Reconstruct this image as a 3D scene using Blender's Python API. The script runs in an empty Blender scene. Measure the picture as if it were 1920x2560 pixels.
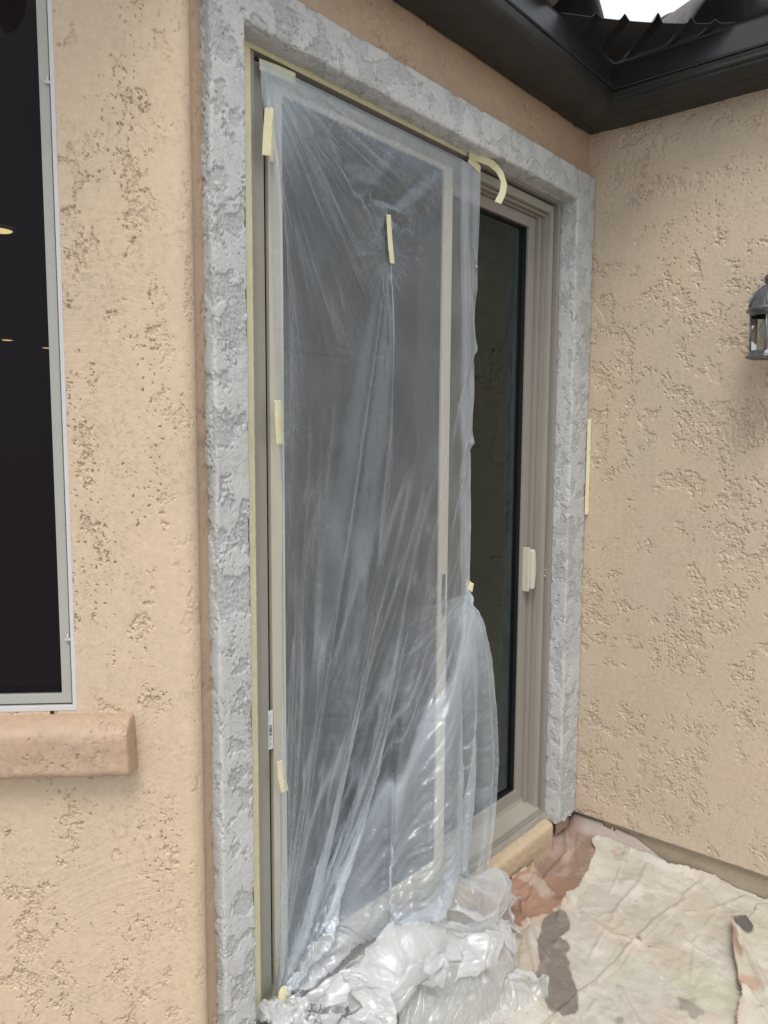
import bpy, math, random, base64, zlib
import numpy as np
from mathutils import Vector, Matrix
random.seed(7)
sc = bpy.context.scene
COL = sc.collection
R = math.radians
PI = math.pi

# ---------------------------------------------------------------- camera
CAM = np.array([-2.7340, -1.4718, 1.5173])
YAW, PITCH, ROLL = 0.69717, -0.10150, 0.00706
def cam_basis():
    F = np.array([math.cos(YAW)*math.cos(PITCH), math.sin(YAW)*math.cos(PITCH), math.sin(PITCH)])
    r = np.array([math.sin(YAW), -math.cos(YAW), 0.0]); u = np.cross(r, F)
    c, s = math.cos(ROLL), math.sin(ROLL)
    return F, c*r+s*u, -s*r+c*u
_F, _R, _U = cam_basis()
cd = bpy.data.cameras.new('camera'); cam = bpy.data.objects.new('camera', cd); COL.objects.link(cam)
cam.matrix_world = Matrix(((_R[0], _U[0], -_F[0], CAM[0]), (_R[1], _U[1], -_F[1], CAM[1]), (_R[2], _U[2], -_F[2], CAM[2]), (0, 0, 0, 1)))
cd.sensor_fit = 'HORIZONTAL'; cd.sensor_width = 36.0; cd.lens = 36.0*1928.46/1920
cd.shift_x = -0.01384; cd.shift_y = 0.01161
cd.clip_start = 0.05; cd.clip_end = 500
sc.camera = cam

# ---------------------------------------------------------------- light
SUN_EL, SUN_AZ = R(58), R(212)          # azimuth: direction the light comes from, counter-clockwise from +x
world = bpy.data.worlds.new('World'); sc.world = world; world.use_nodes = True
wt = world.node_tree; wt.nodes.clear()
wo = wt.nodes.new('ShaderNodeOutputWorld'); bg = wt.nodes.new('ShaderNodeBackground')
sky = wt.nodes.new('ShaderNodeTexSky'); sky.sky_type = 'NISHITA'; sky.sun_disc = False
sky.sun_elevation = SUN_EL; sky.sun_rotation = PI/2 - SUN_AZ; sky.air_density = 1.0; sky.dust_density = 4.0; sky.ozone_density = 1.0
hs = wt.nodes.new('ShaderNodeHueSaturation'); hs.inputs['Saturation'].default_value = 0.30
mixc = wt.nodes.new('ShaderNodeMix'); mixc.data_type = 'RGBA'; mixc.inputs['Factor'].default_value = 0.62
mixc.inputs['B'].default_value = (10.6, 11.3, 12.0, 1)      # the even white of the cloud layer
wt.links.new(sky.outputs[0], hs.inputs['Color']); wt.links.new(hs.outputs[0], mixc.inputs['A'])
wt.links.new(mixc.outputs['Result'], bg.inputs[0]); bg.inputs[1].default_value = 0.10
wt.links.new(bg.outputs[0], wo.inputs[0])
sl = bpy.data.lights.new('sun', 'SUN'); sl.energy = 1.4; sl.angle = R(24); sl.color = (1.0, 0.96, 0.90)
sun = bpy.data.objects.new('sun', sl); COL.objects.link(sun)
sd = Vector((math.cos(SUN_EL)*math.cos(SUN_AZ), math.cos(SUN_EL)*math.sin(SUN_AZ), math.sin(SUN_EL)))
sun.rotation_euler = (-sd).to_track_quat('-Z', 'Y').to_euler(); sun.location = (-3, -4, 6)
sc.view_settings.view_transform = 'Standard'; sc.view_settings.look = 'None'
sc.view_settings.exposure = 0.42; sc.view_settings.gamma = 1.0
sc.render.engine = 'CYCLES'
sc.cycles.max_bounces = 10; sc.cycles.transparent_max_bounces = 24; sc.cycles.use_denoising = True

# ---------------------------------------------------------------- noise
def _h(ix, iy, seed):
    n = (ix.astype(np.int64)*374761393 + iy.astype(np.int64)*668265263 + seed*974634777) & 0xffffffff
    n = ((n ^ (n >> 13))*1274126177) & 0xffffffff
    return (n ^ (n >> 16)) & 0xffff
def perlin(x, y, seed=0):
    x0 = np.floor(x); y0 = np.floor(y); fx = x-x0; fy = y-y0
    u = fx*fx*fx*(fx*(fx*6-15)+10); v = fy*fy*fy*(fy*(fy*6-15)+10)
    def g(dx, dy):
        a = _h(x0+dx, y0+dy, seed)*(2*PI/65536)
        return np.cos(a)*(fx-dx)+np.sin(a)*(fy-dy)
    a = g(0, 0); b = g(1, 0); c = g(0, 1); d = g(1, 1)
    return ((a+(b-a)*u)+((c+(d-c)*u)-(a+(b-a)*u))*v)*1.5
def fbm(x, y, seed=0, oc=4, gain=0.5, lac=2.03):
    s = 0.0; a = 1.0; t = 0.0
    for i in range(oc):
        s = s+a*perlin(x+i*17.3, y-i*9.1, seed+i*31); t += a*a; a *= gain; x = x*lac; y = y*lac
    return s/math.sqrt(t)
def ridge(x, y, seed=0, oc=3, gain=0.5):
    s = 0.0; a = 1.0; t = 0.0
    for i in range(oc):
        s = s+a*(1-np.abs(perlin(x, y, seed+i*7))*2.2); t += a; a *= gain; x = x*2.1; y = y*2.1
    return s/t
def sst(a, b, x):
    t = np.clip((x-a)/(b-a), 0, 1); return t*t*(3-2*t)

def stucco(x, z, seed, f=11.0, thr=-0.28, depth=0.0030, sx=1.0, sz=1.0, fine=0.00022, cl=0.22, stroke=0.6, cx=2.3, cz=2.3, gain=0.60, pit=0.5, pd=0.0045, tears=1.0):
    """skip-trowel plaster: smooth troweled islands standing over a rough sanded base. Returns height (m) and island mask."""
    wx = x+0.010*fbm(x*16, z*16, seed+5, 3); wz = z+0.010*fbm(x*16+7, z*16, seed+6, 3)
    n = fbm(wx*f*sx, wz*f*sz, seed, 7, gain)
    t = thr+cl*fbm(x*cx, z*cz, seed+50, 3)
    m = sst(t-0.022, t+0.022, n)
    near = sst(t+0.60, t+0.0, n)                                           # close to an island's edge
    n3 = fbm(x*95*sx, z*95*sz, seed+8, 3, 0.62)
    zone = sst(-.1, .5, fbm(x*cx*1.8, z*cz*1.8, seed+15, 3)+near*.55)
    pits = sst(pit, pit+0.12, n3+0.34*near-0.10)*zone                      # pinholes and tears in the trowelled skin
    crk = sst(0.075, 0.03, np.abs(fbm(wx*f*2.2*sx, wz*f*2.2*sz, seed+33, 4, 0.62)))*near*zone*tears
    rough = fbm(x*150, z*150, seed+60, 3, 0.7)
    ang = stroke*PI*perlin(x*1.7, z*1.7, seed+70)
    uu = x*np.cos(ang)+z*np.sin(ang); vv = -x*np.sin(ang)+z*np.cos(ang)
    st = fbm(uu*14, vv*120, seed+71, 2)
    h = m*depth+(1-m)*rough*depth*0.32+m*(st*fine*1.9)+rough*fine*(0.7+1.1*sst(-.3, .6, fbm(x*5, z*5, seed+9, 2)))
    h -= np.maximum(pits*pd*(0.45+0.55*m), crk*pd*0.45)
    h += 0.0016*fbm(x*4, z*4, seed+80, 2)
    return h, m

# ---------------------------------------------------------------- object helpers
def tag(o, label=None, cat=None, group=None, kind=None):
    if cat and not kind: kind = 'thing'
    if label: o['label'] = label
    if cat: o['category'] = cat
    if group: o['group'] = group
    if kind: o['kind'] = kind
    return o
def empty(name, loc, label=None, cat=None, group=None, kind=None, rz=0):
    o = bpy.data.objects.new(name, None); COL.objects.link(o); o.location = loc; o.rotation_euler = (0, 0, rz)
    o.empty_display_size = 0.05
    return tag(o, label, cat, group, kind)
def link(name, me, mat, parent=None):
    o = bpy.data.objects.new(name, me); COL.objects.link(o)
    if mat is not None and not len(me.materials): me.materials.append(mat)
    if parent is not None:
        o.parent = parent
        chain = Matrix.Identity(4); p = parent
        while p is not None:
            chain = Matrix.LocRotScale(p.location, p.rotation_euler, p.scale) @ p.matrix_parent_inverse.inverted() @ chain if False else Matrix.LocRotScale(p.location, p.rotation_euler, p.scale) @ chain
            p = p.parent
        # geometry is given in world space: move it into the thing's frame
        me.transform(chain.inverted())
    return o
class MB:
    """collects world-space pieces of one mesh"""
    def __init__(s): s.v = []; s.f = []; s.sm = []
    def add(s, v, f, smooth=False):
        b = len(s.v); s.v += [tuple(map(float, p)) for p in v]; s.f += [tuple(b+i for i in q) for q in f]; s.sm += [smooth]*len(f); return s
    def box(s, x0, x1, y0, y1, z0, z1):
        v = [(x, y, z) for x in (x0, x1) for y in (y0, y1) for z in (z0, z1)]
        return s.add(v, [(0, 1, 3, 2), (4, 6, 7, 5), (0, 4, 5, 1), (2, 3, 7, 6), (0, 2, 6, 4), (1, 5, 7, 3)])
    def ring(s, x0, x1, z0, z1, wl, wr, wb, wt_, y0, y1):
        """mitred picture-frame ring in the x-z plane: outer rect and four widths, front y0, back y1"""
        O = [(x0, z0), (x1, z0), (x1, z1), (x0, z1)]; I = [(x0+wl, z0+wb), (x1-wr, z0+wb), (x1-wr, z1-wt_), (x0+wl, z1-wt_)]
        v = [(a, y0, b) for a, b in O]+[(a, y0, b) for a, b in I]+[(a, y1, b) for a, b in O]+[(a, y1, b) for a, b in I]
        f = []
        for i in range(4):
            j = (i+1) % 4
            f += [(i, j, 4+j, 4+i), (8+i, 12+i, 12+j, 8+j), (i, 8+i, 8+j, j), (4+i, 4+j, 12+j, 12+i)]
        return s.add(v, f)
    def tube(s, pts, r, n=10, caps=True):
        pts = [Vector(p) for p in pts]; rr = r if isinstance(r, (list, tuple)) else [r]*len(pts)
        V = []; Fc = []
        up = None
        for i, p in enumerate(pts):
            d = (pts[min(i+1, len(pts)-1)]-pts[max(i-1, 0)]).normalized()
            if up is None:
                up = d.orthogonal().normalized()
            a = (up-d*up.dot(d)).normalized(); b = d.cross(a); up = a
            for k in range(n):
                t = 2*PI*k/n; V.append(p+(a*math.cos(t)+b*math.sin(t))*rr[i])
        for i in range(len(pts)-1):
            for k in range(n):
                Fc.append((i*n+k, i*n+(k+1) % n, (i+1)*n+(k+1) % n, (i+1)*n+k))
        if caps: Fc += [tuple(range(n))[::-1], tuple((len(pts)-1)*n+k for k in range(n))]
        return s.add(V, Fc, True)
    def lathe(s, prof, cx, cy, n=24, smooth=True):
        V = []; Fc = []
        for (r, z) in prof:
            for k in range(n):
                t = 2*PI*k/n; V.append((cx+r*math.cos(t), cy+r*math.sin(t), z))
        for i in range(len(prof)-1):
            for k in range(n):
                Fc.append((i*n+k, i*n+(k+1) % n, (i+1)*n+(k+1) % n, (i+1)*n+k))
        return s.add(V, Fc, smooth)
    def build(s, name, mat, parent=None, bevel=0.0, fix=True):
        me = bpy.data.meshes.new(name); me.from_pydata(s.v, [], s.f); me.polygons.foreach_set('use_smooth', s.sm); me.update()
        if fix:
            import bmesh
            bm = bmesh.new(); bm.from_mesh(me); bmesh.ops.remove_doubles(bm, verts=bm.verts, dist=1e-6); bmesh.ops.recalc_face_normals(bm, faces=bm.faces); bm.to_mesh(me); bm.free()
        o = link(name, me, mat, parent)
        if bevel:
            m = o.modifiers.new('bevel', 'BEVEL'); m.width = bevel; m.segments = 2; m.limit_method = 'ANGLE'; m.angle_limit = R(40)
        return o
def np_mesh(name, P, mat, parent=None, keep=None, attrs=None, smooth=True, flip=False):
    """P: (n,m,3) world positions -> grid mesh; keep: (n-1,m-1) bool face mask; attrs: name->(n,m) or (n,m,3)"""
    n, m = P.shape[:2]
    idx = np.arange(n*m).reshape(n, m)
    q = np.stack([idx[:-1, :-1], idx[:-1, 1:], idx[1:, 1:], idx[1:, :-1]], -1)
    if flip: q = q[..., ::-1]
    q = q.reshape(-1, 4)
    if keep is not None: q = q[keep.reshape(-1)]
    used = np.zeros(n*m, bool); used[q.reshape(-1)] = True; mp = np.cumsum(used)-1
    q = mp[q]; co = P.reshape(-1, 3)[used]
    me = bpy.data.meshes.new(name); me.vertices.add(len(co)); me.vertices.foreach_set('co', co.astype('f').ravel())
    me.loops.add(len(q)*4); me.loops.foreach_set('vertex_index', q.astype('i').ravel())
    me.polygons.add(len(q)); me.polygons.foreach_set('loop_start', np.arange(0, len(q)*4, 4, dtype='i'))
    me.polygons.foreach_set('use_smooth', np.full(len(q), smooth))
    me.update(calc_edges=True)
    for k, a in (attrs or {}).items():
        if a.ndim == 2:
            at = me.attributes.new(k, 'FLOAT', 'POINT'); at.data.foreach_set('value', a.reshape(-1)[used].astype('f'))
        else:
            at = me.attributes.new(k, 'FLOAT_COLOR', 'POINT'); c = np.ones((used.sum(), 4), 'f'); c[:, :3] = a.reshape(-1, 3)[used]; at.data.foreach_set('color', c.ravel())
    me.validate()
    return link(name, me, mat, parent)
def normals(P):
    du = np.gradient(P, axis=1); dv = np.gradient(P, axis=0); n = np.cross(du, dv)
    return n/(np.linalg.norm(n, axis=2, keepdims=True)+1e-12)
def axis(*segs):
    """nonuniform samples: axis((start, end, step), ...)"""
    out = []
    for a, b, s in segs:
        k = max(1, int(round(abs(b-a)/s))); out.append(np.linspace(a, b, k+1)[(1 if out else 0):])
    return np.concatenate(out)

# ---------------------------------------------------------------- materials
def newmat(name):
    m = bpy.data.materials.new(name); m.use_nodes = True; nt = m.node_tree
    return m, nt, nt.nodes['Principled BSDF']
def obj_coord(nt, sc_=(1, 1, 1)):
    tc = nt.nodes.new('ShaderNodeTexCoord'); mp = nt.nodes.new('ShaderNodeMapping'); mp.inputs['Scale'].default_value = sc_
    nt.links.new(tc.outputs['Object'], mp.inputs['Vector']); return mp.outputs[0]
def noise(nt, vec, scale, detail=3, rough=0.5, dist=0.0):
    n = nt.nodes.new('ShaderNodeTexNoise'); n.inputs['Scale'].default_value = scale; n.inputs['Detail'].default_value = detail
    n.inputs['Roughness'].default_value = rough; n.inputs['Distortion'].default_value = dist
    nt.links.new(vec, n.inputs['Vector']); return n.outputs['Fac']
def ramp(nt, fac, stops):
    r = nt.nodes.new('ShaderNodeValToRGB'); nt.links.new(fac, r.inputs[0]); e = r.color_ramp.elements
    while len(e) < len(stops): e.new(0.5)
    for k, (p, c) in enumerate(stops):
        e[k].position = p; e[k].color = (*c, 1) if len(c) == 3 else c
    return r.outputs[0]
def mixrgb(nt, fac, a, b, mode='MIX'):
    m = nt.nodes.new('ShaderNodeMix'); m.data_type = 'RGBA'; m.blend_type = mode
    for s, v in ((m.inputs['Factor'], fac), (m.inputs['A'], a), (m.inputs['B'], b)):
        if isinstance(v, (int, float)): s.default_value = v
        elif isinstance(v, tuple): s.default_value = (*v, 1) if len(v) == 3 else v
        else: nt.links.new(v, s)
    return m.outputs['Result']
def bump(nt, bsdf, h, strength, dist, prev=None):
    b = nt.nodes.new('ShaderNodeBump'); b.inputs['Strength'].default_value = strength; b.inputs['Distance'].default_value = dist
    nt.links.new(h, b.inputs['Height'])
    if prev is not None: nt.links.new(prev, b.inputs['Normal'])
    if bsdf is not None: nt.links.new(b.outputs[0], bsdf.inputs['Normal'])
    return b.outputs[0]
def simple(name, col, rough=0.5, var=0.08, vscale=12, metallic=0.0, bstr=0.15, bscale=400, bdist=0.0006, spec=0.5, stretch=(1, 1, 1)):
    m, nt, b = newmat(name); v = obj_coord(nt, stretch)
    n = noise(nt, v, vscale, 4, 0.6)
    lo = tuple(c*(1-var) for c in col); hi = tuple(min(1, c*(1+var)) for c in col)
    nt.links.new(ramp(nt, n, [(0.3, lo), (0.7, hi)]), b.inputs['Base Color'])
    r = nt.nodes.new('ShaderNodeMapRange'); nt.links.new(noise(nt, v, vscale*4, 3), r.inputs[0]); r.inputs[3].default_value = max(0, rough-.08); r.inputs[4].default_value = min(1, rough+.08)
    nt.links.new(r.outputs[0], b.inputs['Roughness']); b.inputs['Metallic'].default_value = metallic; b.inputs['Specular IOR Level'].default_value = spec
    if bstr: bump(nt, b, noise(nt, v, bscale, 3), bstr, bdist)
    return m
def stucco_mat(name, col, col2, rough=0.62, isl=None, spec=0.35, grain=0.35):
    m, nt, b = newmat(name); v = obj_coord(nt)
    base = mixrgb(nt, ramp(nt, noise(nt, v, 2.6, 4, 0.6), [(0.35, (0, 0, 0)), (0.68, (1, 1, 1))]), col, col2)
    sp = ramp(nt, noise(nt, v, 55, 4, 0.7), [(0.35, (0.93, 0.93, 0.93)), (0.65, (1.05, 1.05, 1.05))])
    base = mixrgb(nt, 1.0, base, sp, 'MULTIPLY')
    if isl is not None:
        at = nt.nodes.new('ShaderNodeAttribute'); at.attribute_name = 'island'
        base = mixrgb(nt, at.outputs['Fac'], mixrgb(nt, 1.0, base, isl, 'MULTIPLY'), base)
    nt.links.new(base, b.inputs['Base Color']); b.inputs['Roughness'].default_value = rough; b.inputs['Specular IOR Level'].default_value = spec
    n1 = bump(nt, None, noise(nt, v, 420, 4, 0.6), grain, 0.0016)
    wz = ramp(nt, noise(nt, v, 7, 4, 0.6), [(0.46, (0, 0, 0)), (0.60, (1, 1, 1))])
    tears = ramp(nt, noise(nt, v, 95, 6, 0.72, 0.6), [(0.40, (0, 0, 0)), (0.44, (1, 1, 1))])
    inv = mixrgb(nt, wz, (1, 1, 1), tears)
    n2 = bump(nt, None, inv, 0.55, 0.0022, n1)
    bump(nt, b, noise(nt, v, 130, 3, 0.6), 0.22, 0.0015, n2)
    return m
M = {}
M['peach'] = stucco_mat('painted_stucco', (0.60, 0.458, 0.320), (0.56, 0.435, 0.312), 0.5)
M['peach_shaded'] = stucco_mat('shaded_stucco_door_wall', (0.48, 0.335, 0.23), (0.44, 0.32, 0.23), 0.55)  # same peach, darkened in colour for the shade on this wall's facing
M['peach_side'] = stucco_mat('painted_stucco_side_wall', (0.565, 0.448, 0.330), (0.53, 0.435, 0.33), 0.5)
M['sillpaint'] = stucco_mat('painted_sill', (0.45, 0.31, 0.21), (0.43, 0.305, 0.215), 0.5)
M['mortar'] = stucco_mat('grey_mortar', (0.56, 0.56, 0.545), (0.48, 0.48, 0.47), 0.85, isl=(0.87, 0.875, 0.88), spec=0.2, grain=1.0)
M['eave'] = stucco_mat('dark_eave_stucco', (0.015, 0.014, 0.0135), (0.024, 0.0225, 0.021), 0.38, spec=0.5, grain=1.0)
M['stem'] = stucco_mat('stem_wall_paint', (0.40, 0.33, 0.24), (0.34, 0.28, 0.21), 0.6)
M['curb'] = stucco_mat('door_step_paint', (0.58, 0.45, 0.30), (0.52, 0.41, 0.28), 0.6)
M['patch'] = stucco_mat('raw_patch', (0.50, 0.48, 0.43), (0.42, 0.42, 0.40), 0.8)
M['fascia'] = simple('fascia_metal', (0.028, 0.027, 0.029), 0.35, 0.1, 8, 0.0, 0.05, 200)
M['tile'] = simple('roof_tile', (0.12, 0.108, 0.10), 0.75, 0.25, 20, 0, 0.6, 300, 0.001)
M['vinyl'] = simple('tan_vinyl', (0.285, 0.255, 0.225), 0.42, 0.04, 5, 0, 0.06, 300, 0.0004)
M['vinyl2'] = simple('tan_vinyl_track', (0.32, 0.30, 0.255), 0.45, 0.05, 5, 0, 0.06, 300, 0.0004)
M['vinyl_sill'] = simple('dusty_sill_vinyl', (0.27, 0.25, 0.215), 0.55, 0.22, 25, 0, 0.2, 300, 0.0006, stretch=(0.3, 1, 1))
M['rubber_and_gap'] = simple('black_gasket_and_gap_shade', (0.008, 0.008, 0.010), 0.5, 0.1)  # real rubber on the glazing bead; elsewhere black painted for shade in gaps
M['cream'] = simple('cream_screen_frame', (0.62, 0.57, 0.47), 0.4, 0.03)
M['handle'] = simple('cream_handle_plastic', (0.55, 0.52, 0.43), 0.35, 0.04, bstr=0.03)
M['steel'] = simple('latch_steel', (0.55, 0.55, 0.56), 0.25, 0.1, metallic=1.0)
M['winframe'] = simple('grey_screen_frame', (0.36, 0.36, 0.32), 0.4, 0.03)
M['white'] = simple('white_window_vinyl', (0.56, 0.53, 0.53), 0.35, 0.03)
M['dark_room'] = simple('dim_interior', (0.022, 0.020, 0.018), 0.8, 0.2)
M['lampmetal'] = simple('pewter_lantern', (0.17, 0.17, 0.18), 0.38, 0.35, 60, 0.5, 0.3, 300)
M['bulb'] = simple('frosted_bulb', (0.72, 0.74, 0.68), 0.35, 0.02)
M['black'] = simple('pull_recess', (0.03, 0.035, 0.04), 0.5, 0.1)
M['concrete'] = stucco_mat('concrete', (0.36, 0.34, 0.31), (0.30, 0.29, 0.27), 0.8)

def tape_mat():
    m, nt, b = newmat('masking_tape'); v = obj_coord(nt)
    n = noise(nt, v, 30, 4, 0.6)
    nt.links.new(ramp(nt, n, [(0.3, (0.64, 0.585, 0.37)), (0.7, (0.73, 0.68, 0.46))]), b.inputs['Base Color'])
    b.inputs['Roughness'].default_value = 0.6; b.inputs['Specular IOR Level'].default_value = 0.3
    w = noise(nt, obj_coord(nt, (60, 60, 900)), 1, 2); bump(nt, b, w, 0.3, 0.0004)
    return m
M['tape'] = tape_mat()
def glass_mat(name, tint=(0.80, 0.86, 0.82), ior=1.5, rough=0.0, gcol=(0.78, 0.93, 0.93), k=1.25):
    m = bpy.data.materials.new(name); m.use_nodes = True; nt = m.node_tree; nt.nodes.clear()
    o = nt.nodes.new('ShaderNodeOutputMaterial'); mx = nt.nodes.new('ShaderNodeMixShader'); fr = nt.nodes.new('ShaderNodeFresnel'); fr.inputs[0].default_value = ior
    t = nt.nodes.new('ShaderNodeBsdfTransparent'); t.inputs[0].default_value = (*tint, 1); g = nt.nodes.new('ShaderNodeBsdfGlossy'); g.inputs['Roughness'].default_value = rough; g.inputs['Color'].default_value = (*gcol, 1)
    mr = nt.nodes.new('ShaderNodeMath'); mr.operation = 'MULTIPLY'; mr.inputs[1].default_value = k      # two faces of the pane
    nt.links.new(fr.outputs[0], mr.inputs[0]); nt.links.new(mr.outputs[0], mx.inputs[0]); nt.links.new(t.outputs[0], mx.inputs[1]); nt.links.new(g.outputs[0], mx.inputs[2]); nt.links.new(mx.outputs[0], o.inputs[0])
    return m
M['glass'] = glass_mat('window_glass')
M['glass_smoke'] = glass_mat('lantern_glass', (0.88, 0.89, 0.87), gcol=(0.9, 0.9, 0.9), k=0.8)
def screen_mat(name, col, op):
    m = bpy.data.materials.new(name); m.use_nodes = True; nt = m.node_tree; nt.nodes.clear()
    o = nt.nodes.new('ShaderNodeOutputMaterial'); mx = nt.nodes.new('ShaderNodeMixShader'); t = nt.nodes.new('ShaderNodeBsdfTransparent')
    b = nt.nodes.new('ShaderNodeBsdfPrincipled'); b.inputs['Base Color'].default_value = (*col, 1); b.inputs['Roughness'].default_value = 0.7; b.inputs['Specular IOR Level'].default_value = 0.06
    v = obj_coord(nt); n = noise(nt, v, 6, 3)
    r = nt.nodes.new('ShaderNodeMapRange'); nt.links.new(n, r.inputs[0]); r.inputs[3].default_value = op-.05; r.inputs[4].default_value = op+.05
    nt.links.new(r.outputs[0], mx.inputs[0]); nt.links.new(t.outputs[0], mx.inputs[1]); nt.links.new(b.outputs[0], mx.inputs[2]); nt.links.new(mx.outputs[0], o.inputs[0])
    return m
M['screen'] = screen_mat('insect_screen', (0.018, 0.026, 0.030), 0.74)
M['screen_win'] = screen_mat('window_sun_screen', (0.014, 0.009, 0.012), 0.70)
def film_mat():
    """thin milky polythene: the film hides more the more obliquely it is crossed, and lets light through"""
    m = bpy.data.materials.new('polythene_film'); m.use_nodes = True; nt = m.node_tree; nt.nodes.clear()
    N = nt.nodes.new; L = nt.links.new
    o = N('ShaderNodeOutputMaterial')
    v = obj_coord(nt)
    at = N('ShaderNodeAttribute'); at.attribute_name = 'cloud'
    # bump: fine crinkles
    n1 = noise(nt, v, 150, 4, 0.65, 0.4); n2 = noise(nt, v, 38, 5, 0.62, 1.2)
    nb = bump(nt, None, n2, 0.45, 0.004); nb = bump(nt, None, n1, 0.30, 0.0012, nb)
    geo = N('ShaderNodeNewGeometry')
    dot = N('ShaderNodeVectorMath'); dot.operation = 'DOT_PRODUCT'; L(nb, dot.inputs[0]); L(geo.outputs['Incoming'], dot.inputs[1])
    ab = N('ShaderNodeMath'); ab.operation = 'ABSOLUTE'; L(dot.outputs['Value'], ab.inputs[0])
    mx_ = N('ShaderNodeMath'); mx_.operation = 'MAXIMUM'; mx_.inputs[1].default_value = 0.12; L(ab.outputs[0], mx_.inputs[0])
    inv = N('ShaderNodeMath'); inv.operation = 'DIVIDE'; inv.inputs[0].default_value = 1.0; L(mx_.outputs[0], inv.inputs[1])
    pw = N('ShaderNodeMath'); pw.operation = 'POWER'; L(at.outputs['Fac'], pw.inputs[0]); L(inv.outputs[0], pw.inputs[1])    # transmission ** (1/cos)
    op = N('ShaderNodeMath'); op.operation = 'SUBTRACT'; op.inputs[0].default_value = 1.0; L(pw.outputs[0], op.inputs[1])
    tr = N('ShaderNodeBsdfTransparent'); tr.inputs[0].default_value = (0.97, 0.98, 0.98, 1)
    wn = N('ShaderNodeAttribute'); wn.attribute_name = 'warm'; fc = mixrgb(nt, wn.outputs['Fac'], (0.72, 0.79, 0.87), (0.88, 0.88, 0.885))  # low film tinted whiter and warmer, standing for light reflected off the cloth
    df = N('ShaderNodeBsdfDiffuse'); L(fc, df.inputs['Color']); L(nb, df.inputs['Normal'])
    tl = N('ShaderNodeBsdfTranslucent'); L(fc, tl.inputs['Color']); L(nb, tl.inputs['Normal'])
    m1 = N('ShaderNodeMixShader'); m1.inputs[0].default_value = 0.42; L(df.outputs[0], m1.inputs[1]); L(tl.outputs[0], m1.inputs[2])
    m2 = N('ShaderNodeMixShader'); L(op.outputs[0], m2.inputs[0]); L(tr.outputs[0], m2.inputs[1]); L(m1.outputs[0], m2.inputs[2])
    gl = N('ShaderNodeBsdfGlossy'); gl.inputs['Roughness'].default_value = 0.20; gl.inputs['Color'].default_value = (1, 1, 1, 1); L(nb, gl.inputs['Normal'])
    om = N('ShaderNodeMath'); om.operation = 'SUBTRACT'; om.inputs[0].default_value = 1.0; L(ab.outputs[0], om.inputs[1])
    p5 = N('ShaderNodeMath'); p5.operation = 'POWER'; L(om.outputs[0], p5.inputs[0]); p5.inputs[1].default_value = 5.0
    f2 = N('ShaderNodeMath'); f2.operation = 'MULTIPLY_ADD'; L(p5.outputs[0], f2.inputs[0]); f2.inputs[1].default_value = 0.55; f2.inputs[2].default_value = 0.065
    f2.use_clamp = True
    m3 = N('ShaderNodeMixShader'); L(f2.outputs[0], m3.inputs[0]); L(m2.outputs[0], m3.inputs[1]); L(gl.outputs[0], m3.inputs[2])
    L(m3.outputs[0], o.inputs[0])
    return m
M['film'] = film_mat()
def cloth_mat(name):
    m, nt, b = newmat(name); v = obj_coord(nt)
    at = nt.nodes.new('ShaderNodeAttribute'); at.attribute_name = 'stain'
    sp = ramp(nt, noise(nt, v, 240, 3, 0.7), [(0.3, (0.88, 0.88, 0.88)), (0.7, (1.07, 1.07, 1.07))])
    nt.links.new(mixrgb(nt, 1.0, at.outputs['Color'], sp, 'MULTIPLY'), b.inputs['Base Color'])
    b.inputs['Roughness'].default_value = 0.9; b.inputs['Specular IOR Level'].default_value = 0.15
    n1 = bump(nt, None, noise(nt, v, 700, 2), 0.4, 0.0008); bump(nt, b, noise(nt, v, 60, 4, 0.6), 0.3, 0.003, n1)
    return m
M['canvas'] = cloth_mat('canvas')
def emit(name, col, s):
    m = bpy.data.materials.new(name); m.use_nodes = True; nt = m.node_tree; nt.nodes.clear()
    o = nt.nodes.new('ShaderNodeOutputMaterial'); e = nt.nodes.new('ShaderNodeEmission'); e.inputs[0].default_value = (*col, 1); e.inputs[1].default_value = s; nt.links.new(e.outputs[0], o.inputs[0]); return m
M['lamp_lit'] = emit('lit_downlight', (1.0, 0.72, 0.36), 2.4)

# ================================================================= ground
FLOOR = -0.14
g = MB(); g.add([(-60, -60, FLOOR-.006), (60, -60, FLOOR-.006), (60, 60, FLOOR-.006), (-60, 60, FLOOR-.006)], [(0, 1, 2, 3)])
tag(g.build('ground', M['concrete'], fix=False), kind='structure')

# ================================================================= bay wall (45 degrees) with its window opening
S45 = math.sqrt(0.5)
P0 = np.array([-1.75, -0.05, 0.0]); T = np.array([-S45, S45, 0.0]); NB = np.array([-S45, -S45, 0.0])
def bay(t, z, out=0.0):
    return P0[None]+np.outer(np.ravel(t), T)+np.outer(np.ravel(z), [0, 0, 1.0])+np.outer(np.ravel(np.broadcast_to(out, np.shape(t))), NB)
WT, WZ = 0.239, 0.930                   # window opening edge (t) and sill height
TC, RC = 0.004, 0.030
ts = axis((-0.051, 0.0, 0.0018), (0.0, 0.55, 0.0016), (0.55, 2.6, 0.03))
zs = axis((-0.12, 0.12, 0.01), (0.12, 2.48, 0.0016), (2.48, 2.75, 0.03))
Tg, Zg = np.meshgrid(ts, zs)
Hh, Mk = stucco(Tg, Zg, 11, f=14, thr=-0.62, depth=0.0028, cl=0.50, sx=1.25, sz=0.8, cx=4.5, cz=1.9, pit=0.52, pd=0.0055)
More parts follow.
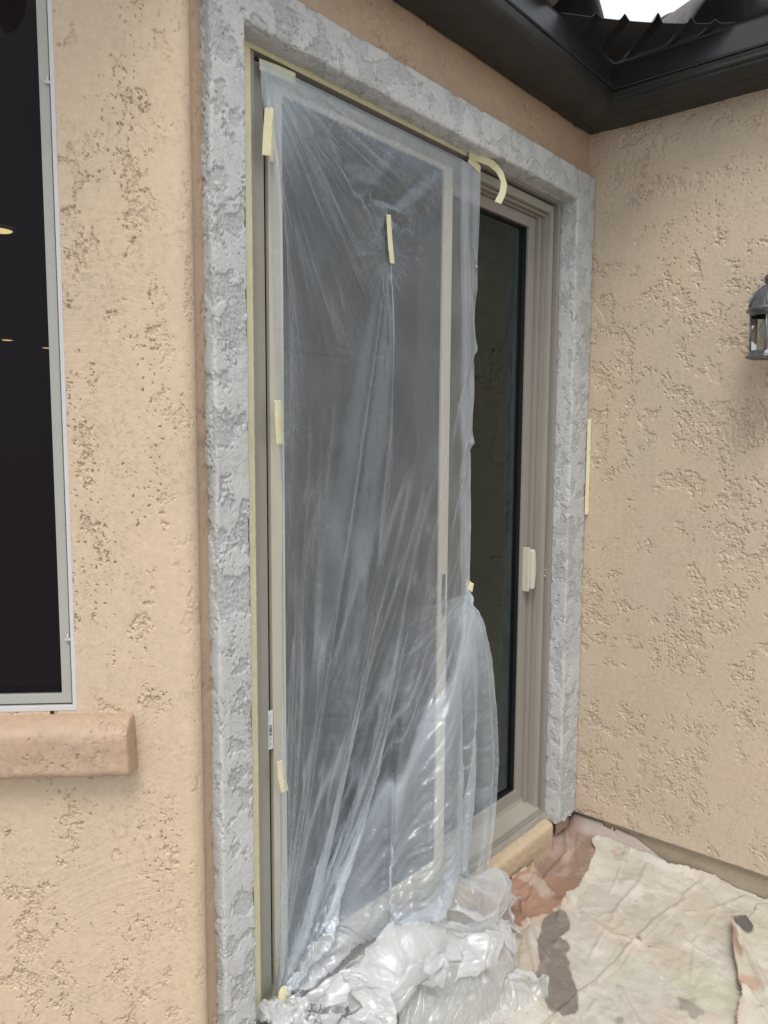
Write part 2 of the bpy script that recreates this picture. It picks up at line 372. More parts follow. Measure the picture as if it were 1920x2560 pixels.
# near the corner the plaster is troweled smooth
edge = sst(0.02, 0.07, Tg); Hh = Hh*(0.45+0.55*edge)
base = np.zeros(Tg.shape+(3,)); nrm = np.zeros_like(base)
C0 = P0+T*TC-NB*RC
flat = Tg >= TC
ang = np.where(flat, 0, (TC-Tg)/RC)                 # angle wrapped round the bullnose
a = R(225)+ang
rn = np.stack([np.cos(a), np.sin(a), np.zeros_like(a)], -1)
base = np.where(flat[..., None], P0+Tg[..., None]*T, C0+rn*RC); base[..., 2] = Zg
Pb = base+rn*(Hh-0.0015)[..., None]
hole = (Tg[:-1, :-1] > WT) & (Zg[:-1, :-1] > WZ) & (Tg[:-1, :-1] < 1.35) & (Zg[:-1, :-1] < 2.6)
ob = np_mesh('stucco_wall', Pb, M['peach'], keep=~hole, flip=False)
tag(ob, 'peach stucco bay wall with rounded corner, holding the dark window', 'wall')

# window sill moulding: a rounded plaster bar under the window
prof = [(0.0, 0.919), (0.020, 0.914), (0.040, 0.902), (0.050, 0.890), (0.054, 0.876), (0.054, 0.85), (0.055, 0.825), (0.057, 0.806), (0.052, 0.795), (0.030, 0.790), (0.0, 0.788)]
pp = np.array(prof); dist = np.r_[0, np.cumsum(np.linalg.norm(np.diff(pp, axis=0), axis=1))]
pd = np.linspace(0, dist[-1], 84); po = np.interp(pd, dist, pp[:, 0]); pz = np.interp(pd, dist, pp[:, 1])
k5 = np.ones(5)/5; po2 = np.convolve(np.pad(po, 2, 'edge'), k5, 'valid'); pz2 = np.convolve(np.pad(pz, 2, 'edge'), k5, 'valid'); po2[0] = po2[-1] = 0
tt = axis((0.1155, 0.14, 0.0015), (0.14, 0.62, 0.003), (0.62, 1.6, 0.05))
Tg2, Pg = np.meshgrid(tt, np.arange(84)); po_ = po2[Pg]; pz_ = pz2[Pg]
endr = 1-(1-np.clip((Tg2-0.1155)/0.009, 0, 1))**2.6                         # rounded end
endr[:, 0] = 0
h2, _ = stucco(Tg2, pd[Pg]+3, 41, f=14, thr=-0.75, depth=0.0016, cl=0.3)
h2 += 0.0035*fbm(Tg2*9, pd[Pg]*9, 3, 3)+0.0012*fbm(Tg2*34, pd[Pg]*34, 6, 4)
Ps = P0+(Tg2+0.006*np.clip((pz_-0.79)/.12, 0, 1)*0-0.005*(0.917-pz_)/.12)[..., None]*T+((po_*endr)+h2*np.clip(po_/.01, 0, 1)*endr)[..., None]*NB
Ps[..., 2] = 0.853+(pz_-0.853)*(0.93+0.07*endr)+0.002*fbm(Tg2*6, Pg*0.02, 9, 2)
sill_o = np_mesh('window_sill', Ps, M['sillpaint'])
tag(sill_o, 'darker tan rounded stucco sill bar under the dark window', 'sill')

# window: white vinyl frame, grey screen frame, screen, pane
win = empty('window', tuple(P0+T*(WT+.5)+np.array([0, 0, 1.0])), 'dark window with grey screen frame and white edge in bay wall', 'window', rz=math.atan2(T[1], T[0]))
def bay_ring(t0, t1, z0, z1, w, o0, o1, wl=None):
    wl = w if wl is None else wl
    O = [(t0, z0), (t1, z0), (t1, z1), (t0, z1)]; I = [(t0+wl, z0+w), (t1-w, z0+w), (t1-w, z1-w), (t0+wl, z1-w)]
    pts = [(a, b, o0) for a, b in O]+[(a, b, o0) for a, b in I]+[(a, b, o1) for a, b in O]+[(a, b, o1) for a, b in I]
    v = [tuple(P0+T*a+NB*o+np.array([0, 0, b])) for a, b, o in pts]; f = []
    for i in range(4):
        j = (i+1) % 4; f += [(i, j, 4+j, 4+i), (8+i, 12+i, 12+j, 8+j), (i, 8+i, 8+j, j), (4+i, 4+j, 12+j, 12+i)]
    return v, f
b = MB(); b.add(*bay_ring(WT-.001, 1.36, WZ-.004, 2.61, 0.0120, 0.0022, -0.06, 0.0090)); b.build('frame', M['white'], win, 0.001)
b = MB(); b.add(*bay_ring(WT+.0112, 1.345, WZ+.0118, 2.595, 0.0210, -0.0035, -0.018, 0.0205)); sf = b.build('screen_frame', M['winframe'], win, 0.0012)
b = MB(); b.add([tuple(P0+T*a+NB*-.012+np.array([0, 0, c])) for a, c in ((.255, .95), (1.33, .95), (1.33, 2.58), (.255, 2.58))], [(0, 1, 2, 3)]); b.build('insect_screen', M['screen_win'], win, fix=False)
b = MB(); b.add([tuple(P0+T*a+NB*-.045+np.array([0, 0, c])) for a, c in ((.245, .94), (1.35, .94), (1.35, 2.6), (.245, 2.6))], [(0, 1, 2, 3)]); b.build('pane', M['glass'], win, fix=False)
for zc in (2.238, 1.085):
    b = MB(); c = P0+T*(WT+.013)+np.array([0, 0, zc])
    b.tube([c+NB*-.004-T*.004, c+NB*.001-T*.003, c+NB*.002+T*.006], [.0035, .004, .003], 8)
    b.tube([c+NB*.002+T*.000, c+NB*.002+np.array([0, 0, .012])], [.003, .0015], 8)
    b.build('clip', M['white'], win)
b = MB(); c = P0+T*(WT+.052)+np.array([0, 0, WZ-.0065]); b.add([tuple(c+T*x+NB*y+np.array([0, 0, z])) for x in (-.004, .004) for y in (-.004, .003) for z in (-.004, .003)], [(0, 1, 3, 2), (4, 6, 7, 5), (0, 4, 5, 1), (2, 3, 7, 6), (0, 2, 6, 4), (1, 5, 7, 3)]); b.build('weep_hole', M['rubber_and_gap'], win)

# dim interior seen through both panes, with its lit ceiling lamps
pl = [(0.12, 0.16), (-1.62, 0.16), (-4.2, 2.75), (-4.2, 12.5), (5.5, 12.5), (5.5, 0.16)]
b = MB(); n = len(pl); v = [(x, y, -.1) for x, y in pl]+[(x, y, 2.665) for x, y in pl]
b.add(v, [tuple(range(n)), tuple(range(n, 2*n))]+[(i, (i+1) % n, n+(i+1) % n, n+i) for i in range(2, 5)])
tag(b.build('room', M['dark_room'], fix=False), kind='structure')
for (x, y, r_, lab) in ((-.80, 2.98, .085, 'warm lit round ceiling light seen high through the dark window, largest and nearest'), (1.305, 7.72, .07, 'small far ceiling light glimpsed at the photo left edge in dark window'), (1.95, 8.09, .07, 'small far ceiling light seen just beside the window frame')):
    e = empty('ceiling_light', (x, y, 2.66), lab, 'ceiling light', 'lit ceiling lights inside the room')
    b = MB(); b.lathe([(0.0, 2.648), (r_*.8, 2.650), (r_*.82, 2.655)], x, y, 20); b.build('lens', M['lamp_lit'], e)
    b = MB(); b.lathe([(r_*.82, 2.655), (r_*.9, 2.648), (r_, 2.656), (r_, 2.663)], x, y, 20); b.build('trim_ring', M['white'], e)

# ================================================================= door wall
XR = 0.152
xs = axis((-1.72, -1.675, 0.0025), (-1.675, -1.2, 0.02), (-1.2, XR, 0.0028)); zz = axis((-0.10, 2.42, 0.006), (2.42, 2.74, 0.0028))
Xg, Zg = np.meshgrid(xs, zz)
Hh, Mk = stucco(Xg, Zg, 23, f=13, thr=-0.65, depth=0.0030, cl=0.5, pit=0.48, pd=0.005)
P = np.stack([Xg, -0.03-Hh+0.001, Zg], -1)
cut = (Xg[:-1, :-1] > -1.62) & (Xg[:-1, :-1] < 0.04) & (Zg[:-1, :-1] < 2.49)
cut |= (Zg[:-1, :-1] < -0.02) & (Xg[:-1, :-1] > -1.6) & (Xg[:-1, :-1] < -.02)
dw = np_mesh('stucco_wall', P, M['peach_shaded'], keep=~cut)
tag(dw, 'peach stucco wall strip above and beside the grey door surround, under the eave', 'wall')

# grey mortar surround: U-shaped band round the opening, swept profile
XL_, XRi, ZT = -1.577, 0.004, 2.432
WL, WR, WTp = 0.096, 0.146, 0.110
def band(leg):
    # s: across the profile (reveal -> front -> outer side), a: along the leg
    rv, fr = 0.062, 1.0
    s1 = np.linspace(0, 1, 26)[:-1]; s2 = np.linspace(0, 1, 58)[:-1]; s3 = np.linspace(0, 1, 18)
    d = np.concatenate([np.zeros(25), s2, np.ones(18)]); y = np.concatenate([0.004-s1*0.070, np.full(57, -0.066), -0.066+s3*0.040])
    # round the two arrises
    for _ in range(14):
        dd = d.copy(); yy = y.copy(); d[1:-1] = (dd[:-2]+2*dd[1:-1]+dd[2:])/4; y[1:-1] = (yy[:-2]+2*yy[1:-1]+yy[2:])/4
    W = {'L': WL, 'T': WTp, 'R': WR}[leg]
    if leg == 'T':
        A = np.linspace(0, 1, 640); Ag, Dg = np.meshgrid(A, d); Yg = np.meshgrid(A, y)[1]
        x0 = XL_-Dg*WL; x1 = XRi+Dg*WR; X = x0+(x1-x0)*Ag; Z = ZT+Dg*WTp
    else:
        zb = -0.025 if leg == 'R' else -0.12
        A = np.linspace(0, 1, 1000); Ag, Dg = np.meshgrid(A, d); Yg = np.meshgrid(A, y)[1]
        zt = ZT+Dg*WTp; Z = zb+(zt-zb)*Ag
        if leg == 'R': Z = Z+(1-Ag)**24*0.018*fbm(Dg*5+3, Yg*20, 5, 3)
        X = XL_-Dg*WL if leg == 'L' else XRi+Dg*WR
    # normals by finite differences, displace
    P = np.stack([X, Yg, Z], -1); nn = normals(P); s = np.sign((nn*np.array([0, -1.0, 0])).sum(-1).mean()); nn *= s
    u = X-(Yg+.066)*1.4 if leg != 'T' else X; w = Z if leg != 'T' else Z-(Yg+.066)*1.4
    sx, sz = 1.05, 0.95
    H, m = stucco(u, w, 77, f=14, thr=-0.14, depth=0.0030, sx=sx, sz=sz, cl=0.45, fine=0.0004, gain=0.56, pit=0.50, pd=0.0035, cx=5, cz=3)
    lump = 0.0012*fbm(u*9, w*13, 79, 3)
    if leg == 'R': H = H*0.7
    P = P+nn*(H+lump-0.002)[..., None]
    if leg == 'R': P[..., 0] = np.minimum(P[..., 0], XR-0.0005)
    return P, m
surr = empty('door_surround', (-0.78, -0.05, -0.02), 'rough grey mortar surround framing the sliding door', 'door surround')
for leg in 'LTR':
    P, m = band(leg)
    np_mesh('head' if leg == 'T' else 'jamb', P, M['mortar'], surr, attrs={'island': m}, flip=(leg != 'R'))

b = MB(); b.box(XL_-.03, XL_+.003, -0.055, 0.0, ZT-.03, ZT+.03); b.build('corner_filler', M['mortar'], surr)
# ================================================================= side wall (right) and its stem wall
ys = axis((-0.028, -0.98, 0.0026), (-0.98, -2.6, 0.04)); zz = axis((-0.024, 2.74, 0.0026))
Yg, Zg = np.meshgrid(ys, zz)
Hh, Mk = stucco(-Yg, Zg, 57, f=12, thr=-0.42, depth=0.0024, cl=0.60, stroke=1.0, pit=0.52, pd=0.0048)
Hh *= 0.5+0.5*sst(0.0, 0.07, -Yg-0.03)
P = np.stack([XR-Hh+0.001, Yg, Zg+0.003*fbm(Yg*30, Zg*0, 4, 3)*(Zg < 0.0)], -1)
sw = empty('stucco_wall', (XR, -1.0, FLOOR), 'pale peach textured stucco wall carrying the lantern, above the drop cloth', 'wall')
np_mesh('plaster', P, M['peach_side'], sw, flip=True)
b = MB(); b.box(XR-.0005, XR+.2, -2.6, -0.028, -0.024-.004, -0.024); b.build('weep_screed', M['stem'], sw)
ys = axis((-0.0, -0.98, 0.01), (-0.98, -2.6, 0.1)); zz = axis((-0.16, -0.02, 0.01)); Yg, Zg = np.meshgrid(ys, zz)
P = np.stack([XR+0.022+0.0025*fbm(Yg*8, Zg*8, 8, 3), Yg, Zg], -1); np_mesh('stem_wall', P, M['stem'], sw, flip=True)
# stem wall under the door wall, right of the step
b = MB(); b.box(-0.20, XR+.03, -0.014, 0.03, -0.16, 0.0); b.build('stem_return', M['stem'], sw)

# ================================================================= eave with its inner corner
ROOF = empty('roof_eave', (-0.6, -0.1, 2.71), 'dark painted eave and tile roof edge turning the inner corner', 'eave')
pr = [(-0.02, 2.713), (0.03, 2.711), (0.08, 2.710), (0.12, 2.712), (0.145, 2.718), (0.160, 2.728), (0.169, 2.742), (0.173, 2.757), (0.174, 2.772), (0.150, 2.778)]
pa = np.array(pr); dd = np.r_[0, np.cumsum(np.linalg.norm(np.diff(pa, axis=0), axis=1))]; ns = 76
sq = np.linspace(0, dd[-1], ns); po = np.interp(sq, dd, pa[:, 0]); pz = np.interp(sq, dd, pa[:, 1])
for _ in range(6): po[1:-1] = (po[:-2]+2*po[1:-1]+po[2:])/4; pz[1:-1] = (pz[:-2]+2*pz[1:-1]+pz[2:])/4
for side in (0, 1):
    along = axis((0, 1.3, 0.0035), (1.3, 2.3, 0.04)); Ag, Sg = np.meshgrid(along, np.arange(ns)); O = po[Sg]; Zp = pz[Sg]
    if side == 0: X = XR-O-Ag; Y = -0.03-O
    else: X = XR-O; Y = -0.03-O-Ag
    P = np.stack([X, Y, Zp], -1); nn = normals(P)
    if nn[30, 50, 2] > 0: nn = -nn
    H, m = stucco((X-Y)*0.7+(X+Y)*.7*(1 if side else -1), sq[Sg]*1.0+side*7, 91, f=15, thr=-0.45, depth=0.0045, cl=0.5, pit=0.36, pd=0.0065)
    soft = 0.25+0.75*sst(0.0, 0.12, Ag)
    P = P+nn*((H*soft)+0.002*fbm(X*7, Y*7, 4, 2))[..., None]
    np_mesh('cornice', P, M['eave'], ROOF, flip=(side == 0))
# fascia metal (drip edge with a small hemmed lip)
OF = 0.176
for side in (0, 1):
    def pt(a, o, z): return (XR-o-a, -0.03-o, z) if side == 0 else (XR-o, -0.03-o-a, z)
    q = [(OF-.02, 2.771), (OF+.006, 2.769), (OF+.008, 2.774), (OF+.0035, 2.779), (OF+.0035, 2.851), (OF+.0055, 2.857), (OF-.02, 2.859)]
    b = MB(); L_ = 2.3
    b.add([pt(0, o, z) for o, z in q]+[pt(L_, o, z) for o, z in q], [(i, i+1, len(q)+i+1, len(q)+i) for i in range(len(q)-1)])
    b.build('fascia', M['fascia'], ROOF, fix=False)
# valley metal closing the inner corner: flat sheet with standing creases
cx, cy = XR-OF, -0.03-OF
def valley():
    n = 96; A = np.array([cx-.405, cy]); B = np.array([cx, cy-.405]); V = []; rows = 26
    E = B-A; L_ = np.linalg.norm(E); e = E/L_; dgn = np.array([S45, S45])     # ribs run along the diagonal
    P = np.zeros((rows, n, 3))
    ribs = [0.20, 0.36, 0.55, 0.74, 0.88]; hts = [0.016, 0.022, 0.034, 0.022, 0.014]
    for i in range(n):
        t = i/(n-1); p = A+E*t; depth = min(t, 1-t)*L_
        for j in range(rows):
            s = j/(rows-1); q = p+dgn*(depth*s+0.0)
            z = 2.862+0.010*(1-s)*0-0.014*math.sin(PI*t)*(1-s)
            for rb, hh in zip(ribs, hts):
                dx = abs(t-rb)*L_; z += hh*max(0, 1-dx/0.016)*(1-s*0.97)
            P[j, i] = (q[0]-0.012*(1-s)*S45, q[1]-0.012*(1-s)*S45, z)
    return P
vo = np_mesh('valley_flashing', valley(), M['fascia'], ROOF, smooth=False)
m_ = vo.modifiers.new('s', 'SOLIDIFY'); m_.thickness = 0.0015
# barrel tiles
def tile(side, k, course):
    """one S-shaped clay-style tile: across = along the eave, up = up the slope"""
    pitch = 0.40; slope = 0.36; ln = 0.40; n = 26; rows = 5
    a0 = (0.13 if side == 0 else 0.22)+k*pitch; P = np.zeros((rows, n+1, 3)); 
    for j in range(rows):
        s = j/(rows-1); up = -0.045+course*0.34+s*ln
        for i in range(n+1):
            u = i/n
            if u < 0.74: t = u/0.74; hh = 0.125*math.sin(PI*t)**0.75; 
            else: t = (u-0.74)/0.26; hh = -0.012*math.sin(PI*t)
            a = a0+u*pitch*1.03; z = 2.872+hh+up*slope+0.03*course*0+0.014*(1-s)
            o = OF-up
            P[j, i] = (XR-o-a, -0.03-o, z) if side == 0 else (XR-o, -0.03-o-a, z)
    return P
for side in (0, 1):
    for course in range(3):
        for k in range(-2 if course else -1, 7):
            if k < 0 and course == 0: continue
            P = tile(side, k, course)
            o = np_mesh('roof_tile', P, M['tile'], ROOF)
            s_ = o.modifiers.new('s', 'SOLIDIFY'); s_.thickness = 0.014; s_.offset = 0

# ================================================================= sliding door
DR = empty('sliding_door', (-0.77, 0.05, 0.0), 'tan vinyl sliding glass door, half hidden behind plastic sheeting', 'door')
b = MB(); b.ring(-1.585, 0.0, 0.0, 2.44, 0.088, 0.020, 0.018, 0.020, 0.0, 0.13)
b.build('outer_frame', M['vinyl'], DR, 0.0012)
b = MB(); b.ring(-1.50, -0.018, 0.016, 2.422, 0.014, 0.015, 0.010, 0.015, 0.045, 0.12); b.ring(-1.47, -0.045, 0.060, 2.39, 0.04, 0.05, 0.02, 0.045, 0.101, 0.1205); b.build('gap_shade_lining', M['rubber_and_gap'], DR)  # black lining puts the shade of the track groove and panel gaps into colour
b = MB(); b.ring(-1.488, -0.032, 0.027, 2.408, 0.029, 0.021, 0.0, 0.028, 0.014, 0.12)
b.build('inner_frame', M['vinyl2'], DR, 0.0012)
b = MB(); b.ring(-1.456, -0.0555, 0.03, 2.377, 0.010, 0.009, 0.0, 0.008, 0.030, 0.12)
b.ring(-1.444, -0.067, 0.03, 2.3665, 0.004, 0.018, 0.0, 0.004, 0.046, 0.12); b.build('track', M['vinyl'], DR, 0.001)
# sill: sloping track face, fin, and nosing below
b = MB(); L0, L1 = -1.485, -0.034
q = [(0.008, 0.018), (0.008, 0.031), (0.012, 0.036), (0.056, 0.066), (0.060, 0.082), (0.064, 0.066), (0.12, 0.066), (0.12, 0.018)]
b.add([(L0, y, z) for y, z in q]+[(L1, y, z) for y, z in q], [(i, (i+1) % 8, 8+(i+1) % 8, 8+i) for i in range(8)]+[tuple(range(8)), tuple(range(8, 16))[::-1]])
b.build('sill_track', M['vinyl2'], DR, 0.0008)
b = MB(); q = [(0.0, 0.014), (-0.008, 0.012), (-0.012, 0.006), (-0.026, 0.003), (-0.032, -0.003), (-0.036, -0.012), (-0.036, -0.07), (0.0, -0.07)]
b.add([(-1.58, y, z) for y, z in q]+[(0.0, y, z) for y, z in q], [(i, (i+1) % 8, 8+(i+1) % 8, 8+i) for i in range(8)]+[tuple(range(8)), tuple(range(8, 16))[::-1]])
b.build('sill_nosing', M['vinyl_sill'], DR, 0.002)
# sliding panel (right) and fixed panel (left)
sp = MB(); sp.ring(-0.715, -0.088, 0.070, 2.360, 0.085, 0.046, 0.056, 0.038, 0.060, 0.100); sp = sp.build('sliding_panel', M['vinyl'], DR, 0.0015)
b = MB(); b.ring(-0.632, -0.132, 0.124, 2.324, 0.008, 0.008, 0.008, 0.008, 0.070, 0.092); b.build('glazing_bead', M['rubber_and_gap'], sp)
b = MB(); b.add([(-0.63, .084, .125), (-0.134, .084, .125), (-0.134, .084, 2.322), (-0.63, .084, 2.322)], [(0, 1, 2, 3)]); b.build('pane', M['glass'], sp, fix=False)
fp = MB(); fp.ring(-1.448, -0.665, 0.070, 2.374, 0.055, 0.060, 0.056, 0.052, 0.104, 0.128); fp = fp.build('fixed_panel', M['vinyl'], DR, 0.0015)
b = MB(); b.add([(-1.40, .118, .12), (-0.72, .118, .12), (-0.72, .118, 2.33), (-1.40, .118, 2.33)], [(0, 1, 2, 3)]); b.build('pane', M['glass'], fp, fix=False)
# spacer bars inside the double glazing give the dark banded edge
b = MB(); b.box(-0.150, -0.146, 0.086, 0.100, .14, 2.31); b.box(-0.166, -0.161, 0.088, 0.102, .14, 2.31); b.build('spacer', simple('dark_spacer', (0.05, 0.06, 0.065), 0.5, 0.1), sp)
# pull handle: back plate and a waisted grip
b = MB()
zz = np.linspace(0.948, 1.106, 30); V = []; Fc = []
for i, z in enumerate(zz):
    t = (z-0.948)/0.158; w = 0.0115+0.003*math.sin(PI*t); bulge = 0.004*math.exp(-((t-0.50)/0.16)**2)-0.001*math.cos(4*PI*t)
    e = 1 if 0.03 < t < 0.97 else 0.6
    for k in range(12):
        a = 2*PI*k/12; ca, sa = math.cos(a), math.sin(a)
        sx = math.copysign(abs(ca)**0.5, ca); sy = math.copysign(abs(sa)**0.5, sa)
        V.append((-0.104+(w+(bulge*2 if sx > 0 else 0))*sx*e+0.002*math.sin(t*PI), 0.030+0.012*sy*e, z))
for i in range(29):
    for k in range(12): Fc.append((i*12+k, i*12+(k+1) % 12, (i+1)*12+(k+1) % 12, (i+1)*12+k))
Fc += [tuple(range(12)), tuple(range(29*12, 30*12))]
b.add(V, Fc, True); b.box(-0.122, -0.112, 0.034, 0.062, 0.940, 1.114); b.box(-0.112, -0.098, 0.034, 0.062, 0.965, 0.985); b.box(-0.112, -0.098, 0.034, 0.062, 1.07, 1.09)
b.build('handle', M['handle'], sp, 0.002)
b = MB(); b.box(-0.032, -0.022, 0.016, 0.040, 0.985, 1.025); b.tube([(-.027, .012, 1.018), (-.027, .018, 1.018)], .003, 8); b.tube([(-.027, .012, .992), (-.027, .018, .992)], .003, 8); b.build('latch_keeper', M['steel'], DR)

# screen door behind the plastic
SD = empty('screen_door', (-1.04, 0.03, 0.04), 'cream framed sliding screen door seen blurred behind the plastic', 'screen door')
b = MB(); b.ring(-1.440, -0.676, 0.040, 2.402, 0.046, 0.048, 0.06, 0.040, 0.020, 0.034); sfr = b.build('frame', M['cream'], SD, 0.002)
b = MB(); b.add([(-1.40, .028, .09), (-.72, .028, .09), (-.72, .028, 2.37), (-1.40, .028, 2.37)], [(0, 1, 2, 3)]); b.build('mesh_screen', M['screen'], SD, fix=False)
b = MB(); n = 12; V = [(-0.699+0.0085*math.cos(a), y, (1.078 if math.sin(a) > 0 else 0.955)+0.0085*math.sin(a)) for y in (0.0180, 0.0215) for a in [2*PI*(k+.5)/24 for k in range(24)]]
b.add(V, [tuple(range(24)), tuple(range(24, 48))[::-1]]+[(k, (k+1) % 24, 24+(k+1) % 24, 24+k) for k in range(24)]); b.build('pull_slot', M['black'], SD)

# barcode sticker on the door frame
ST = empty('sticker', (-1.454, 0.026, 0.77), 'small white barcode sticker on the tan door frame near the bottom', 'sticker')
b = MB(); b.box(-1.4625, -1.4475, 0.0130, 0.0138, 0.722, 0.826)
paper = simple('sticker_paper', (0.75, 0.75, 0.74), 0.5, 0.04); ink = simple('sticker_ink', (0.03, 0.03, 0.04), 0.5, 0.1)
b.build('label_paper', paper, ST)
b = MB(); z = 0.757
random.seed(3)
while z < 0.787:
    w = random.choice((0.0008, 0.0013, 0.002)); b.box(-1.4610, -1.4505, 0.01265, 0.01295, z, z+w); z += w+random.choice((0.0008, 0.0012, 0.0018))
for k in range(5): b.box(-1.4605, -1.4605+random.uniform(.004, .009), 0.01265, 0.01295, 0.730+k*.005, 0.7315+k*.005)
for k in range(3): b.box(-1.4605, -1.4605+random.uniform(.002, .006), 0.01265, 0.01295, 0.797+k*.006, 0.7985+k*.006)
b.build('print', ink, ST)

# ================================================================= painted step under the door
xs = axis((-1.64, -0.040, 0.004)); 
pq = [(-0.020, 0.004), (-0.044, 0.001), (-0.058, -0.003), (-0.0655, -0.011), (-0.067, -0.022), (-0.067, -0.06), (-0.063, -0.10), (-0.063, -0.15)]
pq = np.array(pq); ds = np.r_[0, np.cumsum(np.linalg.norm(np.diff(pq, axis=0), axis=1))]; n = 54; s = np.linspace(0, ds[-1], n); py_ = np.interp(s, ds, pq[:, 0]); pz_ = np.interp(s, ds, pq[:, 1])
for _ in range(2): py_[1:-1] = (py_[:-2]+2*py_[1:-1]+py_[2:])/4; pz_[1:-1] = (pz_[:-2]+2*pz_[1:-1]+pz_[2:])/4
Xg, Sg = np.meshgrid(xs, np.arange(n)); Y = py_[Sg]; Z = pz_[Sg]
endc = np.clip((-0.040-Xg)/0.010, 0, 1); er = 1-(1-endc)**2.4
Yc = -0.01+(Y+0.01)*er; 
rag = 0.010*fbm(Xg*28, Sg*0.0+1, 15, 5, 0.65)                       # ragged upper edge of the render
P = np.stack([Xg, Yc-0.0012*fbm(Xg*40, Z*40, 12, 3)+0.0008, Z+0.0015*fbm(Xg*15, Sg*.05, 13, 3)], -1)
P[0, :, 1] += rag[0]; P[1, :, 1] += rag[0]*.9; P[2, :, 1] += rag[0]*.8; P[3, :, 1] += rag[0]*.6; P[0, :, 2] -= 0.012
P[..., 0] = np.minimum(P[..., 0], -0.040)
cu = empty('door_step', (-0.8, -0.03, FLOOR), 'tan painted plaster step under the sliding door', 'step')
np_mesh('render_coat', P, M['curb'], cu, flip=True)
b = MB(); b.box(-1.64, -0.048, -0.052, 0.12, -0.16, -0.030); b.build('core', M['patch'], cu)

# ================================================================= lantern on the side wall
LX, LY = 0.024, -0.762
LN = empty('wall_lantern', (XR, LY, 1.95), 'pewter coach lantern with clear glass and white bulb on the right wall', 'wall lantern')
b = MB(); 
pr = [(0.0, 1.806), (0.056, 1.806), (0.076, 1.800), (0.079, 1.803), (0.070, 1.812), (0.064, 1.822), (0.060, 1.826), (0.0, 1.828)]
b.lathe(pr, LX, LY, 6, False); b.build('base', M['lampmetal'], LN, 0.001)
b = MB(); b.lathe([(0.066, 1.935), (0.068, 1.945), (0.080, 1.952), (0.078, 1.958), (0.070, 1.965), (0.066, 1.985), (0.056, 2.005), (0.042, 2.022), (0.026, 2.032), (0.024, 2.040), (0.030, 2.045), (0.030, 2.060), (0.022, 2.070), (0.012, 2.085), (0.006, 2.10), (0.0, 2.105)], LX, LY, 24, True)
for k in range(6):
    a = 2*PI*k/6; b.tube([(LX+r_*math.cos(a), LY+r_*math.sin(a), z) for r_, z in ((.072, 1.962), (.069, 1.985), (.059, 2.006), (.045, 2.023), (.028, 2.034))], .0028, 6)
b.build('hood', M['lampmetal'], LN)
b = MB()
for k in range(6):
    a = 2*PI*k/6; b.tube([(LX+.0625*math.cos(a), LY+.0625*math.sin(a), 1.822), (LX+.066*math.cos(a), LY+.066*math.sin(a), 1.94)], .0032, 6)
b.build('cage', M['lampmetal'], LN)
b = MB(); b.lathe([(0.0595, 1.826), (0.0625, 1.94)], LX, LY, 6, False); b.build('glass', M['glass_smoke'], LN, fix=False)
b = MB(); b.lathe([(0.0, 1.865), (0.020, 1.862), (0.033, 1.874), (0.038, 1.892), (0.033, 1.912), (0.022, 1.926), (0.0165, 1.945), (0.0, 1.95)], LX, LY, 20); b.build('bulb', M['bulb'], LN)
b = MB(); b.tube([(LX+.03, LY, 2.055), (LX+.07, LY, 2.062), (LX+.10, LY, 2.040), (LX+.120, LY, 2.00)], [.007, .008, .009, .010], 10); b.build('arm', M['lampmetal'], LN)
b = MB(); b.add([(XR-.002+dx, LY+w*s_, z) for dx in (0, -.020) for s_, w, z in ((-1, .035, 1.90), (-1, .050, 1.93), (-1, .050, 2.04), (-1, .030, 2.08), (1, .030, 2.08), (1, .050, 2.04), (1, .050, 1.93), (1, .035, 1.90))], [tuple(range(8)), tuple(range(8, 16))[::-1]]+[(k, (k+1) % 8, 8+(k+1) % 8, 8+k) for k in range(8)]); b.build('back_plate', M['lampmetal'], LN, 0.004)

# ================================================================= masking tape
def tape(name_label, pts, width, side, group='masking tape pieces holding the plastic', thick=0.0006, parent=None, wob=0.0006):
    """ribbon along 3-D pts; side = unit vector across the tape"""
    pts = [np.array(p, float) for p in pts]
    seg = [np.linalg.norm(pts[i+1]-pts[i]) for i in range(len(pts)-1)]; L_ = sum(seg); n = max(12, int(L_/0.004))
    cum = np.r_[0, np.cumsum(seg)]; s = np.linspace(0, L_, n); C = np.stack([np.interp(s, cum, [p[k] for p in pts]) for k in range(3)], -1)
    for _ in range(3 if len(pts) > 2 else 0): C[1:-1] = (C[:-2]+2*C[1:-1]+C[2:])/4
    m = 9; sd_ = np.array(side, float)
    if sd_.ndim == 1: sd_ = np.repeat(sd_[None], n, 0)
    else: sd_ = np.stack([np.interp(s, np.linspace(0, L_, len(sd_)), sd_[:, k]) for k in range(3)], -1)
    sd_ /= np.linalg.norm(sd_, axis=1, keepdims=True)
    P = np.zeros((n, m, 3)); sdv = random.randint(0, 999)
    for j in range(m):
        u = (j/(m-1)-.5)*width; P[:, j] = C+sd_*u
    # torn ends
    tn = 0.0022*fbm(np.arange(m)*0.9, np.zeros(m), sdv, 3); d0 = (C[0]-C[1])/np.linalg.norm(C[0]-C[1]); d1 = (C[-1]-C[-2])/np.linalg.norm(C[-1]-C[-2])
    tn = tn*1.6; P[0] += np.outer(tn, d0); P[-1] += np.outer(0.0022*fbm(np.arange(m)*0.9, np.ones(m)*5, sdv, 3), d1)
    S_, J_ = np.meshgrid(s, np.arange(m), indexing='ij'); nn = normals(P)
    P = P+nn*((0.0004+wob)*fbm(S_*60, J_*0.35, sdv, 3))[..., None]
    o = np_mesh('masking_tape', P, M['tape']); md = o.modifiers.new('s', 'SOLIDIFY'); md.thickness = thick; md.offset = 0
    tag(o, name_label, 'masking tape', group); return o
X_, Z_ = (1, 0, 0), (0, 0, 1)
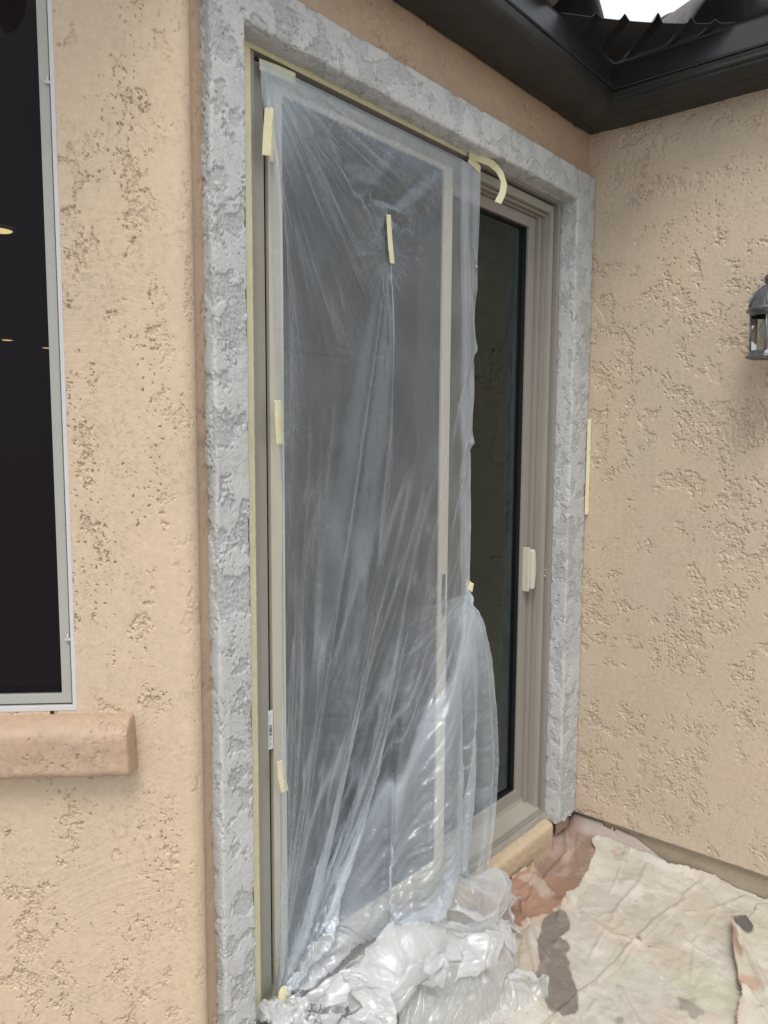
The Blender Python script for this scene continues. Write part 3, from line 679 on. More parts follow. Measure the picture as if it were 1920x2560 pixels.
tape('long strip of masking tape edging the left side of the door frame', [(-1.5215, -0.0035, 0.0), (-1.5215, -0.0035, 1.2), (-1.5215, -0.0035, 2.425)], 0.020, X_, 'masking tape strips edging the door frame')
tape('long strip of masking tape edging the top of the door frame', [(-1.56, -0.0045, 2.4305), (-0.9, -0.0045, 2.431), (-0.585, -0.0045, 2.432)], 0.022, Z_, 'masking tape strips edging the door frame')
tape('masking tape piece fixing the top left corner of the sheet', [(-1.490, -0.0095, 2.391), (-1.43, -0.0105, 2.395), (-1.376, -0.009, 2.398)], 0.026, Z_, wob=0.0008)
tape('half peeled masking tape hanging below the sheet top left corner', [(-1.476, -0.0270, 2.292), (-1.484, -0.030, 2.24), (-1.492, -0.034, 2.180)], 0.022, (0.9, -0.35, 0))
tape('narrow masking tape piece stuck behind the peeled one at upper left', [(-1.464, -0.021, 2.300), (-1.468, -0.024, 2.235), (-1.468, -0.024, 2.175)], 0.010, (0.95, -0.2, 0))
tape('masking tape piece holding the left edge of sheet at mid height', [(-1.4495, -0.0205, 1.618), (-1.447, -0.0205, 1.56), (-1.4435, -0.0205, 1.508)], 0.026, X_, wob=0.0006)
tape('torn masking tape piece low on the left edge of the sheet', [(-1.4505, -0.0205, 0.700), (-1.449, -0.0215, 0.655), (-1.441, -0.024, 0.612)], 0.026, X_, wob=0.0012)
tape('single masking tape piece stuck on the middle of the sheet', [(-1.038, -0.0220, 2.150), (-1.031, -0.0215, 2.085), (-1.021, -0.0220, 2.020)], 0.020, (0.99, 0, 0.05), wob=0.0006)
tape('masking tape piece at the top right corner of the sheet', [(-0.640, -0.0135, 2.412), (-0.60, -0.0145, 2.402), (-0.575, -0.0135, 2.392)], 0.028, (0.35, 0, 1), wob=0.0008)
tape('loose curling tail of masking tape hanging at the sheet top right', [(-0.640, -0.014, 2.424), (-0.585, -0.022, 2.424), (-0.540, -0.032, 2.420), (-0.502, -0.042, 2.400), (-0.485, -0.048, 2.368), (-0.495, -0.050, 2.335), (-0.520, -0.048, 2.298)], 0.024, [(0.2, 0.1, 1), (0.15, -0.3, 0.95), (0.3, -0.6, 0.7), (0.7, -0.6, 0.3), (0.9, -0.4, 0.0), (0.85, -0.5, -0.25), (0.75, -0.6, -0.3)])
tape('small masking tape tab above the gathered fold at right edge', [(-0.628, -0.020, 1.052), (-0.612, -0.024, 1.040), (-0.598, -0.030, 1.030)], 0.030, (0.3, 0, 1), wob=0.001)
tape('masking tape strip in the corner between surround and right wall', [(XR-0.012, -0.0745, 1.615), (XR-0.011, -0.0745, 1.42), (XR-0.0115, -0.0745, 1.232)], 0.019, (0.9, -0.43, 0), 'masking tape strips edging the door frame')
# crumpled tape knob at the bottom left anchor
ph = np.linspace(0, PI, 22); th = np.linspace(0, 2*PI, 33); TH, PH = np.meshgrid(th, ph)
rr = 0.021*(1+0.28*fbm(np.cos(TH)*1.7+3, np.sin(TH)*1.7+PH*1.5, 5, 3))
P = np.stack([-1.462+rr*np.sin(PH)*np.cos(TH)*0.9, -0.034+rr*np.sin(PH)*np.sin(TH)*0.55, 0.058+rr*np.cos(PH)*1.25], -1)
tag(np_mesh('masking_tape', P, M['tape'], flip=True), 'crumpled knob of masking tape at the sheet bottom left', 'masking tape', 'masking tape pieces holding the plastic')

# ================================================================= plastic sheet (draped shape stored as a coarse grid of points, smoothed and creased here)
SHEET_NV, SHEET_NU = 140, 67
SHEET_STEPS = (
-3725,35,35,35,34,35,35,35,35,35,34,35,35,35,35,35,35,34,35,35,35,35,35,35,34,35,35,35,35,35,34,35,35,35,35,35,35,34,35,35,35,35,35,34,35,35,35,35,35,35,34,35,35,35,35,35,35,34,35,35,35,35,35,34,35,35,35,3,-1,-1,-1,1,0,0,-1,0,0,1,
-1,0,0,0,0,0,0,0,0,0,0,0,0,0,0,0,0,0,0,0,0,0,0,0,0,-1,1,0,0,0,0,0,0,0,0,0,0,0,-1,1,0,0,0,0,-1,0,1,0,0,0,0,-1,1,0,-1,-1,4,-1,-2,1,-1,0,0,0,0,0,-1,1,-1,0,0,0,0,0,0,0,0,0,0,0,0,0,0,0,0,0,0,0,0,0,0,0,0,0,0,0,0,0,-1,1,0,0,0,-1,0,1,0,0,
-1,0,0,1,0,0,0,0,-1,0,1,-1,0,0,0,6,-4,0,-1,0,0,0,0,0,-1,1,0,0,0,-1,0,0,0,0,0,0,0,0,-1,1,0,0,0,0,0,0,0,0,0,0,-1,1,0,0,0,-1,0,1,0,0,-1,0,1,0,-1,0,0,1,0,-1,0,0,0,0,0,1,0,-1,1,-1,0,0,9,-7,2,-3,0,0,0,0,0,1,-1,0,0,0,0,0,-1,1,-1,0,0,0,0,
0,0,0,0,0,0,0,0,0,0,0,-1,1,0,0,0,-1,1,0,0,-1,0,1,-1,0,0,0,0,0,0,0,0,0,0,0,0,0,0,0,0,0,0,0,0,10,-7,1,-3,0,0,0,0,0,-1,1,0,0,0,0,-1,1,-1,0,0,0,0,0,0,0,0,0,0,0,-1,1,0,0,-1,1,0,0,0,-1,1,0,-1,0,0,0,0,0,-1,0,1,0,0,-1,0,1,0,0,0,0,0,-1,0,
1,-1,1,0,-1,12,-8,0,-1,-1,-1,0,0,0,1,-1,0,0,0,0,1,-2,1,0,-1,0,0,0,1,-1,0,0,0,-1,1,0,-1,0,1,0,0,0,-1,0,0,-1,1,0,0,-1,0,0,1,0,0,-1,0,1,0,-1,0,0,0,0,0,1,0,0,0,-1,0,1,12,-6,-3,-1,-1,0,0,1,-1,0,0,0,1,-1,1,-1,1,-1,0,1,-2,0,-1,0,1,0,-1,
0,1,-1,0,1,0,0,0,-1,-1,1,0,0,0,-1,-1,1,1,-1,1,0,-1,0,0,0,0,0,1,0,0,-1,0,0,0,0,0,0,1,0,-1,12,-5,-4,0,-2,0,0,0,0,0,1,-1,0,0,0,0,1,0,-1,0,1,-1,0,-1,-1,0,1,-1,0,1,0,0,-1,0,0,-1,1,0,0,-2,0,1,1,0,-1,1,-1,-1,1,0,1,-1,0,0,0,0,0,1,-1,0,0,
0,0,0,0,0,0,12,-2,-6,-1,-1,0,-1,0,1,-1,0,1,-1,1,-1,1,-1,1,1,-2,0,1,0,0,1,0,-3,1,-3,-1,0,0,0,0,0,2,0,-3,0,2,1,0,-1,-1,0,0,1,1,-1,0,0,1,-1,0,0,0,0,-1,1,0,0,0,0,0,-1,0,0,0,4,-3,2,-1,-1,0,0,0,0,0,0,0,0,1,-1,1,-1,0,2,-1,-1,1,1,-1,0,-2,
-1,2,0,-2,-1,0,-1,-1,0,-1,3,1,0,0,-3,1,1,0,0,0,0,0,0,0,0,1,-1,0,0,0,0,0,0,0,-1,0,1,-1,0,0,-1,6,-5,2,0,-1,0,0,0,0,0,0,1,-1,0,1,-1,1,0,-1,2,0,-1,-1,1,0,4,0,-1,1,1,-3,0,-11,1,1,1,0,0,0,0,2,0,0,0,0,0,0,0,0,0,0,-1,1,0,0,-1,1,0,0,-1,1,
0,-1,1,-2,-1,0,0,0,2,-1,0,0,0,0,1,-1,0,0,0,0,0,0,0,1,0,0,0,0,0,0,-1,1,0,2,0,0,2,-10,10,-7,-2,0,0,0,0,0,0,0,0,1,0,0,-1,1,0,0,0,0,0,0,0,0,0,0,-1,1,0,-1,-2,1,1,-1,-1,2,-1,2,0,0,0,-1,0,0,0,0,0,1,-1,0,1,-1,0,1,-1,1,0,1,-1,1,-1,1,0,-1,
-1,-4,10,0,-5,-3,-1,0,-1,0,0,1,0,0,0,0,-1,1,0,0,0,-1,1,0,0,0,0,0,0,0,0,0,0,-2,0,0,-23,0,0,1,0,1,-1,0,0,0,0,0,0,0,0,0,0,0,1,-1,0,1,-1,1,0,0,0,1,0,-1,-1,0,5,0,0,-5,-2,0,-1,0,0,0,0,0,0,0,-1,1,0,0,0,0,0,0,0,0,0,0,0,0,0,0,0,0,-1,-2,2,
21,0,1,-1,1,0,0,0,0,0,0,0,0,0,0,0,0,0,0,1,-1,0,1,0,-1,1,0,0,-1,0,2,2,0,1,1,-7,-2,0,0,0,0,0,0,0,0,0,0,0,0,0,0,0,1,-1,0,0,0,0,0,0,1,-1,0,0,0,-2,0,2,1,-1,1,0,1,0,-1,0,0,0,0,0,0,0,0,0,0,0,0,1,-1,0,0,1,0,0,0,1,1,0,0,1,0,1,-5,-3,0,0,1,
-1,0,0,0,0,0,1,-1,0,0,0,0,0,0,0,0,0,0,0,0,0,0,0,0,2,-3,-2,3,0,1,-1,1,0,0,0,0,0,0,0,0,0,0,0,0,0,0,0,0,1,-1,0,0,0,0,0,0,0,0,0,0,-1,-3,0,1,-1,1,0,0,0,0,0,0,0,0,1,-1,0,0,0,0,1,-1,0,0,1,-1,0,0,1,-1,0,2,-1,1,0,1,-1,1,0,0,0,0,0,0,-1,1,0,
0,0,0,0,0,0,0,0,0,1,-1,0,0,0,0,0,0,0,0,-1,-2,1,0,-1,1,-1,0,1,-1,0,0,0,0,0,0,1,-1,0,0,0,0,1,-1,0,0,1,-1,0,0,0,0,1,1,-2,1,1,0,0,-1,2,-1,0,0,0,0,0,0,0,0,0,0,0,0,0,0,0,0,0,0,0,0,0,0,0,-1,-1,0,0,-1,2,-2,0,0,0,0,1,0,-1,0,0,0,0,0,1,0,-1,
0,0,0,1,-1,0,0,1,-1,0,1,0,0,1,-1,0,1,-1,0,1,-1,1,0,0,-1,1,0,0,0,-1,1,0,0,0,0,0,-1,0,1,0,0,0,0,0,-1,0,0,-1,0,-3,3,0,-1,1,0,-1,0,0,1,0,0,-1,0,0,0,0,1,0,-1,0,0,1,0,-1,0,1,0,-1,0,1,3,-2,-2,2,-1,0,-1,1,0,0,0,0,0,0,0,-1,1,0,0,0,0,0,-1,
1,0,0,0,0,0,0,-1,0,-1,1,-2,1,-4,5,-1,0,-1,0,1,0,-1,0,0,0,1,0,0,-1,0,0,0,1,0,-1,0,0,1,-1,0,0,1,0,0,1,0,-2,1,0,-1,1,0,0,0,0,0,0,-1,0,1,0,0,0,0,-1,0,1,0,0,0,0,0,-1,0,1,-1,0,-1,-1,1,-5,6,-1,0,0,0,-1,0,1,0,0,-1,0,0,0,1,0,0,-1,0,0,1,0,
-1,0,1,0,0,-1,1,-1,2,1,0,2,-1,0,-1,1,0,0,-1,1,0,0,0,0,0,0,-1,0,1,0,0,0,0,-1,0,0,1,0,-2,0,1,-2,1,-1,-4,5,-1,1,0,-1,1,0,0,-1,0,1,0,0,0,-1,0,0,1,0,0,-1,0,1,0,0,-1,0,1,-1,1,0,4,0,1,0,-1,0,0,1,-1,1,0,-1,1,0,0,-1,0,1,0,0,0,-1,0,0,1,0,0,
-1,0,-1,0,0,-2,2,-3,-1,4,0,-1,1,0,0,0,-1,1,0,0,-1,0,0,1,0,0,-1,0,0,1,0,0,-1,0,1,0,0,0,-1,0,1,3,2,0,-1,0,0,-1,1,0,-1,1,0,-1,0,1,0,0,0,-1,0,1,0,0,0,-1,0,1,-2,0,1,-1,-1,1,-4,1,2,1,0,0,0,0,-1,1,0,0,-1,1,0,0,0,-1,0,1,0,0,0,-1,0,1,0,0,
-1,0,0,1,0,-3,-6,2,-1,-1,0,1,0,0,0,0,0,-1,1,0,0,-1,0,0,1,0,0,-1,0,0,1,-1,0,-1,1,0,-3,2,0,-5,3,1,0,1,0,0,0,0,0,0,-1,1,0,0,-1,0,1,0,0,0,-1,0,1,0,0,-1,0,1,-1,1,0,-2,-5,6,2,0,-1,-1,0,1,-1,0,1,-1,1,0,-1,0,1,0,0,-1,0,0,1,0,-1,0,1,-2,0,
1,-1,-2,2,-3,-3,5,0,1,0,-1,1,0,0,0,-1,1,0,0,-1,1,0,0,0,-1,0,1,0,0,-1,0,1,0,0,0,0,-1,-7,8,0,2,1,-3,1,-1,0,1,0,-1,1,-1,0,1,0,-1,0,0,1,0,0,-1,0,1,-1,-1,-1,1,0,-2,1,1,-3,-1,3,0,1,0,0,0,0,0,0,0,0,0,-1,1,0,0,0,-1,1,0,0,-1,0,1,0,0,0,-1,
1,-1,-7,9,-1,0,3,2,-5,0,1,0,0,-1,1,-1,1,0,-1,0,1,0,0,-1,0,0,1,-1,0,1,-2,0,1,-1,-2,2,0,-4,0,4,-2,2,0,0,0,0,0,0,0,0,0,0,0,0,0,-1,1,0,0,-1,1,0,0,0,-1,0,1,0,-7,8,-1,0,1,2,3,-4,-1,0,0,0,1,-1,1,-1,0,1,0,-1,0,0,1,-1,0,0,1,-1,-1,0,0,1,-2,
-1,2,-2,-3,2,2,0,1,0,0,0,0,0,0,0,0,0,0,0,0,-1,1,0,0,-1,1,0,0,0,-1,1,0,0,-6,7,-1,0,0,0,3,3,-5,-1,0,0,1,-1,1,-1,1,0,-1,0,1,0,-1,0,1,0,-1,0,0,-1,0,1,-1,-2,1,1,-3,-3,5,1,-2,2,0,1,-1,0,0,0,0,0,0,0,0,0,0,0,0,0,0,0,0,0,-1,1,0,0,-5,5,0,0,
0,1,-1,5,-2,-3,0,0,1,-1,1,-1,1,-1,0,1,-1,0,0,1,-1,0,0,0,0,0,-1,-1,2,-2,-1,2,0,-4,0,2,1,0,1,0,0,0,0,0,0,0,0,0,0,0,0,0,0,0,-1,1,0,0,-1,1,0,0,-3,3,0,1,-1,1,-1,-1,9,-4,-4,-1,0,0,0,0,0,0,1,-1,0,1,-1,0,0,1,-1,0,1,-1,-1,-1,2,-1,-1,-1,2,
-1,-3,0,4,-1,0,1,0,0,0,0,1,-1,0,0,0,0,0,-1,1,0,0,0,0,0,0,0,0,0,-1,0,1,1,-1,1,-1,0,0,7,-10,3,0,1,-1,0,0,1,-1,0,1,-1,0,1,-1,0,0,0,0,0,0,-2,1,1,-1,-3,2,1,-3,-3,3,2,0,0,1,1,-1,1,-1,0,0,0,0,0,0,0,1,-1,0,0,0,0,0,0,0,0,0,-1,1,1,-1,0,0,1,
-4,2,0,3,-3,0,0,0,1,0,-1,1,-1,0,0,0,0,1,-1,0,1,-1,0,-1,0,0,0,-1,-1,1,1,-3,-2,3,2,-1,0,1,0,0,0,0,0,0,1,-1,0,0,0,0,0,0,0,0,0,0,0,0,0,-1,0,2,-1,0,0,1,-1,-2,0,0,2,-3,1,0,0,0,0,0,0,0,0,1,-1,0,0,0,0,0,0,-1,-1,0,1,0,-2,0,3,-2,-4,1,3,0,0,
0,1,0,0,0,1,-1,1,-1,0,0,1,-1,0,0,0,0,0,0,0,0,0,0,0,0,0,1,0,0,0,-1,-1,-7,4,-4,0,-1,0,1,0,0,0,0,0,0,0,0,0,0,0,0,0,0,-1,-1,1,1,-1,-3,2,1,-2,-3,1,3,1,-1,1,0,0,1,-1,0,0,0,0,1,-1,0,0,0,0,0,0,1,-1,0,0,0,0,0,1,0,-1,0,1,-1,-14,-2,3,4,-2,
-3,1,0,0,0,0,0,0,1,-1,0,0,0,0,0,0,0,0,-1,-1,1,1,-3,0,1,1,-4,-2,3,2,0,0,1,1,-1,0,0,0,1,-1,0,0,0,0,0,0,1,-1,0,0,0,0,0,1,-1,0,1,-1,0,1,-1,-8,16,10,-2,4,-3,-1,0,0,0,0,0,1,-1,0,0,0,0,0,0,0,0,-1,0,-1,1,1,-2,-2,1,2,-1,-3,-1,4,1,-1,0,1,0,
0,0,1,-1,0,0,0,0,0,0,1,-1,0,0,0,0,1,-1,0,0,0,0,0,1,0,-1,-3,9,-1,-8,3,3,-3,-1,1,0,0,0,0,0,0,0,0,0,0,0,0,0,0,0,-2,0,1,0,-1,-1,0,3,-3,-3,1,2,2,-1,1,-1,1,1,-1,0,0,0,1,0,-1,1,-1,0,0,0,1,-1,0,0,1,-1,0,0,1,0,-1,1,-1,3,0,-9,6,1,4,-3,-1,
-1,1,0,0,0,0,0,0,0,0,0,0,-1,1,0,-1,-1,0,1,0,-2,-1,3,0,-3,-3,3,3,-1,1,-1,1,0,0,0,0,1,-1,0,0,0,0,1,-1,1,-1,0,1,-1,0,0,0,0,1,0,-1,1,-1,1,1,-10,9,1,0,2,-1,-1,0,-1,1,0,0,-1,1,-1,1,0,0,0,0,0,-1,0,-1,1,1,-1,-3,1,2,-1,-4,0,3,1,1,-1,1,0,0,
0,1,-1,0,0,0,0,1,-1,0,0,0,1,-1,0,1,-1,0,1,-1,0,0,1,-1,1,1,-10,9,0,0,-1,2,-3,0,1,0,0,0,0,0,0,0,0,-1,1,-1,1,0,-1,-1,0,1,0,-2,-1,2,2,-3,-3,0,3,2,-1,0,0,1,0,0,0,0,0,1,-1,1,-1,0,0,1,-1,0,1,-1,0,1,-1,0,1,0,-1,0,1,0,-9,9,0,0,0,-1,2,-2,0,
-1,1,0,0,0,0,0,0,0,0,0,0,0,-1,0,-1,0,1,0,-2,0,2,0,-3,-2,1,3,1,0,0,0,0,1,-1,0,1,-1,0,0,0,0,1,-1,0,1,-1,0,1,-1,0,1,-1,0,0,1,-1,0,-6,7,0,0,1,0,-3,1,-2,1,0,-1,0,1,0,0,-1,1,-1,1,-1,1,-1,0,-1,0,1,1,-2,-2,1,3,-2,-3,-2,4,2,0,-1,0,1,0,0,0,
0,0,0,0,0,0,0,0,1,-1,0,0,0,0,1,-1,0,1,0,-1,0,1,-5,4,1,0,0,0,0,-2,0,-1,0,1,0,0,-1,0,1,0,0,0,-1,1,-1,1,-1,-1,0,2,-1,-2,-1,3,0,-2,-4,1,3,2,-1,1,0,0,0,0,1,-1,0,0,0,1,-1,1,-1,0,1,-1,1,-1,0,0,1,-1,0,0,0,0,-2,1,2,0,0,0,0,0,-4,1,-2,1,-1,
1,0,0,0,-1,1,-1,1,0,-1,1,-1,0,-1,0,1,-1,-2,1,1,1,-3,-2,1,3,0,1,-1,1,0,0,0,0,0,0,1,-1,0,0,0,1,-1,0,0,0,1,-1,0,0,0,0,0,1,-1,-2,3,0,0,0,0,0,0,-4,1,-1,0,0,-1,0,0,1,0,-1,1,-1,0,1,0,-1,-1,0,1,1,-2,-2,1,3,-2,-4,-1,3,3,0,-1,1,0,0,0,0,0,0,
0,0,0,0,1,-1,0,0,0,1,-1,0,1,-1,0,1,-1,0,0,-2,3,0,0,0,0,0,-1,1,-5,0,-1,1,0,0,0,0,-1,1,0,-1,0,1,-1,0,0,-2,1,1,-1,-2,1,2,0,-2,-3,0,3,1,1,0,-1,0,1,0,0,0,0,0,0,0,0,0,0,0,1,-1,0,1,-1,0,1,-1,0,1,-1,-1,1,1,0,-1,1,0,0,0,0,-1,0,0,0,-1,0,0,
1,0,-1,0,1,0,-1,1,-1,-1,0,0,2,-2,-1,0,2,0,-3,-3,1,4,1,0,-1,1,0,0,0,0,0,0,0,0,1,-1,0,1,-1,0,1,-1,0,1,-1,0,1,-1,0,0,0,1,0,0,0,0,0,0,0,-1,0,0,0,-1,1,0,0,-1,0,1,0,-1,0,1,-1,0,-1,0,2,-1,-1,-2,1,2,-1,-4,-1,3,2,1,-1,1,0,0,-1,1,0,0,0,0,0,
0,0,0,0,0,0,0,0,0,0,0,0,0,1,-1,0,0,1,-1,1,0,-1,0,1,0,0,-1,0,-1,1,-1,0,0,1,0,-1,0,0,0,0,1,-2,-1,1,1,0,-3,0,3,1,-3,-4,1,3,2,0,0,0,0,0,0,0,0,0,0,0,0,0,0,0,0,1,-1,0,1,-1,0,1,-1,0,0,0,1,0,0,0,0,0,0,0,0,-1,1,-1,1,-1,-1,1,0,0,-1,0,0,0,0,
1,-1,-1,0,0,1,0,-2,-1,2,1,-1,-3,-2,1,4,1,0,-1,0,0,1,0,0,0,0,0,0,0,0,0,0,0,0,0,0,0,1,-1,0,1,0,-1,1,0,0,0,0,0,0,0,0,0,0,0,-1,0,0,0,-1,0,0,0,0,1,0,0,-1,1,-1,-1,0,1,0,-2,-1,2,2,-2,-4,-1,3,2,1,-1,1,0,0,-1,1,0,0,-1,1,0,0,-1,1,0,0,0,0,0,
0,0,1,-1,0,0,1,0,-1,1,0,0,0,0,1,0,-1,0,-1,0,0,0,-1,0,1,0,0,0,-1,0,0,0,0,-1,-1,1,2,-1,-3,1,2,0,-3,-3,1,3,2,0,0,0,0,0,0,0,0,-1,1,0,0,-1,1,0,0,0,0,0,0,0,0,0,1,0,0,0,-1,1,0,0,1,-1,1,-1,0,0,-1,1,-2,0,0,0,-1,0,0,0,0,0,0,0,1,-2,0,0,1,0,
-2,-1,2,1,0,-4,-2,1,4,1,0,0,-1,0,1,0,0,-1,1,0,0,-1,1,0,0,0,-1,0,1,0,0,0,0,0,0,0,0,1,0,0,0,0,1,-1,1,0,0,-2,0,0,0,0,-1,1,-1,0,0,0,0,0,0,0,0,-2,1,2,-1,-2,0,1,2,-3,-3,-1,3,2,1,-1,0,1,0,-1,0,0,1,0,0,-1,1,-1,0,0,0,1,0,0,0,0,0,0,0,1,0,0,
0,0,0,0,0,0,1,-1,1,1,5,-20,8,-1,1,-1,0,0,0,0,0,0,0,0,-1,0,0,1,0,-1,-2,1,2,0,-3,-3,0,4,2,0,0,0,0,-1,0,1,0,0,0,0,0,-1,0,0,0,1,0,-1,0,0,0,1,0,1,-1,0,0,1,0,1,0,0,-1,0,1,-1,0,-6,17,-1,0,0,-1,0,0,0,0,0,-1,1,0,0,-2,1,1,0,-2,-1,2,2,-2,-4,
-2,3,3,1,-1,0,0,0,0,0,-1,0,0,0,-1,-2,-1,0,0,0,-2,-1,0,-1,0,0,-1,0,-1,-1,-1,0,-1,0,-2,0,-1,0,-2,-1,0,-1,2,0,1,0,0,-1,0,0,0,0,0,0,0,0,-1,0,0,1,0,-3,1,2,1,-3,-3,-1,3,2,1,0,0,0,-1,0,-1,1,2,1,0,0,0,1,1,0,2,1,1,1,0,1,1,2,2,1,1,2,0,1,2,
2,1,1,1,1,1,2,2,3,2,2,0,1,-2,0,0,0,0,-1,1,0,0,-1,0,1,0,-2,-1,1,3,-2,-3,-3,2,3,2,0,0,-1,0,0,-1,0,2,0,2,0,-1,1,1,1,1,1,1,0,1,2,0,2,1,2,1,2,0,2,1,1,2,2,1,1,1,1,2,3,1,2,2,0,0,0,-1,0,0,-1,1,0,-1,0,0,0,1,0,-2,0,2,0,-1,-4,-2,2,4,1,-1,0,
1,-1,-1,-1,1,1,1,0,-1,-1,2,1,-2,2,1,-1,2,0,0,2,1,2,1,1,0,1,0,1,1,2,1,1,-1,1,1,2,1,2,1,2,-1,1,-1,0,0,-1,1,-1,1,0,-1,-1,1,1,-1,-2,1,2,0,-3,-3,0,3,2,1,0,0,-1,-1,-1,0,1,0,1,-1,-3,3,1,-2,1,2,-2,1,1,1,0,0,1,2,0,1,1,0,0,1,1,1,1,0,0,0,0,
2,2,0,1,2,0,1,-2,-1,0,1,0,0,-1,1,-1,0,1,1,-2,-1,1,2,-1,-4,-3,2,3,2,0,0,-1,0,-1,-2,1,1,1,0,-4,1,3,0,-2,2,0,-2,2,1,0,1,0,2,0,2,1,0,0,1,-1,2,1,1,0,0,0,1,1,1,1,1,2,-1,1,0,-1,0,0,-1,1,0,-1,0,0,1,-1,-2,0,3,0,-2,-4,-1,3,3,1,-1,0,0,-2,-2,
1,1,0,1,-3,-4,6,2,-3,0,2,-1,-1,2,1,1,0,2,0,2,0,1,1,0,0,0,2,2,1,0,-1,0,1,1,2,0,1,3,-1,2,-1,-1,-1,0,0,0,1,-1,0,1,1,-2,-1,1,1,0,-4,-3,1,3,3,0,0,-1,-1,-2,-1,1,1,1,-2,-5,2,5,-2,-1,1,1,-5,2,3,1,0,0,0,1,0,1,2,0,1,-2,1,1,1,1,0,0,-1,1,0,1,
1,1,5,-1,2,-1,-2,1,-1,1,0,-1,0,0,1,0,-2,-1,3,1,-2,-4,-2,1,4,2,0,-1,0,-2,-2,0,2,0,0,-4,-7,9,2,-2,0,2,-1,-4,3,2,1,0,0,1,1,0,2,0,2,-2,-1,1,2,1,1,0,-1,0,2,0,1,0,1,2,-2,2,0,-2,0,1,-1,1,0,-1,0,1,-1,-1,1,1,1,-4,-3,-1,4,3,0,-1,0,-2,-2,-1,
2,1,0,-2,-5,-2,7,0,-1,0,2,-5,-2,4,2,0,0,1,-1,0,0,2,2,-1,0,-2,2,0,2,0,-1,0,-1,1,-1,2,0,1,1,-2,3,0,-3,1,-1,1,-1,0,0,1,1,-2,-2,2,2,-2,-3,-4,2,3,2,1,0,-2,-2,-2,1,1,1,0,-4,-12,10,4,-2,0,2,0,-7,1,4,1,1,0,-1,0,-1,1,2,2,0,-3,-1,3,-1,2,0,
0,-1,0,0,-1,1,1,1,1,-4,4,1,-3,0,0,0,1,-1,0,1,-1,-1,1,1,1,-3,-4,-2,3,4,1,0,-2,-1,-3,-1,2,3,-1,-3,-8,-3,10,1,-2,1,2,-2,-7,4,3,1,1,0,-1,-1,-1,2,3,1,-1,-2,-1,2,1,1,0,0,-2,0,1,0,0,1,1,1,-6,6,1,-3,1,-1,1,-1,0,1,0,0,-3,1,3,-1,-4,-4,1,4,
3,1,-2,-1,-3,-2,1,2,1,-1,-4,-13,7,7,0,0,2,1,-5,-5,4,3,1,1,-1,0,-2,0,3,2,0,-1,-2,2,0,0,3,-1,0,-1,-1,2,-2,2,0,1,1,-10,9,5,-5,-1,0,0,0,0,1,0,-2,0,2,1,-3,-4,-2,2,4,2,-1,-1,-2,-4,0,3,3,-1,-3,-9,-6,9,6,-2,0,3,0,-7,-2,4,2,2,1,0,-3,-1,1,
3,2,1,-1,-3,1,0,2,1,1,-1,-1,0,1,-1,0,2,0,0,0,0,3,-5,0,1,0,0,0,0,0,-2,1,2,-1,-3,-4,-1,4,3,1,-1,-2,-4,-1,2,2,1,-1,-6,-7,-1,9,1,0,1,2,-1,-8,0,5,2,1,0,-1,-2,-1,2,4,2,0,-2,-2,2,-1,2,1,0,0,-1,0,1,-1,1,1,1,0,1,1,-1,-1,-1,0,-1,0,1,0,-1,0,
1,1,-2,-4,-4,2,5,2,0,-2,-3,-4,1,3,3,-1,-5,-7,-11,10,7,1,0,0,3,-4,-8,3,4,1,3,0,-3,-2,0,3,2,2,0,-2,-1,2,-3,3,1,1,-1,-1,-1,2,-2,1,2,1,-1,1,1,1,-5,0,0,1,0,0,0,-1,-1,2,1,-3,-6,0,3,4,2,-2,-3,-5,0,2,3,1,-2,-6,-11,-2,11,4,0,-3,6,1,-7,-6,
3,5,1,1,-1,-2,-1,0,3,3,1,-1,-1,-2,2,-2,2,1,0,-1,-2,0,2,-1,0,1,1,-2,1,-1,2,-3,-1,1,0,0,0,0,-2,1,2,-2,-4,-3,0,5,3,-1,-2,-4,-3,1,4,3,-2,-5,-9,-11,9,8,2,0,-1,4,0,-7,-4,5,2,2,2,-3,-2,-1,2,2,3,1,0,-3,-1,2,-2,3,0,0,-1,-1,0,1,-2,1,2,0,0,
0,1,-1,-1,0,0,-1,1,0,-1,0,2,0,-3,-5,-3,4,5,1,-1,-5,-5,0,5,3,0,-3,-8,-11,-2,11,5,2,-2,0,5,-2,-8,-2,5,2,3,-1,-2,-2,1,1,3,2,1,-1,-2,1,0,-3,3,0,1,-1,-1,0,1,0,0,1,1,-2,2,-3,1,-1,0,0,0,0,0,-1,0,1,0,-4,-5,0,5,3,1,-4,-5,-2,3,3,3,-2,-6,
-12,-11,11,9,2,0,-9,10,4,-4,-7,-1,6,1,2,0,-3,-1,1,1,4,2,1,-2,-1,0,-1,-1,2,1,0,-1,-1,0,2,-2,0,3,0,-1,1,-2,0,0,0,0,0,0,0,-1,1,2,-3,-6,-3,3,5,3,-3,-5,-6,2,5,3,0,-5,-9,-12,-1,14,4,1,-1,-4,6,3,-4,-7,1,5,2,1,-2,-2,0,1,2,2,3,0,-1,-1,0,
-2,1,2,0,-1,0,-1,0,1,0,-1,3,0,-1,1,-1,-1,0,0,1,0,-1,-1,0,2,-1,-4,-5,-1,6,4,-1,-4,-7,-1,4,5,2,-3,-8,-15,-9,15,9,1,2,-3,-3,7,1,-5,-6,2,5,1,2,-4,-2,3,2,1,2,1,1,-1,0,0,-5,2,2,1,-1,-1,-1,1,1,0,0,2,0,-1,0,-1,0,0,1,-1,0,1,-1,0,1,-1,-7,
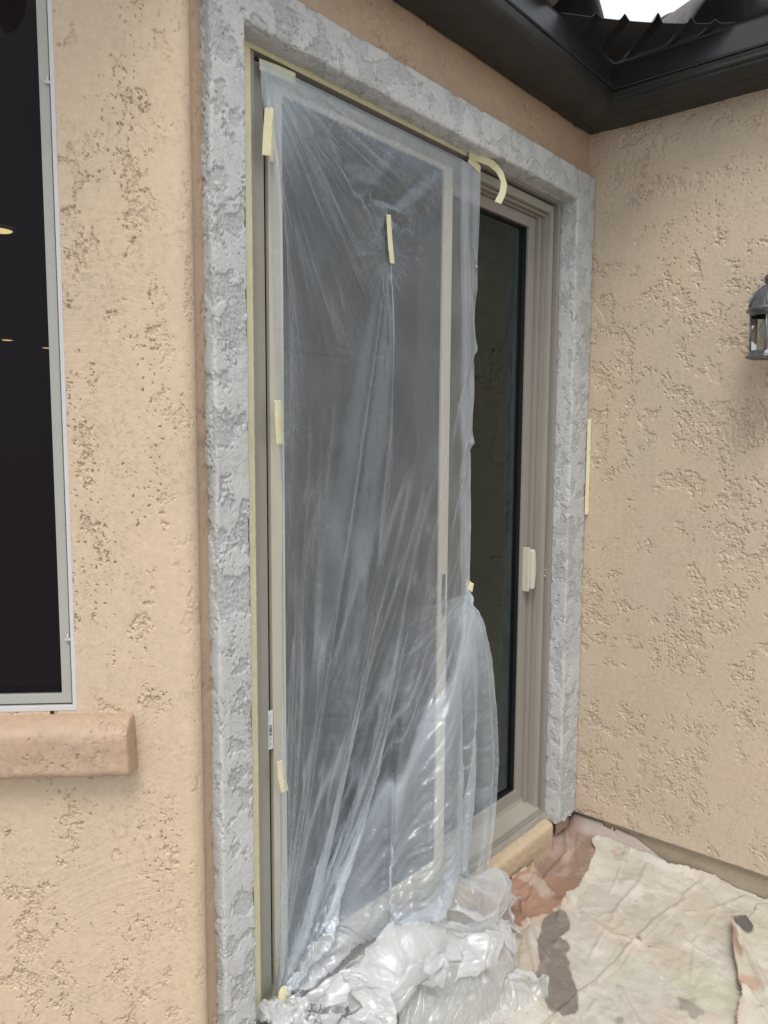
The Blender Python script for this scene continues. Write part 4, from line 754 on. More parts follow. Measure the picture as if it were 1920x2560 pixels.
-5,3,7,2,-3,-7,-5,4,6,2,-1,-6,-13,-15,7,16,3,1,0,-16,13,3,1,-5,-6,4,3,2,0,-3,-1,2,1,1,3,2,-1,-1,0,2,-7,2,1,0,0,-1,-1,0,1,-1,0,2,0,-1,1,-2,-3,3,1,0,0,-1,0,1,1,-6,-6,-1,6,5,-1,-6,-8,1,7,4,0,-3,-12,-17,-2,17,7,2,-1,0,-9,7,3,0,-6,-4,
4,3,2,-3,-3,1,2,1,0,1,2,0,-1,0,2,-7,1,1,0,-1,-1,0,-1,1,-1,-1,2,0,-1,1,-3,0,2,0,0,0,-1,0,2,-2,-7,-6,4,7,2,-4,-9,-4,7,5,2,-1,-10,-17,-11,15,13,4,-2,2,-5,-6,7,1,2,-6,-4,6,0,1,-2,-4,4,2,-1,2,1,2,-1,-1,0,2,-7,0,1,0,0,-2,0,-1,1,1,-2,3,
-1,-1,1,-3,-2,4,0,0,0,-1,1,0,-4,-8,-2,7,6,-2,-7,-10,5,8,3,0,-6,-16,-18,8,18,6,0,0,0,-4,-3,5,0,1,-4,-4,4,2,1,-4,-3,4,1,1,1,1,1,-1,-1,2,1,-6,0,0,1,-1,-1,-2,0,0,1,-1,2,0,-2,0,-3,-2,6,0,0,-1,0,0,0,-9,-7,6,8,2,-6,-13,0,9,5,2,-4,-14,
-20,-1,18,12,3,-6,3,-1,-23,17,5,-1,1,-4,-3,5,0,0,-4,0,4,1,-1,1,2,2,-2,-1,3,1,-11,3,2,-1,-1,-1,0,0,0,1,-2,2,-1,0,1,-5,-2,7,0,0,-1,0,1,-5,-10,-1,9,5,-3,-11,-8,10,8,1,-1,-10,-22,-8,13,18,4,-2,-1,1,-9,-9,12,2,1,0,-2,-3,3,1,0,-6,2,5,0,
0,1,2,0,-1,-2,3,2,-11,3,1,0,-1,-1,0,-1,1,0,-2,2,0,-1,-1,-4,0,7,0,-1,-1,1,0,-11,-8,7,9,2,-9,-16,7,11,2,1,-6,-21,-14,4,22,9,0,-3,1,-3,-10,-2,9,1,0,1,-2,-2,4,-1,-1,-5,4,4,0,0,0,1,2,-4,0,5,-1,-8,2,0,0,-1,-1,-1,1,1,1,-3,2,-1,0,-1,-5,3,
6,-2,0,0,1,-6,-13,0,13,4,-4,-16,-3,13,5,2,-3,-18,-21,0,18,17,-1,-4,-6,8,-8,-17,13,7,0,1,0,0,-2,2,-4,1,-4,5,2,0,-1,1,1,0,-11,9,3,-1,-7,2,-2,0,-1,0,-1,-2,0,3,-4,1,1,-1,-5,-3,8,3,0,-2,0,0,-15,-7,12,8,1,-14,-15,14,9,2,0,-13,-26,-1,8,
23,2,-1,-11,10,-4,-13,-4,11,4,0,1,0,2,-1,2,-10,3,-2,6,1,0,0,0,0,-2,-13,14,3,-1,-7,1,-1,1,0,-3,0,-1,-1,3,-5,3,-2,1,-6,-1,9,2,-1,-3,3,-10,-15,7,14,1,-6,-24,9,13,4,1,-8,-26,-6,0,24,10,-3,-9,4,2,-7,-16,9,8,2,0,-1,3,2,0,-1,-10,2,0,5,3,
-1,0,-1,1,-6,-2,5,7,-2,-5,-1,-2,2,-1,-4,1,-1,-2,3,-3,1,0,0,-7,0,11,1,-3,0,-1,-21,-1,16,6,1,-22,-6,13,11,-2,-3,-24,-15,1,14,20,-3,-12,-1,13,-11,-24,23,31,-27,1,2,0,0,5,1,-2,-10,1,1,7,1,-1,-3,2,-1,-30,23,-15,6,-1,9,-1,-1,12,-13,9,
-6,-1,-3,3,-3,2,1,0,-7,2,11,-1,-5,5,-18,-12,15,12,1,-37,15,-3,19,-4,4,-20,-22,5,6,17,3,-16,5,10,-15,-15,34,11,-13,-10,0,-3,3,-3,3,20,-27,16,-5,5,2,-2,-1,-1,1,-7,-43,30,-8,-10,21,73,-40,21,-30,-13,12,-16,-1,-3,0,-4,1,1,3,-7,4,9,-3,
0,-4,-26,12,16,2,-16,-18,4,20,0,4,-14,-25,7,-4,43,-23,-3,3,0,-20,3,27,-8,5,-14,4,-3,-3,-5,2,57,21,-51,-12,-3,11,-5,-1,0,-1,3,-19,47,-28,73,-6,-13,-66,8,-19,27,-12,3,-8,0,-9,0,-1,-1,3,2,-8,6,9,-7,8,-35,6,23,-1,0,-40,48,-44,28,-3,
-3,-15,-6,-7,40,-2,-16,-17,-3,-1,22,8,-4,9,-24,0,4,-8,-7,4,-1,-26,58,79,-58,-5,13,-34,-2,0,-1,-16,-23,-22,33,-9,26,-10,79,-24,-60,-2,53,-58,32,-4,-19,22,-3,-9,3,0,-12,19,0,-14,-11,-10,24,-5,2,-24,19,-4,12,-15,-11,-28,29,-7,41,-19,
-37,54,0,0,-14,-7,0,-1,-33,-6,0,22,-4,7,-1,-3,8,-26,35,85,-27,-12,-20,-7,-1,-6,-38,10,46,-78,25,-11,19,15,65,-13,-26,-17,-14,-5,16,-11,-20,54,-15,-4,-1,-2,2,-14,16,-18,7,10,8,1,-12,-21,11,39,-1,-37,20,-26,36,-41,-10,37,-34,3,22,
24,-1,-23,-30,-1,6,25,17,12,-14,0,1,4,2,-1,2,5,-24,10,-22,0,-7,19,3,-17,57,-72,-5,31,-17,-1,33,-26,-17,62,-23,2,28,-4,-3,-13,-3,-1,5,-21,1,6,-22,39,6,-15,-43,-1,60,-12,-17,-31,54,-37,24,-16,10,-2,-40,24,15,-3,3,5,15,24,-3,21,-14,
5,-16,4,-6,1,-9,2,-15,-19,-34,38,21,-9,-2,11,-2,11,12,-20,-7,-1,-12,6,-5,18,-6,-16,-10,45,9,0,10,7,-14,-1,-3,-21,42,-12,-30,37,-7,-39,-22,21,33,-32,-11,8,43,-49,29,-45,-2,-1,2,34,20,4,0,-24,0,8,12,33,-4,10,-14,-2,1,4,-11,-55,-33,
20,53,57,-96,31,21,-20,0,24,6,-5,-27,4,5,-3,0,23,-7,-10,33,2,-5,2,0,-6,-16,20,-6,5,52,1,7,-30,-46,-21,-14,44,25,-18,-8,12,5,-41,-3,-24,27,15,-22,39,4,1,-1,-19,14,1,-1,-4,2,7,8,5,2,2,-5,-67,10,16,-37,-20,68,66,-64,17,14,2,3,-17,
-34,20,9,-7,-3,0,-2,11,7,-6,51,-10,-21,9,12,-21,0,6,4,51,-6,-37,21,21,-23,-7,-35,-9,21,14,-33,-40,7,-1,9,-7,16,49,2,5,-16,0,20,8,0,0,-2,-4,-9,0,2,-1,-8,-49,7,8,2,1,-18,-44,93,10,-32,11,11,10,-21,-14,17,7,14,-22,-6,-6,20,7,-23,1,7,
18,13,11,6,8,-6,-8,-37,-22,26,11,-7,47,10,-9,-41,-32,-4,16,-9,-4,14,18,23,6,-9,3,4,14,-9,-10,-12,1,2,5,8,11,0,0,-4,-8,-24,23,4,0,8,19,-3,-15,87,-16,17,-15,-4,11,10,42,-1,-14,53,-5,-4,12,24,-18,23,23,27,5,6,-1,18,40,19,-39,3,-22,
-7,28,-15,9,5,31,17,-16,-4,-3,20,34,-60,-5,6,22,4,-10,-26,1,6,17,5,5,0,-3,0,1,-3,-4,-32,8,6,-10,0,7,-4,0,-13,-4,78,-28,11,-34,9,18,-13,-47,57,-28,10,0,3,42,64,-47,2,-23,12,-20,11,6,-6,45,-11,-26,-8,35,-28,-1,18,36,4,-2,20,-7,-5,
-8,-30,58,-2,-50,1,-29,-6,26,13,4,-5,-4,-4,0,3,3,1,-2,-26,-2,12,-6,3,-6,6,2,-2,-5,-10,-13,29,0,29,-7,33,-47,61,-42,-12,8,-51,6,9,37,16,-9,6,-13,11,10,-22,-12,-48,-35,-3,33,-47,19,20,10,-47,-1,5,16,-23,51,18,16,-47,-23,56,-32,2,16,
-5,-23,1,1,5,5,4,1,-3,-4,-18,-4,11,7,-27,0,-3,-9,20,5,0,5,9,5,46,-42,8,-25,34,12,1,-12,-36,66,-52,24,-18,0,14,2,-2,4,-33,12,-2,-13,-8,43,-18,-12,-35,-4,-17,41,16,-17,-30,15,-24,8,0,17,13,-27,2,32,-6,-31,21,6,5,1,-1,-6,-10,-6,-4,
-4,8,28,-22,-20,14,13,3,-43,13,-4,25,-6,1,5,22,14,2,25,-10,-1,-4,-30,-55,83,-29,-4,3,6,-6,4,1,15,-1,-18,-9,-41,-11,-1,30,47,-19,9,-1,-31,-18,-5,24,23,-1,-2,33,-2,-48,3,-30,-25,66,4,-5,-6,-9,-15,-9,-5,0,1,19,39,-34,-10,-41,46,38,
-18,-2,-57,36,-13,13,7,-44,52,30,2,-9,-20,9,-2,11,-14,-73,34,32,-9,2,19,10,-6,12,-6,-16,-14,-128,0,13,9,-2,8,11,-12,-16,9,37,18,8,-24,-6,-4,16,50,4,2,3,-57,-39,1,-5,-14,0,1,4,5,-5,11,-9,11,-8,28,10,-32,4,11,23,-70,-14,-11,20,-5,
-32,0,30,-39,-33,-28,6,18,19,-50,-45,-6,-7,-43,0,0,7,4,-34,-25,1,-18,30,10,20,6,1,-38,16,-13,32,-27,0,-24,-1,21,18,-51,-11,3,1,27,-9,15,-42,-25,8,2,1,0,-13,6,0,11,16,4,48,-23,-3,25,-10,45,-28,-17,-11,-7,-6,-4,-11,-7,26,23,-8,-1,
-10,-10,9,-58,42,-1,-2,-51,1,13,7,26,-14,0,-5,2,30,-5,7,-19,7,-7,18,0,22,-14,-32,9,-7,-17,42,19,-21,-27,-52,5,-10,15,35,-16,-22,-23,14,8,-11,5,7,23,56,-8,-1,19,11,23,-50,42,13,-3,-14,30,6,2,-1,15,10,17,9,4,-1,-7,40,-70,56,38,42,
-64,2,23,10,29,19,11,0,-20,-21,0,-6,36,-6,48,-4,-38,18,37,-1,-7,-6,6,1,-1,2,-5,14,-37,19,-12,-24,23,4,-69,-27,22,-16,6,17,32,15,-40,36,-5,-1,3,2,-6,-13,-25,46,24,-31,-3,-19,-4,12,1,3,-76,88,109,-17,-94,-13,-32,54,-28,-42,0,38,-31,
12,-24,-4,8,-6,41,-14,-10,-11,0,39,-21,19,25,4,-17,-29,-31,13,-19,51,-27,26,-10,-34,37,-29,16,-5,25,-65,-30,33,8,11,20,15,-29,-3,-8,1,11,8,10,-5,-39,-5,52,-22,20,2,-31,-4,-17,74,54,-31,-34,-6,-21,5,-35,23,8,-29,-3,-3,-34,0,12,21,
11,-28,15,27,6,6,-56,12,1,-13,-37,4,-4,10,18,64,-56,34,-18,-11,15,4,-10,-3,54,-27,35,2,-54,-7,1,14,-24,37,-39,-6,26,18,-13,-12,18,-11,-23,-27,35,-27,35,15,-38,42,89,-29,-96,4,-7,17,11,13,-45,21,13,-12,14,25,-41,9,-3,-1,30,-27,0,
-5,1,30,3,-26,-54,51,38,18,-28,13,-46,-5,5,54,-19,23,-18,21,-2,-41,34,-16,18,-15,-15,-8,6,20,-64,20,23,20,-20,28,-1,-1,-33,16,-22,-9,14,-47,37,45,8,-14,-65,11,-7,27,-1,-22,32,8,-33,19,8,29,-33,61,-7,-21,3,-33,23,-1,-6,-40,29,-25,
6,46,-21,-35,19,10,-29,36,53,5,-47,28,-15,-16,20,-41,53,-51,40,7,7,-12,-15,13,-3,4,-4,8,-8,-2,-11,40,0,3,-42,17,-28,-12,42,-26,11,5,-51,27,-13,20,-2,-12,20,-22,9,33,-25,-2,6,26,-19,-24,24,0,27,-34,-27,-4,36,3,31,15,-1,-36,23,-47,
30,13,0,-2,-34,49,6,-32,1,-36,6,-10,55,-38,7,3,-2,0,-11,32,-3,20,-10,-36,5,-33,-32,-9,28,39,-6,3,-5,-25,21,-6,-11,15,-2,4,-3,-9,-3,-2,10,10,-28,49,-6,-14,23,-38,31,-5,-17,5,40,13,-22,0,-35,-3,-39,13,51,-16,39,11,-54,9,-31,38,-2,
-7,39,-17,-15,31,-58,-23,40,-19,14,9,3,16,-10,-1,5,-27,36,-5,19,-68,-1,8,3,11,-8,-15,22,-12,-11,5,-11,18,14,-15,-3,-3,-7,-5,13,17,-34,40,32,-34,41,-19,-2,6,-1,-4,10,34,5,9,-19,22,-22,-15,23,-10,-37,56,-56,20,-16,-5,13,-2,37,10,
-34,10,-12,-27,7,-5,10,0,-9,-1,23,0,58,-12,16,-78,-1,-24,5,-19,8,19,-12,-22,8,25,26,24,-14,7,-43,-16,-7,3,1,2,3,22,-34,-35,107,-17,-3,-9,-23,-3,-18,-23,1,-51,8,10,7,13,15,2,21,32,2,27,8,4,-11,-39,1,-16,17,40,26,-2,-6,-17,-30,15,
-30,-3,-15,-30,-7,-41,-42,-37,48,0,-33,-34,46,-1,22,22,-29,-30,32,-17,25,25,-46,32,-10,27,1,0,-2,-15,-54,-11,-17,15,-1,25,5,-24,-16,-2,23,-17,30,15,-3,-1,2,-14,-10,0,5,-6,18,-24,9,7,7,-14,20,-25,-49,18,16,3,-12,44,-29,5,-13,19,48,
-47,-11,13,-19,-43,43,-30,30,33,-21,-34,10,16,15,-50,19,9,-49,51,7,16,-15,20,4,-33,-16,-3,-36,-16,56,-17,-36,-20,57,-24,20,-5,-15,14,-38,6,15,13,5,4,-8,-31,2,-6,43,-3,-13,18,-40,-26,5,26,-7,-18,11,52,0,-22,0,-4,88,-45,27,-82,-16,
21,16,-23,60,0,-26,-14,-1,-5,-6,-23,-10,-20,-10,84,-29,16,8,28,-22,-35,-5,-17,-8,-21,1,45,5,7,-10,-44,37,-2,-36,16,-7,29,-20,0,-4,7,-19,1,27,8,4,-18,-17,16,-41,49,22,-7,-12,10,-1,-3,4,-17,-24,17,69,-57,15,-19,36,-62,-14,36,35,4,
-30,-35,2,16,-8,-23,-21,-5,9,-25,-26,86,13,8,-36,8,-3,-13,-10,-21,-5,1,13,41,-38,7,10,-2,-33,26,10,21,4,-26,-2,-5,2,16,-4,-5,3,7,-1,-3,-52,44,-13,-36,24,35,-19,15,5,1,-20,1,20,8,-34,-15,-39,51,12,-13,-25,12,-3,8,-7,8,0,-20,-1,-1,
-10,-18,64,-56,-40,48,31,15,-40,-12,-6,-5,-10,11,7,28,-20,47,4,-2,-46,38,-5,-9,-5,-49,50,3,-2,-3,-4,7,7,-5,-38,11,7,9,-5,-37,24,27,0,16,4,-16,-27,-15,33,50,-48,19,-50,-15,0,42,-16,14,-18,12,21,-10,-14,-24,-3,8,6,-12,-5,-64,56,-16,
-4,23,-10,6,-11,-8,6,-11,5,15,-56,19,1,15,26,45,-21,-1,7,-53,56,-7,-24,9,-10,4,-1,-3,-1,-5,3,7,30,-43,53,-1,-9,-2,-8,1,14,-26,22,32,-16,-14,-48,-6,1,-35,39,19,-8,9,11,-27,-12,-8,13,14,6,16,12,-86,26,-32,26,-3,-14,10,0,-13,4,-10,
10,26,3,-34,5,-17,6,1,-9,-7,14,1,38,-11,8,11,-2,15,2,-5,-1,-31,21,-14,-8,17,50,-9,-7,3,-20,10,-12,-26,40,14,31,-52,3,-31,5,-2,-15,-18,22,16,-1,0,-1,-3,3,2,5,9,8,12,-15,-87,40,-9,1,7,-4,-2,6,-11,3,20,-3,-14,11,-58,9,-4,-5,6,15,7,
-12,12,15,-3,14,4,2,0,-1,-22,27,16,-6,8,-7,8,-1,20,-13,21,-39,-22,30,5,40,-40,-2,-56,19,0,10,-4,-11,-16,19,2,-1,-2,-2,9,-4,10,10,-3,5,40,-44,-60,7,0,-11,15,4,3,-6,-6,21,4,27,15,5,-42,-19,6,12,9,1,14,0,-2,-13,1,0,-1,5,9,22,4,-1,13,
-4,0,-17,22,10,-3,-7,0,21,5,-7,-27,-3,-31,-13,-8,10,55,-20,-46,18,-7,7,2,-4,4,15,2,11,-5,-1,-11,44,-31,-16,-35,-9,-1,-20,34,0,-33,79,-35,38,-28,27,-8,40,-15,-38,3,-5,-7,-12,-4,-14,19,0,0,1,1,0,-13,-6,-2,-2,-1,-2,10,1,-19,-5,22,45,
13,7,-1,-6,-19,-23,-7,-28,37,12,41,-32,-11,-12,1,-6,7,12,4,14,-3,-2,2,-5,-38,47,23,-41,-36,3,4,-15,-5,118,-77,20,-9,37,1,55,9,-20,-16,-49,-21,0,6,-2,9,-4,-4,-2,-3,-3,1,25,10,2,5,-1,1,2,-30,4,8,-21,-19,-19,-21,10,7,25,61,-18,-9,
-47,-15,49,106,-63,-31,-61,-22,-4,4,12,20,24,-38,1,-35,-8,38,23,-41,6,-29,-6,4,80,16,76,53,-69,3,34,-21,-40,35,14,26,6,-4,0,-10,-5,-7,-8,-2,-1,-1,2,-12,-30,-7,-1,4,3,2,-28,3,16,0,17,-13,1,3,2,-7,18,22,40,4,-3,-20,-29,-16,-10,-21,
-11,5,12,16,-4,-21,68,-7,10,9,18,-83,27,-7,-11,6,1,-36,-17,17,4,85,-75,11,28,8,-9,-15,-8,21,9,1,6,-3,-4,-30,0,3,-9,0,-20,36,17,-38,8,0,-50,39,-1,-38,16,-13,32,-7,6,-2,-8,-16,62,-35,32,15,-18,-49,26,-49,7,8,-11,4,-4,12,12,-12,28,
28,16,-29,-36,10,-11,-4,1,2,7,-3,-30,-2,-3,44,32,-2,10,-27,13,2,-3,2,2,-16,-13,13,32,-12,-7,19,-49,29,-2,-38,46,-47,-41,49,-36,6,37,-39,11,-7,16,-8,-5,5,3,23,41,-11,-6,-44,-13,2,-5,-18,18,-5,-3,9,-10,18,-6,-12,6,-4,-7,27,5,-3,-3,
-5,8,-1,-2,19,-10,-43,4,4,-61,8,56,36,3,-3,-45,3,28,17,-9,1,10,-43,-3,40,-26,-51,39,-30,5,24,-48,52,-33,-6,-14,-3,7,-13,13,1,12,9,-15,66,8,-68,12,33,-62,-4,34,-26,24,-18,-1,4,-8,11,0,-4,-2,1,13,0,-6,-3,1,-2,19,-12,-2,24,14,8,-45,
62,33,-13,-12,20,-54,44,0,-14,8,8,1,-6,-8,-63,-20,12,29,-31,1,14,-19,30,5,2,-36,15,-4,6,-5,-18,14,-10,11,10,-18,5,33,-1,-14,-17,2,13,2,-1,20,-23,-2,-3,3,-3,7,1,8,3,-5,-3,-5,3,2,-2,6,-6,-16,47,10,23,-6,-8,-6,12,-12,15,2,4,6,-8,-10,
-10,-10,24,3,20,-7,-31,-34,3,-12,28,6,-40,3,21,35,-37,-3,9,-24,-12,24,-24,13,17,8,12,-3,-34,-5,19,-5,17,3,-5,8,-25,6,-3,0,5,6,0,-5,10,0,54,-20,-50,5,12,-5,13,-40,11,18,-4,-47,25,-36,7,33,2,-7,2,-10,-16,-10,-15,25,37,-57,-7,21,7,
-23,17,-14,11,25,-4,29,-50,7,2,-23,23,-11,-9,18,0,-5,12,-11,0,-12,19,2,9,0,-18,7,-5,16,-15,13,-5,2,3,-1,6,-4,63,-6,-5,-6,-60,4,15,-8,23,-15,56,-54,-16,-38,34,1,19,-7,-22,-24,-3,2,27,-14,-11,-5,28,-12,-21,7,5,5,23,-12,-11,27,-33,
22,34,-15,22,-33,-1,-23,12,-3,-2,0,5,-12,-12,28,10,11,2,-9,-15,-1,7,-5,-8,8,-16,20,-5,4,65,4,-5,20,-14,-61,-18,3,12,-2,7,-19,13,28,26,-11,10,-38,7,26,10,-11,-14,-42,-12,-32,7,23,-15,-3,21,44,-11,0,-22,24,-11,-29,-2,-21,23,-15,16,
7,-1,-29,6,4,4,-5,2,30,-11,16,3,-14,9,-7,18,-31,9,-1,-2,7,-18,22,54,9,3,-13,-4,17,-16,-63,-4,4,5,3,42,13,-6,8,-47,-54,40,-6,-16,-17,-13,1,-2,26,1,-20,-4,33,38,-31,-17,23,-7,37,-10,-33,43,-11,-32,-27,3,24,-14,3,5,-19,6,-1,9,-2,-3,
27,32,-62,29,-12,-17,-14,31,-2,-1,6,3,13,47,10,2,-34,-5,15,-32,54,-73,-17,4,9,7,-30,0,0,0,0,0,0,0,0,0,0,0,0,0,0,0,0,0,0,0,0,0,0,0,0,0,0,0,0,0,0,0,0,0,0,0,0,0,0,0,0,0,0,0,0,0,0,0,0,0,0,0,0,0,0,0,0,0,0,0,0,0,0,0,0,0,0,-1,-5,8,-2,-1,
1,1,-2,0,3,-2,-3,0,2,1,1,0,0,0,-1,0,0,0,0,0,0,0,0,0,0,0,0,0,-1,0,0,0,-2,0,1,0,-1,0,0,0,0,0,1,2,2,1,-1,0,-1,-2,-1,0,1,0,0,1,0,0,0,0,0,0,1,-7,4,5,-2,-3,1,4,-4,-3,7,-1,-4,-2,2,2,0,1,-1,1,-1,0,0,0,0,0,0,0,0,-1,0,0,0,0,0,-2,-2,1,2,-1,
-1,1,0,0,0,3,3,2,-1,-2,-2,-1,-3,-1,1,1,2,0,1,0,-1,0,1,0,0,0,0,1,-7,1,6,1,-2,-2,1,6,-6,-4,9,0,-6,-3,1,4,0,1,0,0,-1,0,0,0,0,0,0,-1,1,-1,0,-1,0,-3,-1,2,3,-2,-1,1,0,1,2,5,1,-1,-3,-3,-3,-3,-1,1,1,3,2,0,0,0,0,1,0,-1,1,0,0,0,2,-7,-3,6,4,
1,-4,-2,2,7,-7,-4,9,1,-7,-4,1,4,2,0,0,0,-1,0,0,0,0,-1,1,-2,0,-1,-1,-2,0,3,2,-2,-1,2,1,2,4,3,-2,-4,-5,-4,-3,-1,1,2,4,3,2,0,0,-1,0,0,-1,1,0,0,0,0,0,2,-4,-7,5,5,1,-1,-3,-2,4,5,-7,-3,11,1,-8,-7,2,3,3,2,0,-1,-1,1,-1,-1,0,-2,0,-1,-2,-2,
1,4,2,-3,0,4,1,5,4,-2,-6,-7,-5,-3,-1,2,4,4,4,3,1,-1,-2,-1,0,-1,0,1,-1,1,0,0,0,-1,2,-3,-7,2,4,4,2,-3,-3,-2,6,4,-9,-3,12,1,-7,-9,2,4,2,3,0,0,-3,-1,-1,-2,0,-1,-2,-1,4,3,1,-2,3,4,3,5,-3,-7,-8,-6,-3,0,3,5,5,4,4,2,-2,-3,-3,0,0,0,0,0,-1,
1,0,0,0,0,0,0,-1,-6,1,3,3,1,1,-2,-3,-1,6,4,-9,-2,12,2,-7,-11,-1,6,0,-5,-2,3,0,-1,0,-1,-1,3,5,2,1,0,4,5,2,-1,-9,-9,-7,-3,2,5,5,6,4,5,1,-1,-4,-4,-2,1,0,-1,0,0,0,0,0,0,0,1,0,0,0,0,-7,1,2,3,3,1,-1,-3,-3,1,7,1,-10,0,12,3,-6,-12,-6,9,8,
-6,-7,-3,1,1,1,6,4,2,1,1,4,5,-3,-6,-12,-9,-1,3,5,7,5,6,4,2,-4,-4,-6,-3,0,3,0,-1,1,0,0,0,0,-1,0,1,0,0,0,3,-3,-7,1,2,1,2,3,0,0,-3,-3,1,7,2,-11,0,11,5,-5,-10,-11,8,14,6,4,-11,4,17,2,0,-1,-4,-3,-8,-11,-9,-13,-1,7,6,7,8,5,4,0,-5,-6,-6,
-4,0,2,4,-1,-2,3,-2,0,-1,0,0,0,0,1,2,0,-1,0,1,-4,-3,2,2,1,1,3,-1,-1,-3,-2,3,5,1,-10,0,10,7,-3,-9,-13,-4,2,3,30,5,-25,-9,-9,-9,-7,1,2,2,4,15,10,8,5,10,-1,-3,-7,-8,-6,-3,1,2,4,3,-3,-2,4,-4,2,-1,1,-1,0,-1,-1,-2,5,0,0,-2,1,-2,-3,1,1,
2,2,0,2,0,-2,-3,-1,3,6,-1,-9,-1,10,8,-1,-4,-5,-3,0,-13,1,22,2,2,-11,16,26,-9,0,-3,1,-3,-3,-5,-13,-6,-8,-5,0,2,4,3,3,1,-4,-2,5,-5,3,-2,1,-1,0,-1,2,-4,7,-12,11,-1,-1,0,0,-4,1,1,1,1,2,0,1,0,-2,-3,0,2,6,-1,-8,-2,8,10,-1,-3,-4,4,0,-5,
-16,6,6,5,15,-19,-16,0,6,-2,-1,-2,-1,1,1,3,6,3,3,1,1,-1,-4,-1,6,-6,3,-1,0,0,-1,0,1,-2,-2,6,8,-21,13,0,0,-2,-2,-1,2,1,0,1,2,0,0,0,-2,-2,0,3,4,0,-8,-2,5,11,1,-2,-10,-4,-1,9,2,-15,31,-25,4,-3,18,-12,-2,0,0,1,0,0,1,0,-1,0,0,-2,-2,0,5,
-7,4,-1,-1,1,-2,1,0,0,-1,-1,4,-1,19,-44,-1,0,1,-4,0,1,1,0,1,0,2,1,-1,0,-2,-1,0,3,3,0,-7,-3,2,10,5,2,-3,-5,2,-17,23,-15,4,-2,-3,2,8,-7,0,1,0,0,0,0,0,0,0,-2,-1,0,4,-5,3,-1,0,0,-1,1,-1,0,0,-1,0,0,8,-9,16,-1,1,-1,-2,-1,0,1,1,0,1,0,1,
2,-1,-1,-1,-2,1,2,3,1,-4,-3,-3,6,2,3,3,-14,14,-6,-2,1,-1,-3,3,-1,5,-3,-1,0,0,0,1,-1,0,-1,0,0,2,-4,2,0,0,-1,0,0,-1,1,0,0,-1,-1,1,4,-6,4,0,-1,0,-2,0,0,0,1,0,1,1,0,0,1,0,-1,-1,-1,0,2,1,1,-1,-1,-3,0,1,-1,8,-1,-2,0,-2,0,-2,3,-2,0,3,-2,
0,-1,1,-1,0,0,0,-1,2,-2,1,0,0,-1,0,0,0,0,0,0,-1,0,0,-5,7,-4,5,-1,1,0,-3,-1,0,1,1,0,1,0,1,0,0,0,0,0,-1,0,0,1,1,0,0,-1,0,0,1,0,0,-1,0,-2,-5,3,2,2,0,-1,1,0,0,-1,0,0,0,-1,1,-1,1,0,0,-1,0,1,-1,0,0,0,0,0,0,-1,-3,0,17,1,0,0,0,-2,-1,1,0,
0,1,-1,0,1,1,0,1,-1,0,0,-1,0,0,0,1,0,0,1,-1,1,0,0,0,-8,9,-7,-1,2,2,1,0,1,-1,0,0,0,-1,0,1,0,0,0,-1,0,0,1,-1,0,0,0,0,0,0,0,0,-4,-1,5,9,0,-1,1,-2,-1,0,0,0,1,0,1,0,0,1,0,0,0,0,0,-1,1,0,0,0,1,-1,1,-1,0,1,-9,5,4,-6,3,-3,3,0,1,-1,1,0,0,
0,0,0,0,-1,0,0,1,-1,0,0,-1,1,0,0,0,0,1,-1,1,-5,-1,4,4,0,0,-1,-1,0,-1,1,0,0,1,0,0,0,0,0,1,0,-1,1,0,0,0,0,0,0,0,0,1,1,-9,1,7,-1,-8,3,-1,3,1,0,1,-1,0,0,0,0,0,0,1,-1,0,0,0,1,-1,1,-1,0,0,0,1,-1,1,1,-3,-7,4,6,0,0,0,-1,-2,1,-1,1,0,0,0,0,
1,1,0,0,0,0,0,0,0,0,0,0,0,0,0,2,-7,-3,4,9,-6,-6,1,1,2,1,1,-1,1,0,0,0,0,0,-1,0,1,-1,0,0,0,0,0,0,0,1,0,-1,1,1,0,-2,-5,-1,5,0,0,0,-1,-1,-1,1,0,0,1,0,0,0,0,0,0,1,0,-1,1,-1,1,-1,1,0,1,1,-6,-5,2,9,2,-7,-5,3,1,1,1,0,0,0,0,0,-1,1,-1,1,0,
0,0,0,0,0,0,0,1,-1,0,0,2,0,0,1,-2,-5,-2,1,0,0,0,-2,1,-1,0,0,0,0,0,1,0,0,0,1,-1,1,0,0,0,0,1,-1,0,1,-3,-4,-2,6,7,-3,-8,-1,3,0,1,1,0,0,0,0,0,1,-1,1,-1,0,0,0,0,0,0,0,0,0,1,0,1,-1,0,1,0,0,-2,-9,-2,0,0,0,-1,-1,0,0,0,1,-1,1,0,0,0,1,-1,1,
-1,1,-1,1,0,-1,1,1,-2,-3,-5,3,7,4,-5,-8,0,6,0,0,-1,1,0,0,0,0,-1,1,-1,1,0,-1,1,0,0,0,0,1,0,0,0,0,1,0,0,0,0,0,-4,-7,0,0,-1,1,-1,0,-1,1,-1,1,0,0,0,0,0,0,0,1,0,1,-1,0,1,0,-1,-2,-5,-1,5,7,1,-7,-6,0,6,1,-1,0,0,0,0,0,0,1,-1,1,-1,0,1,-1,
0,1,-1,1,-1,0,1,0,1,0,0,-3,2,5,4,9,12,0,1,-1,-1,-1,0,1,-1,1,0,-1,0,1,0,0,1,0,0,-1,0,1,0,0,0,-1,-4,-4,3,7,5,-3,-8,-3,1,6,-1,-1,1,0,1,-1,0,0,-1,0,0,1,-1,0,1,0,0,0,0,1,0,0,1,0,1,-3,1,3,4,6,9,-26,1,-1,0,-1,0,0,-1,1,-1,0,1,0,0,0,0,0,0,
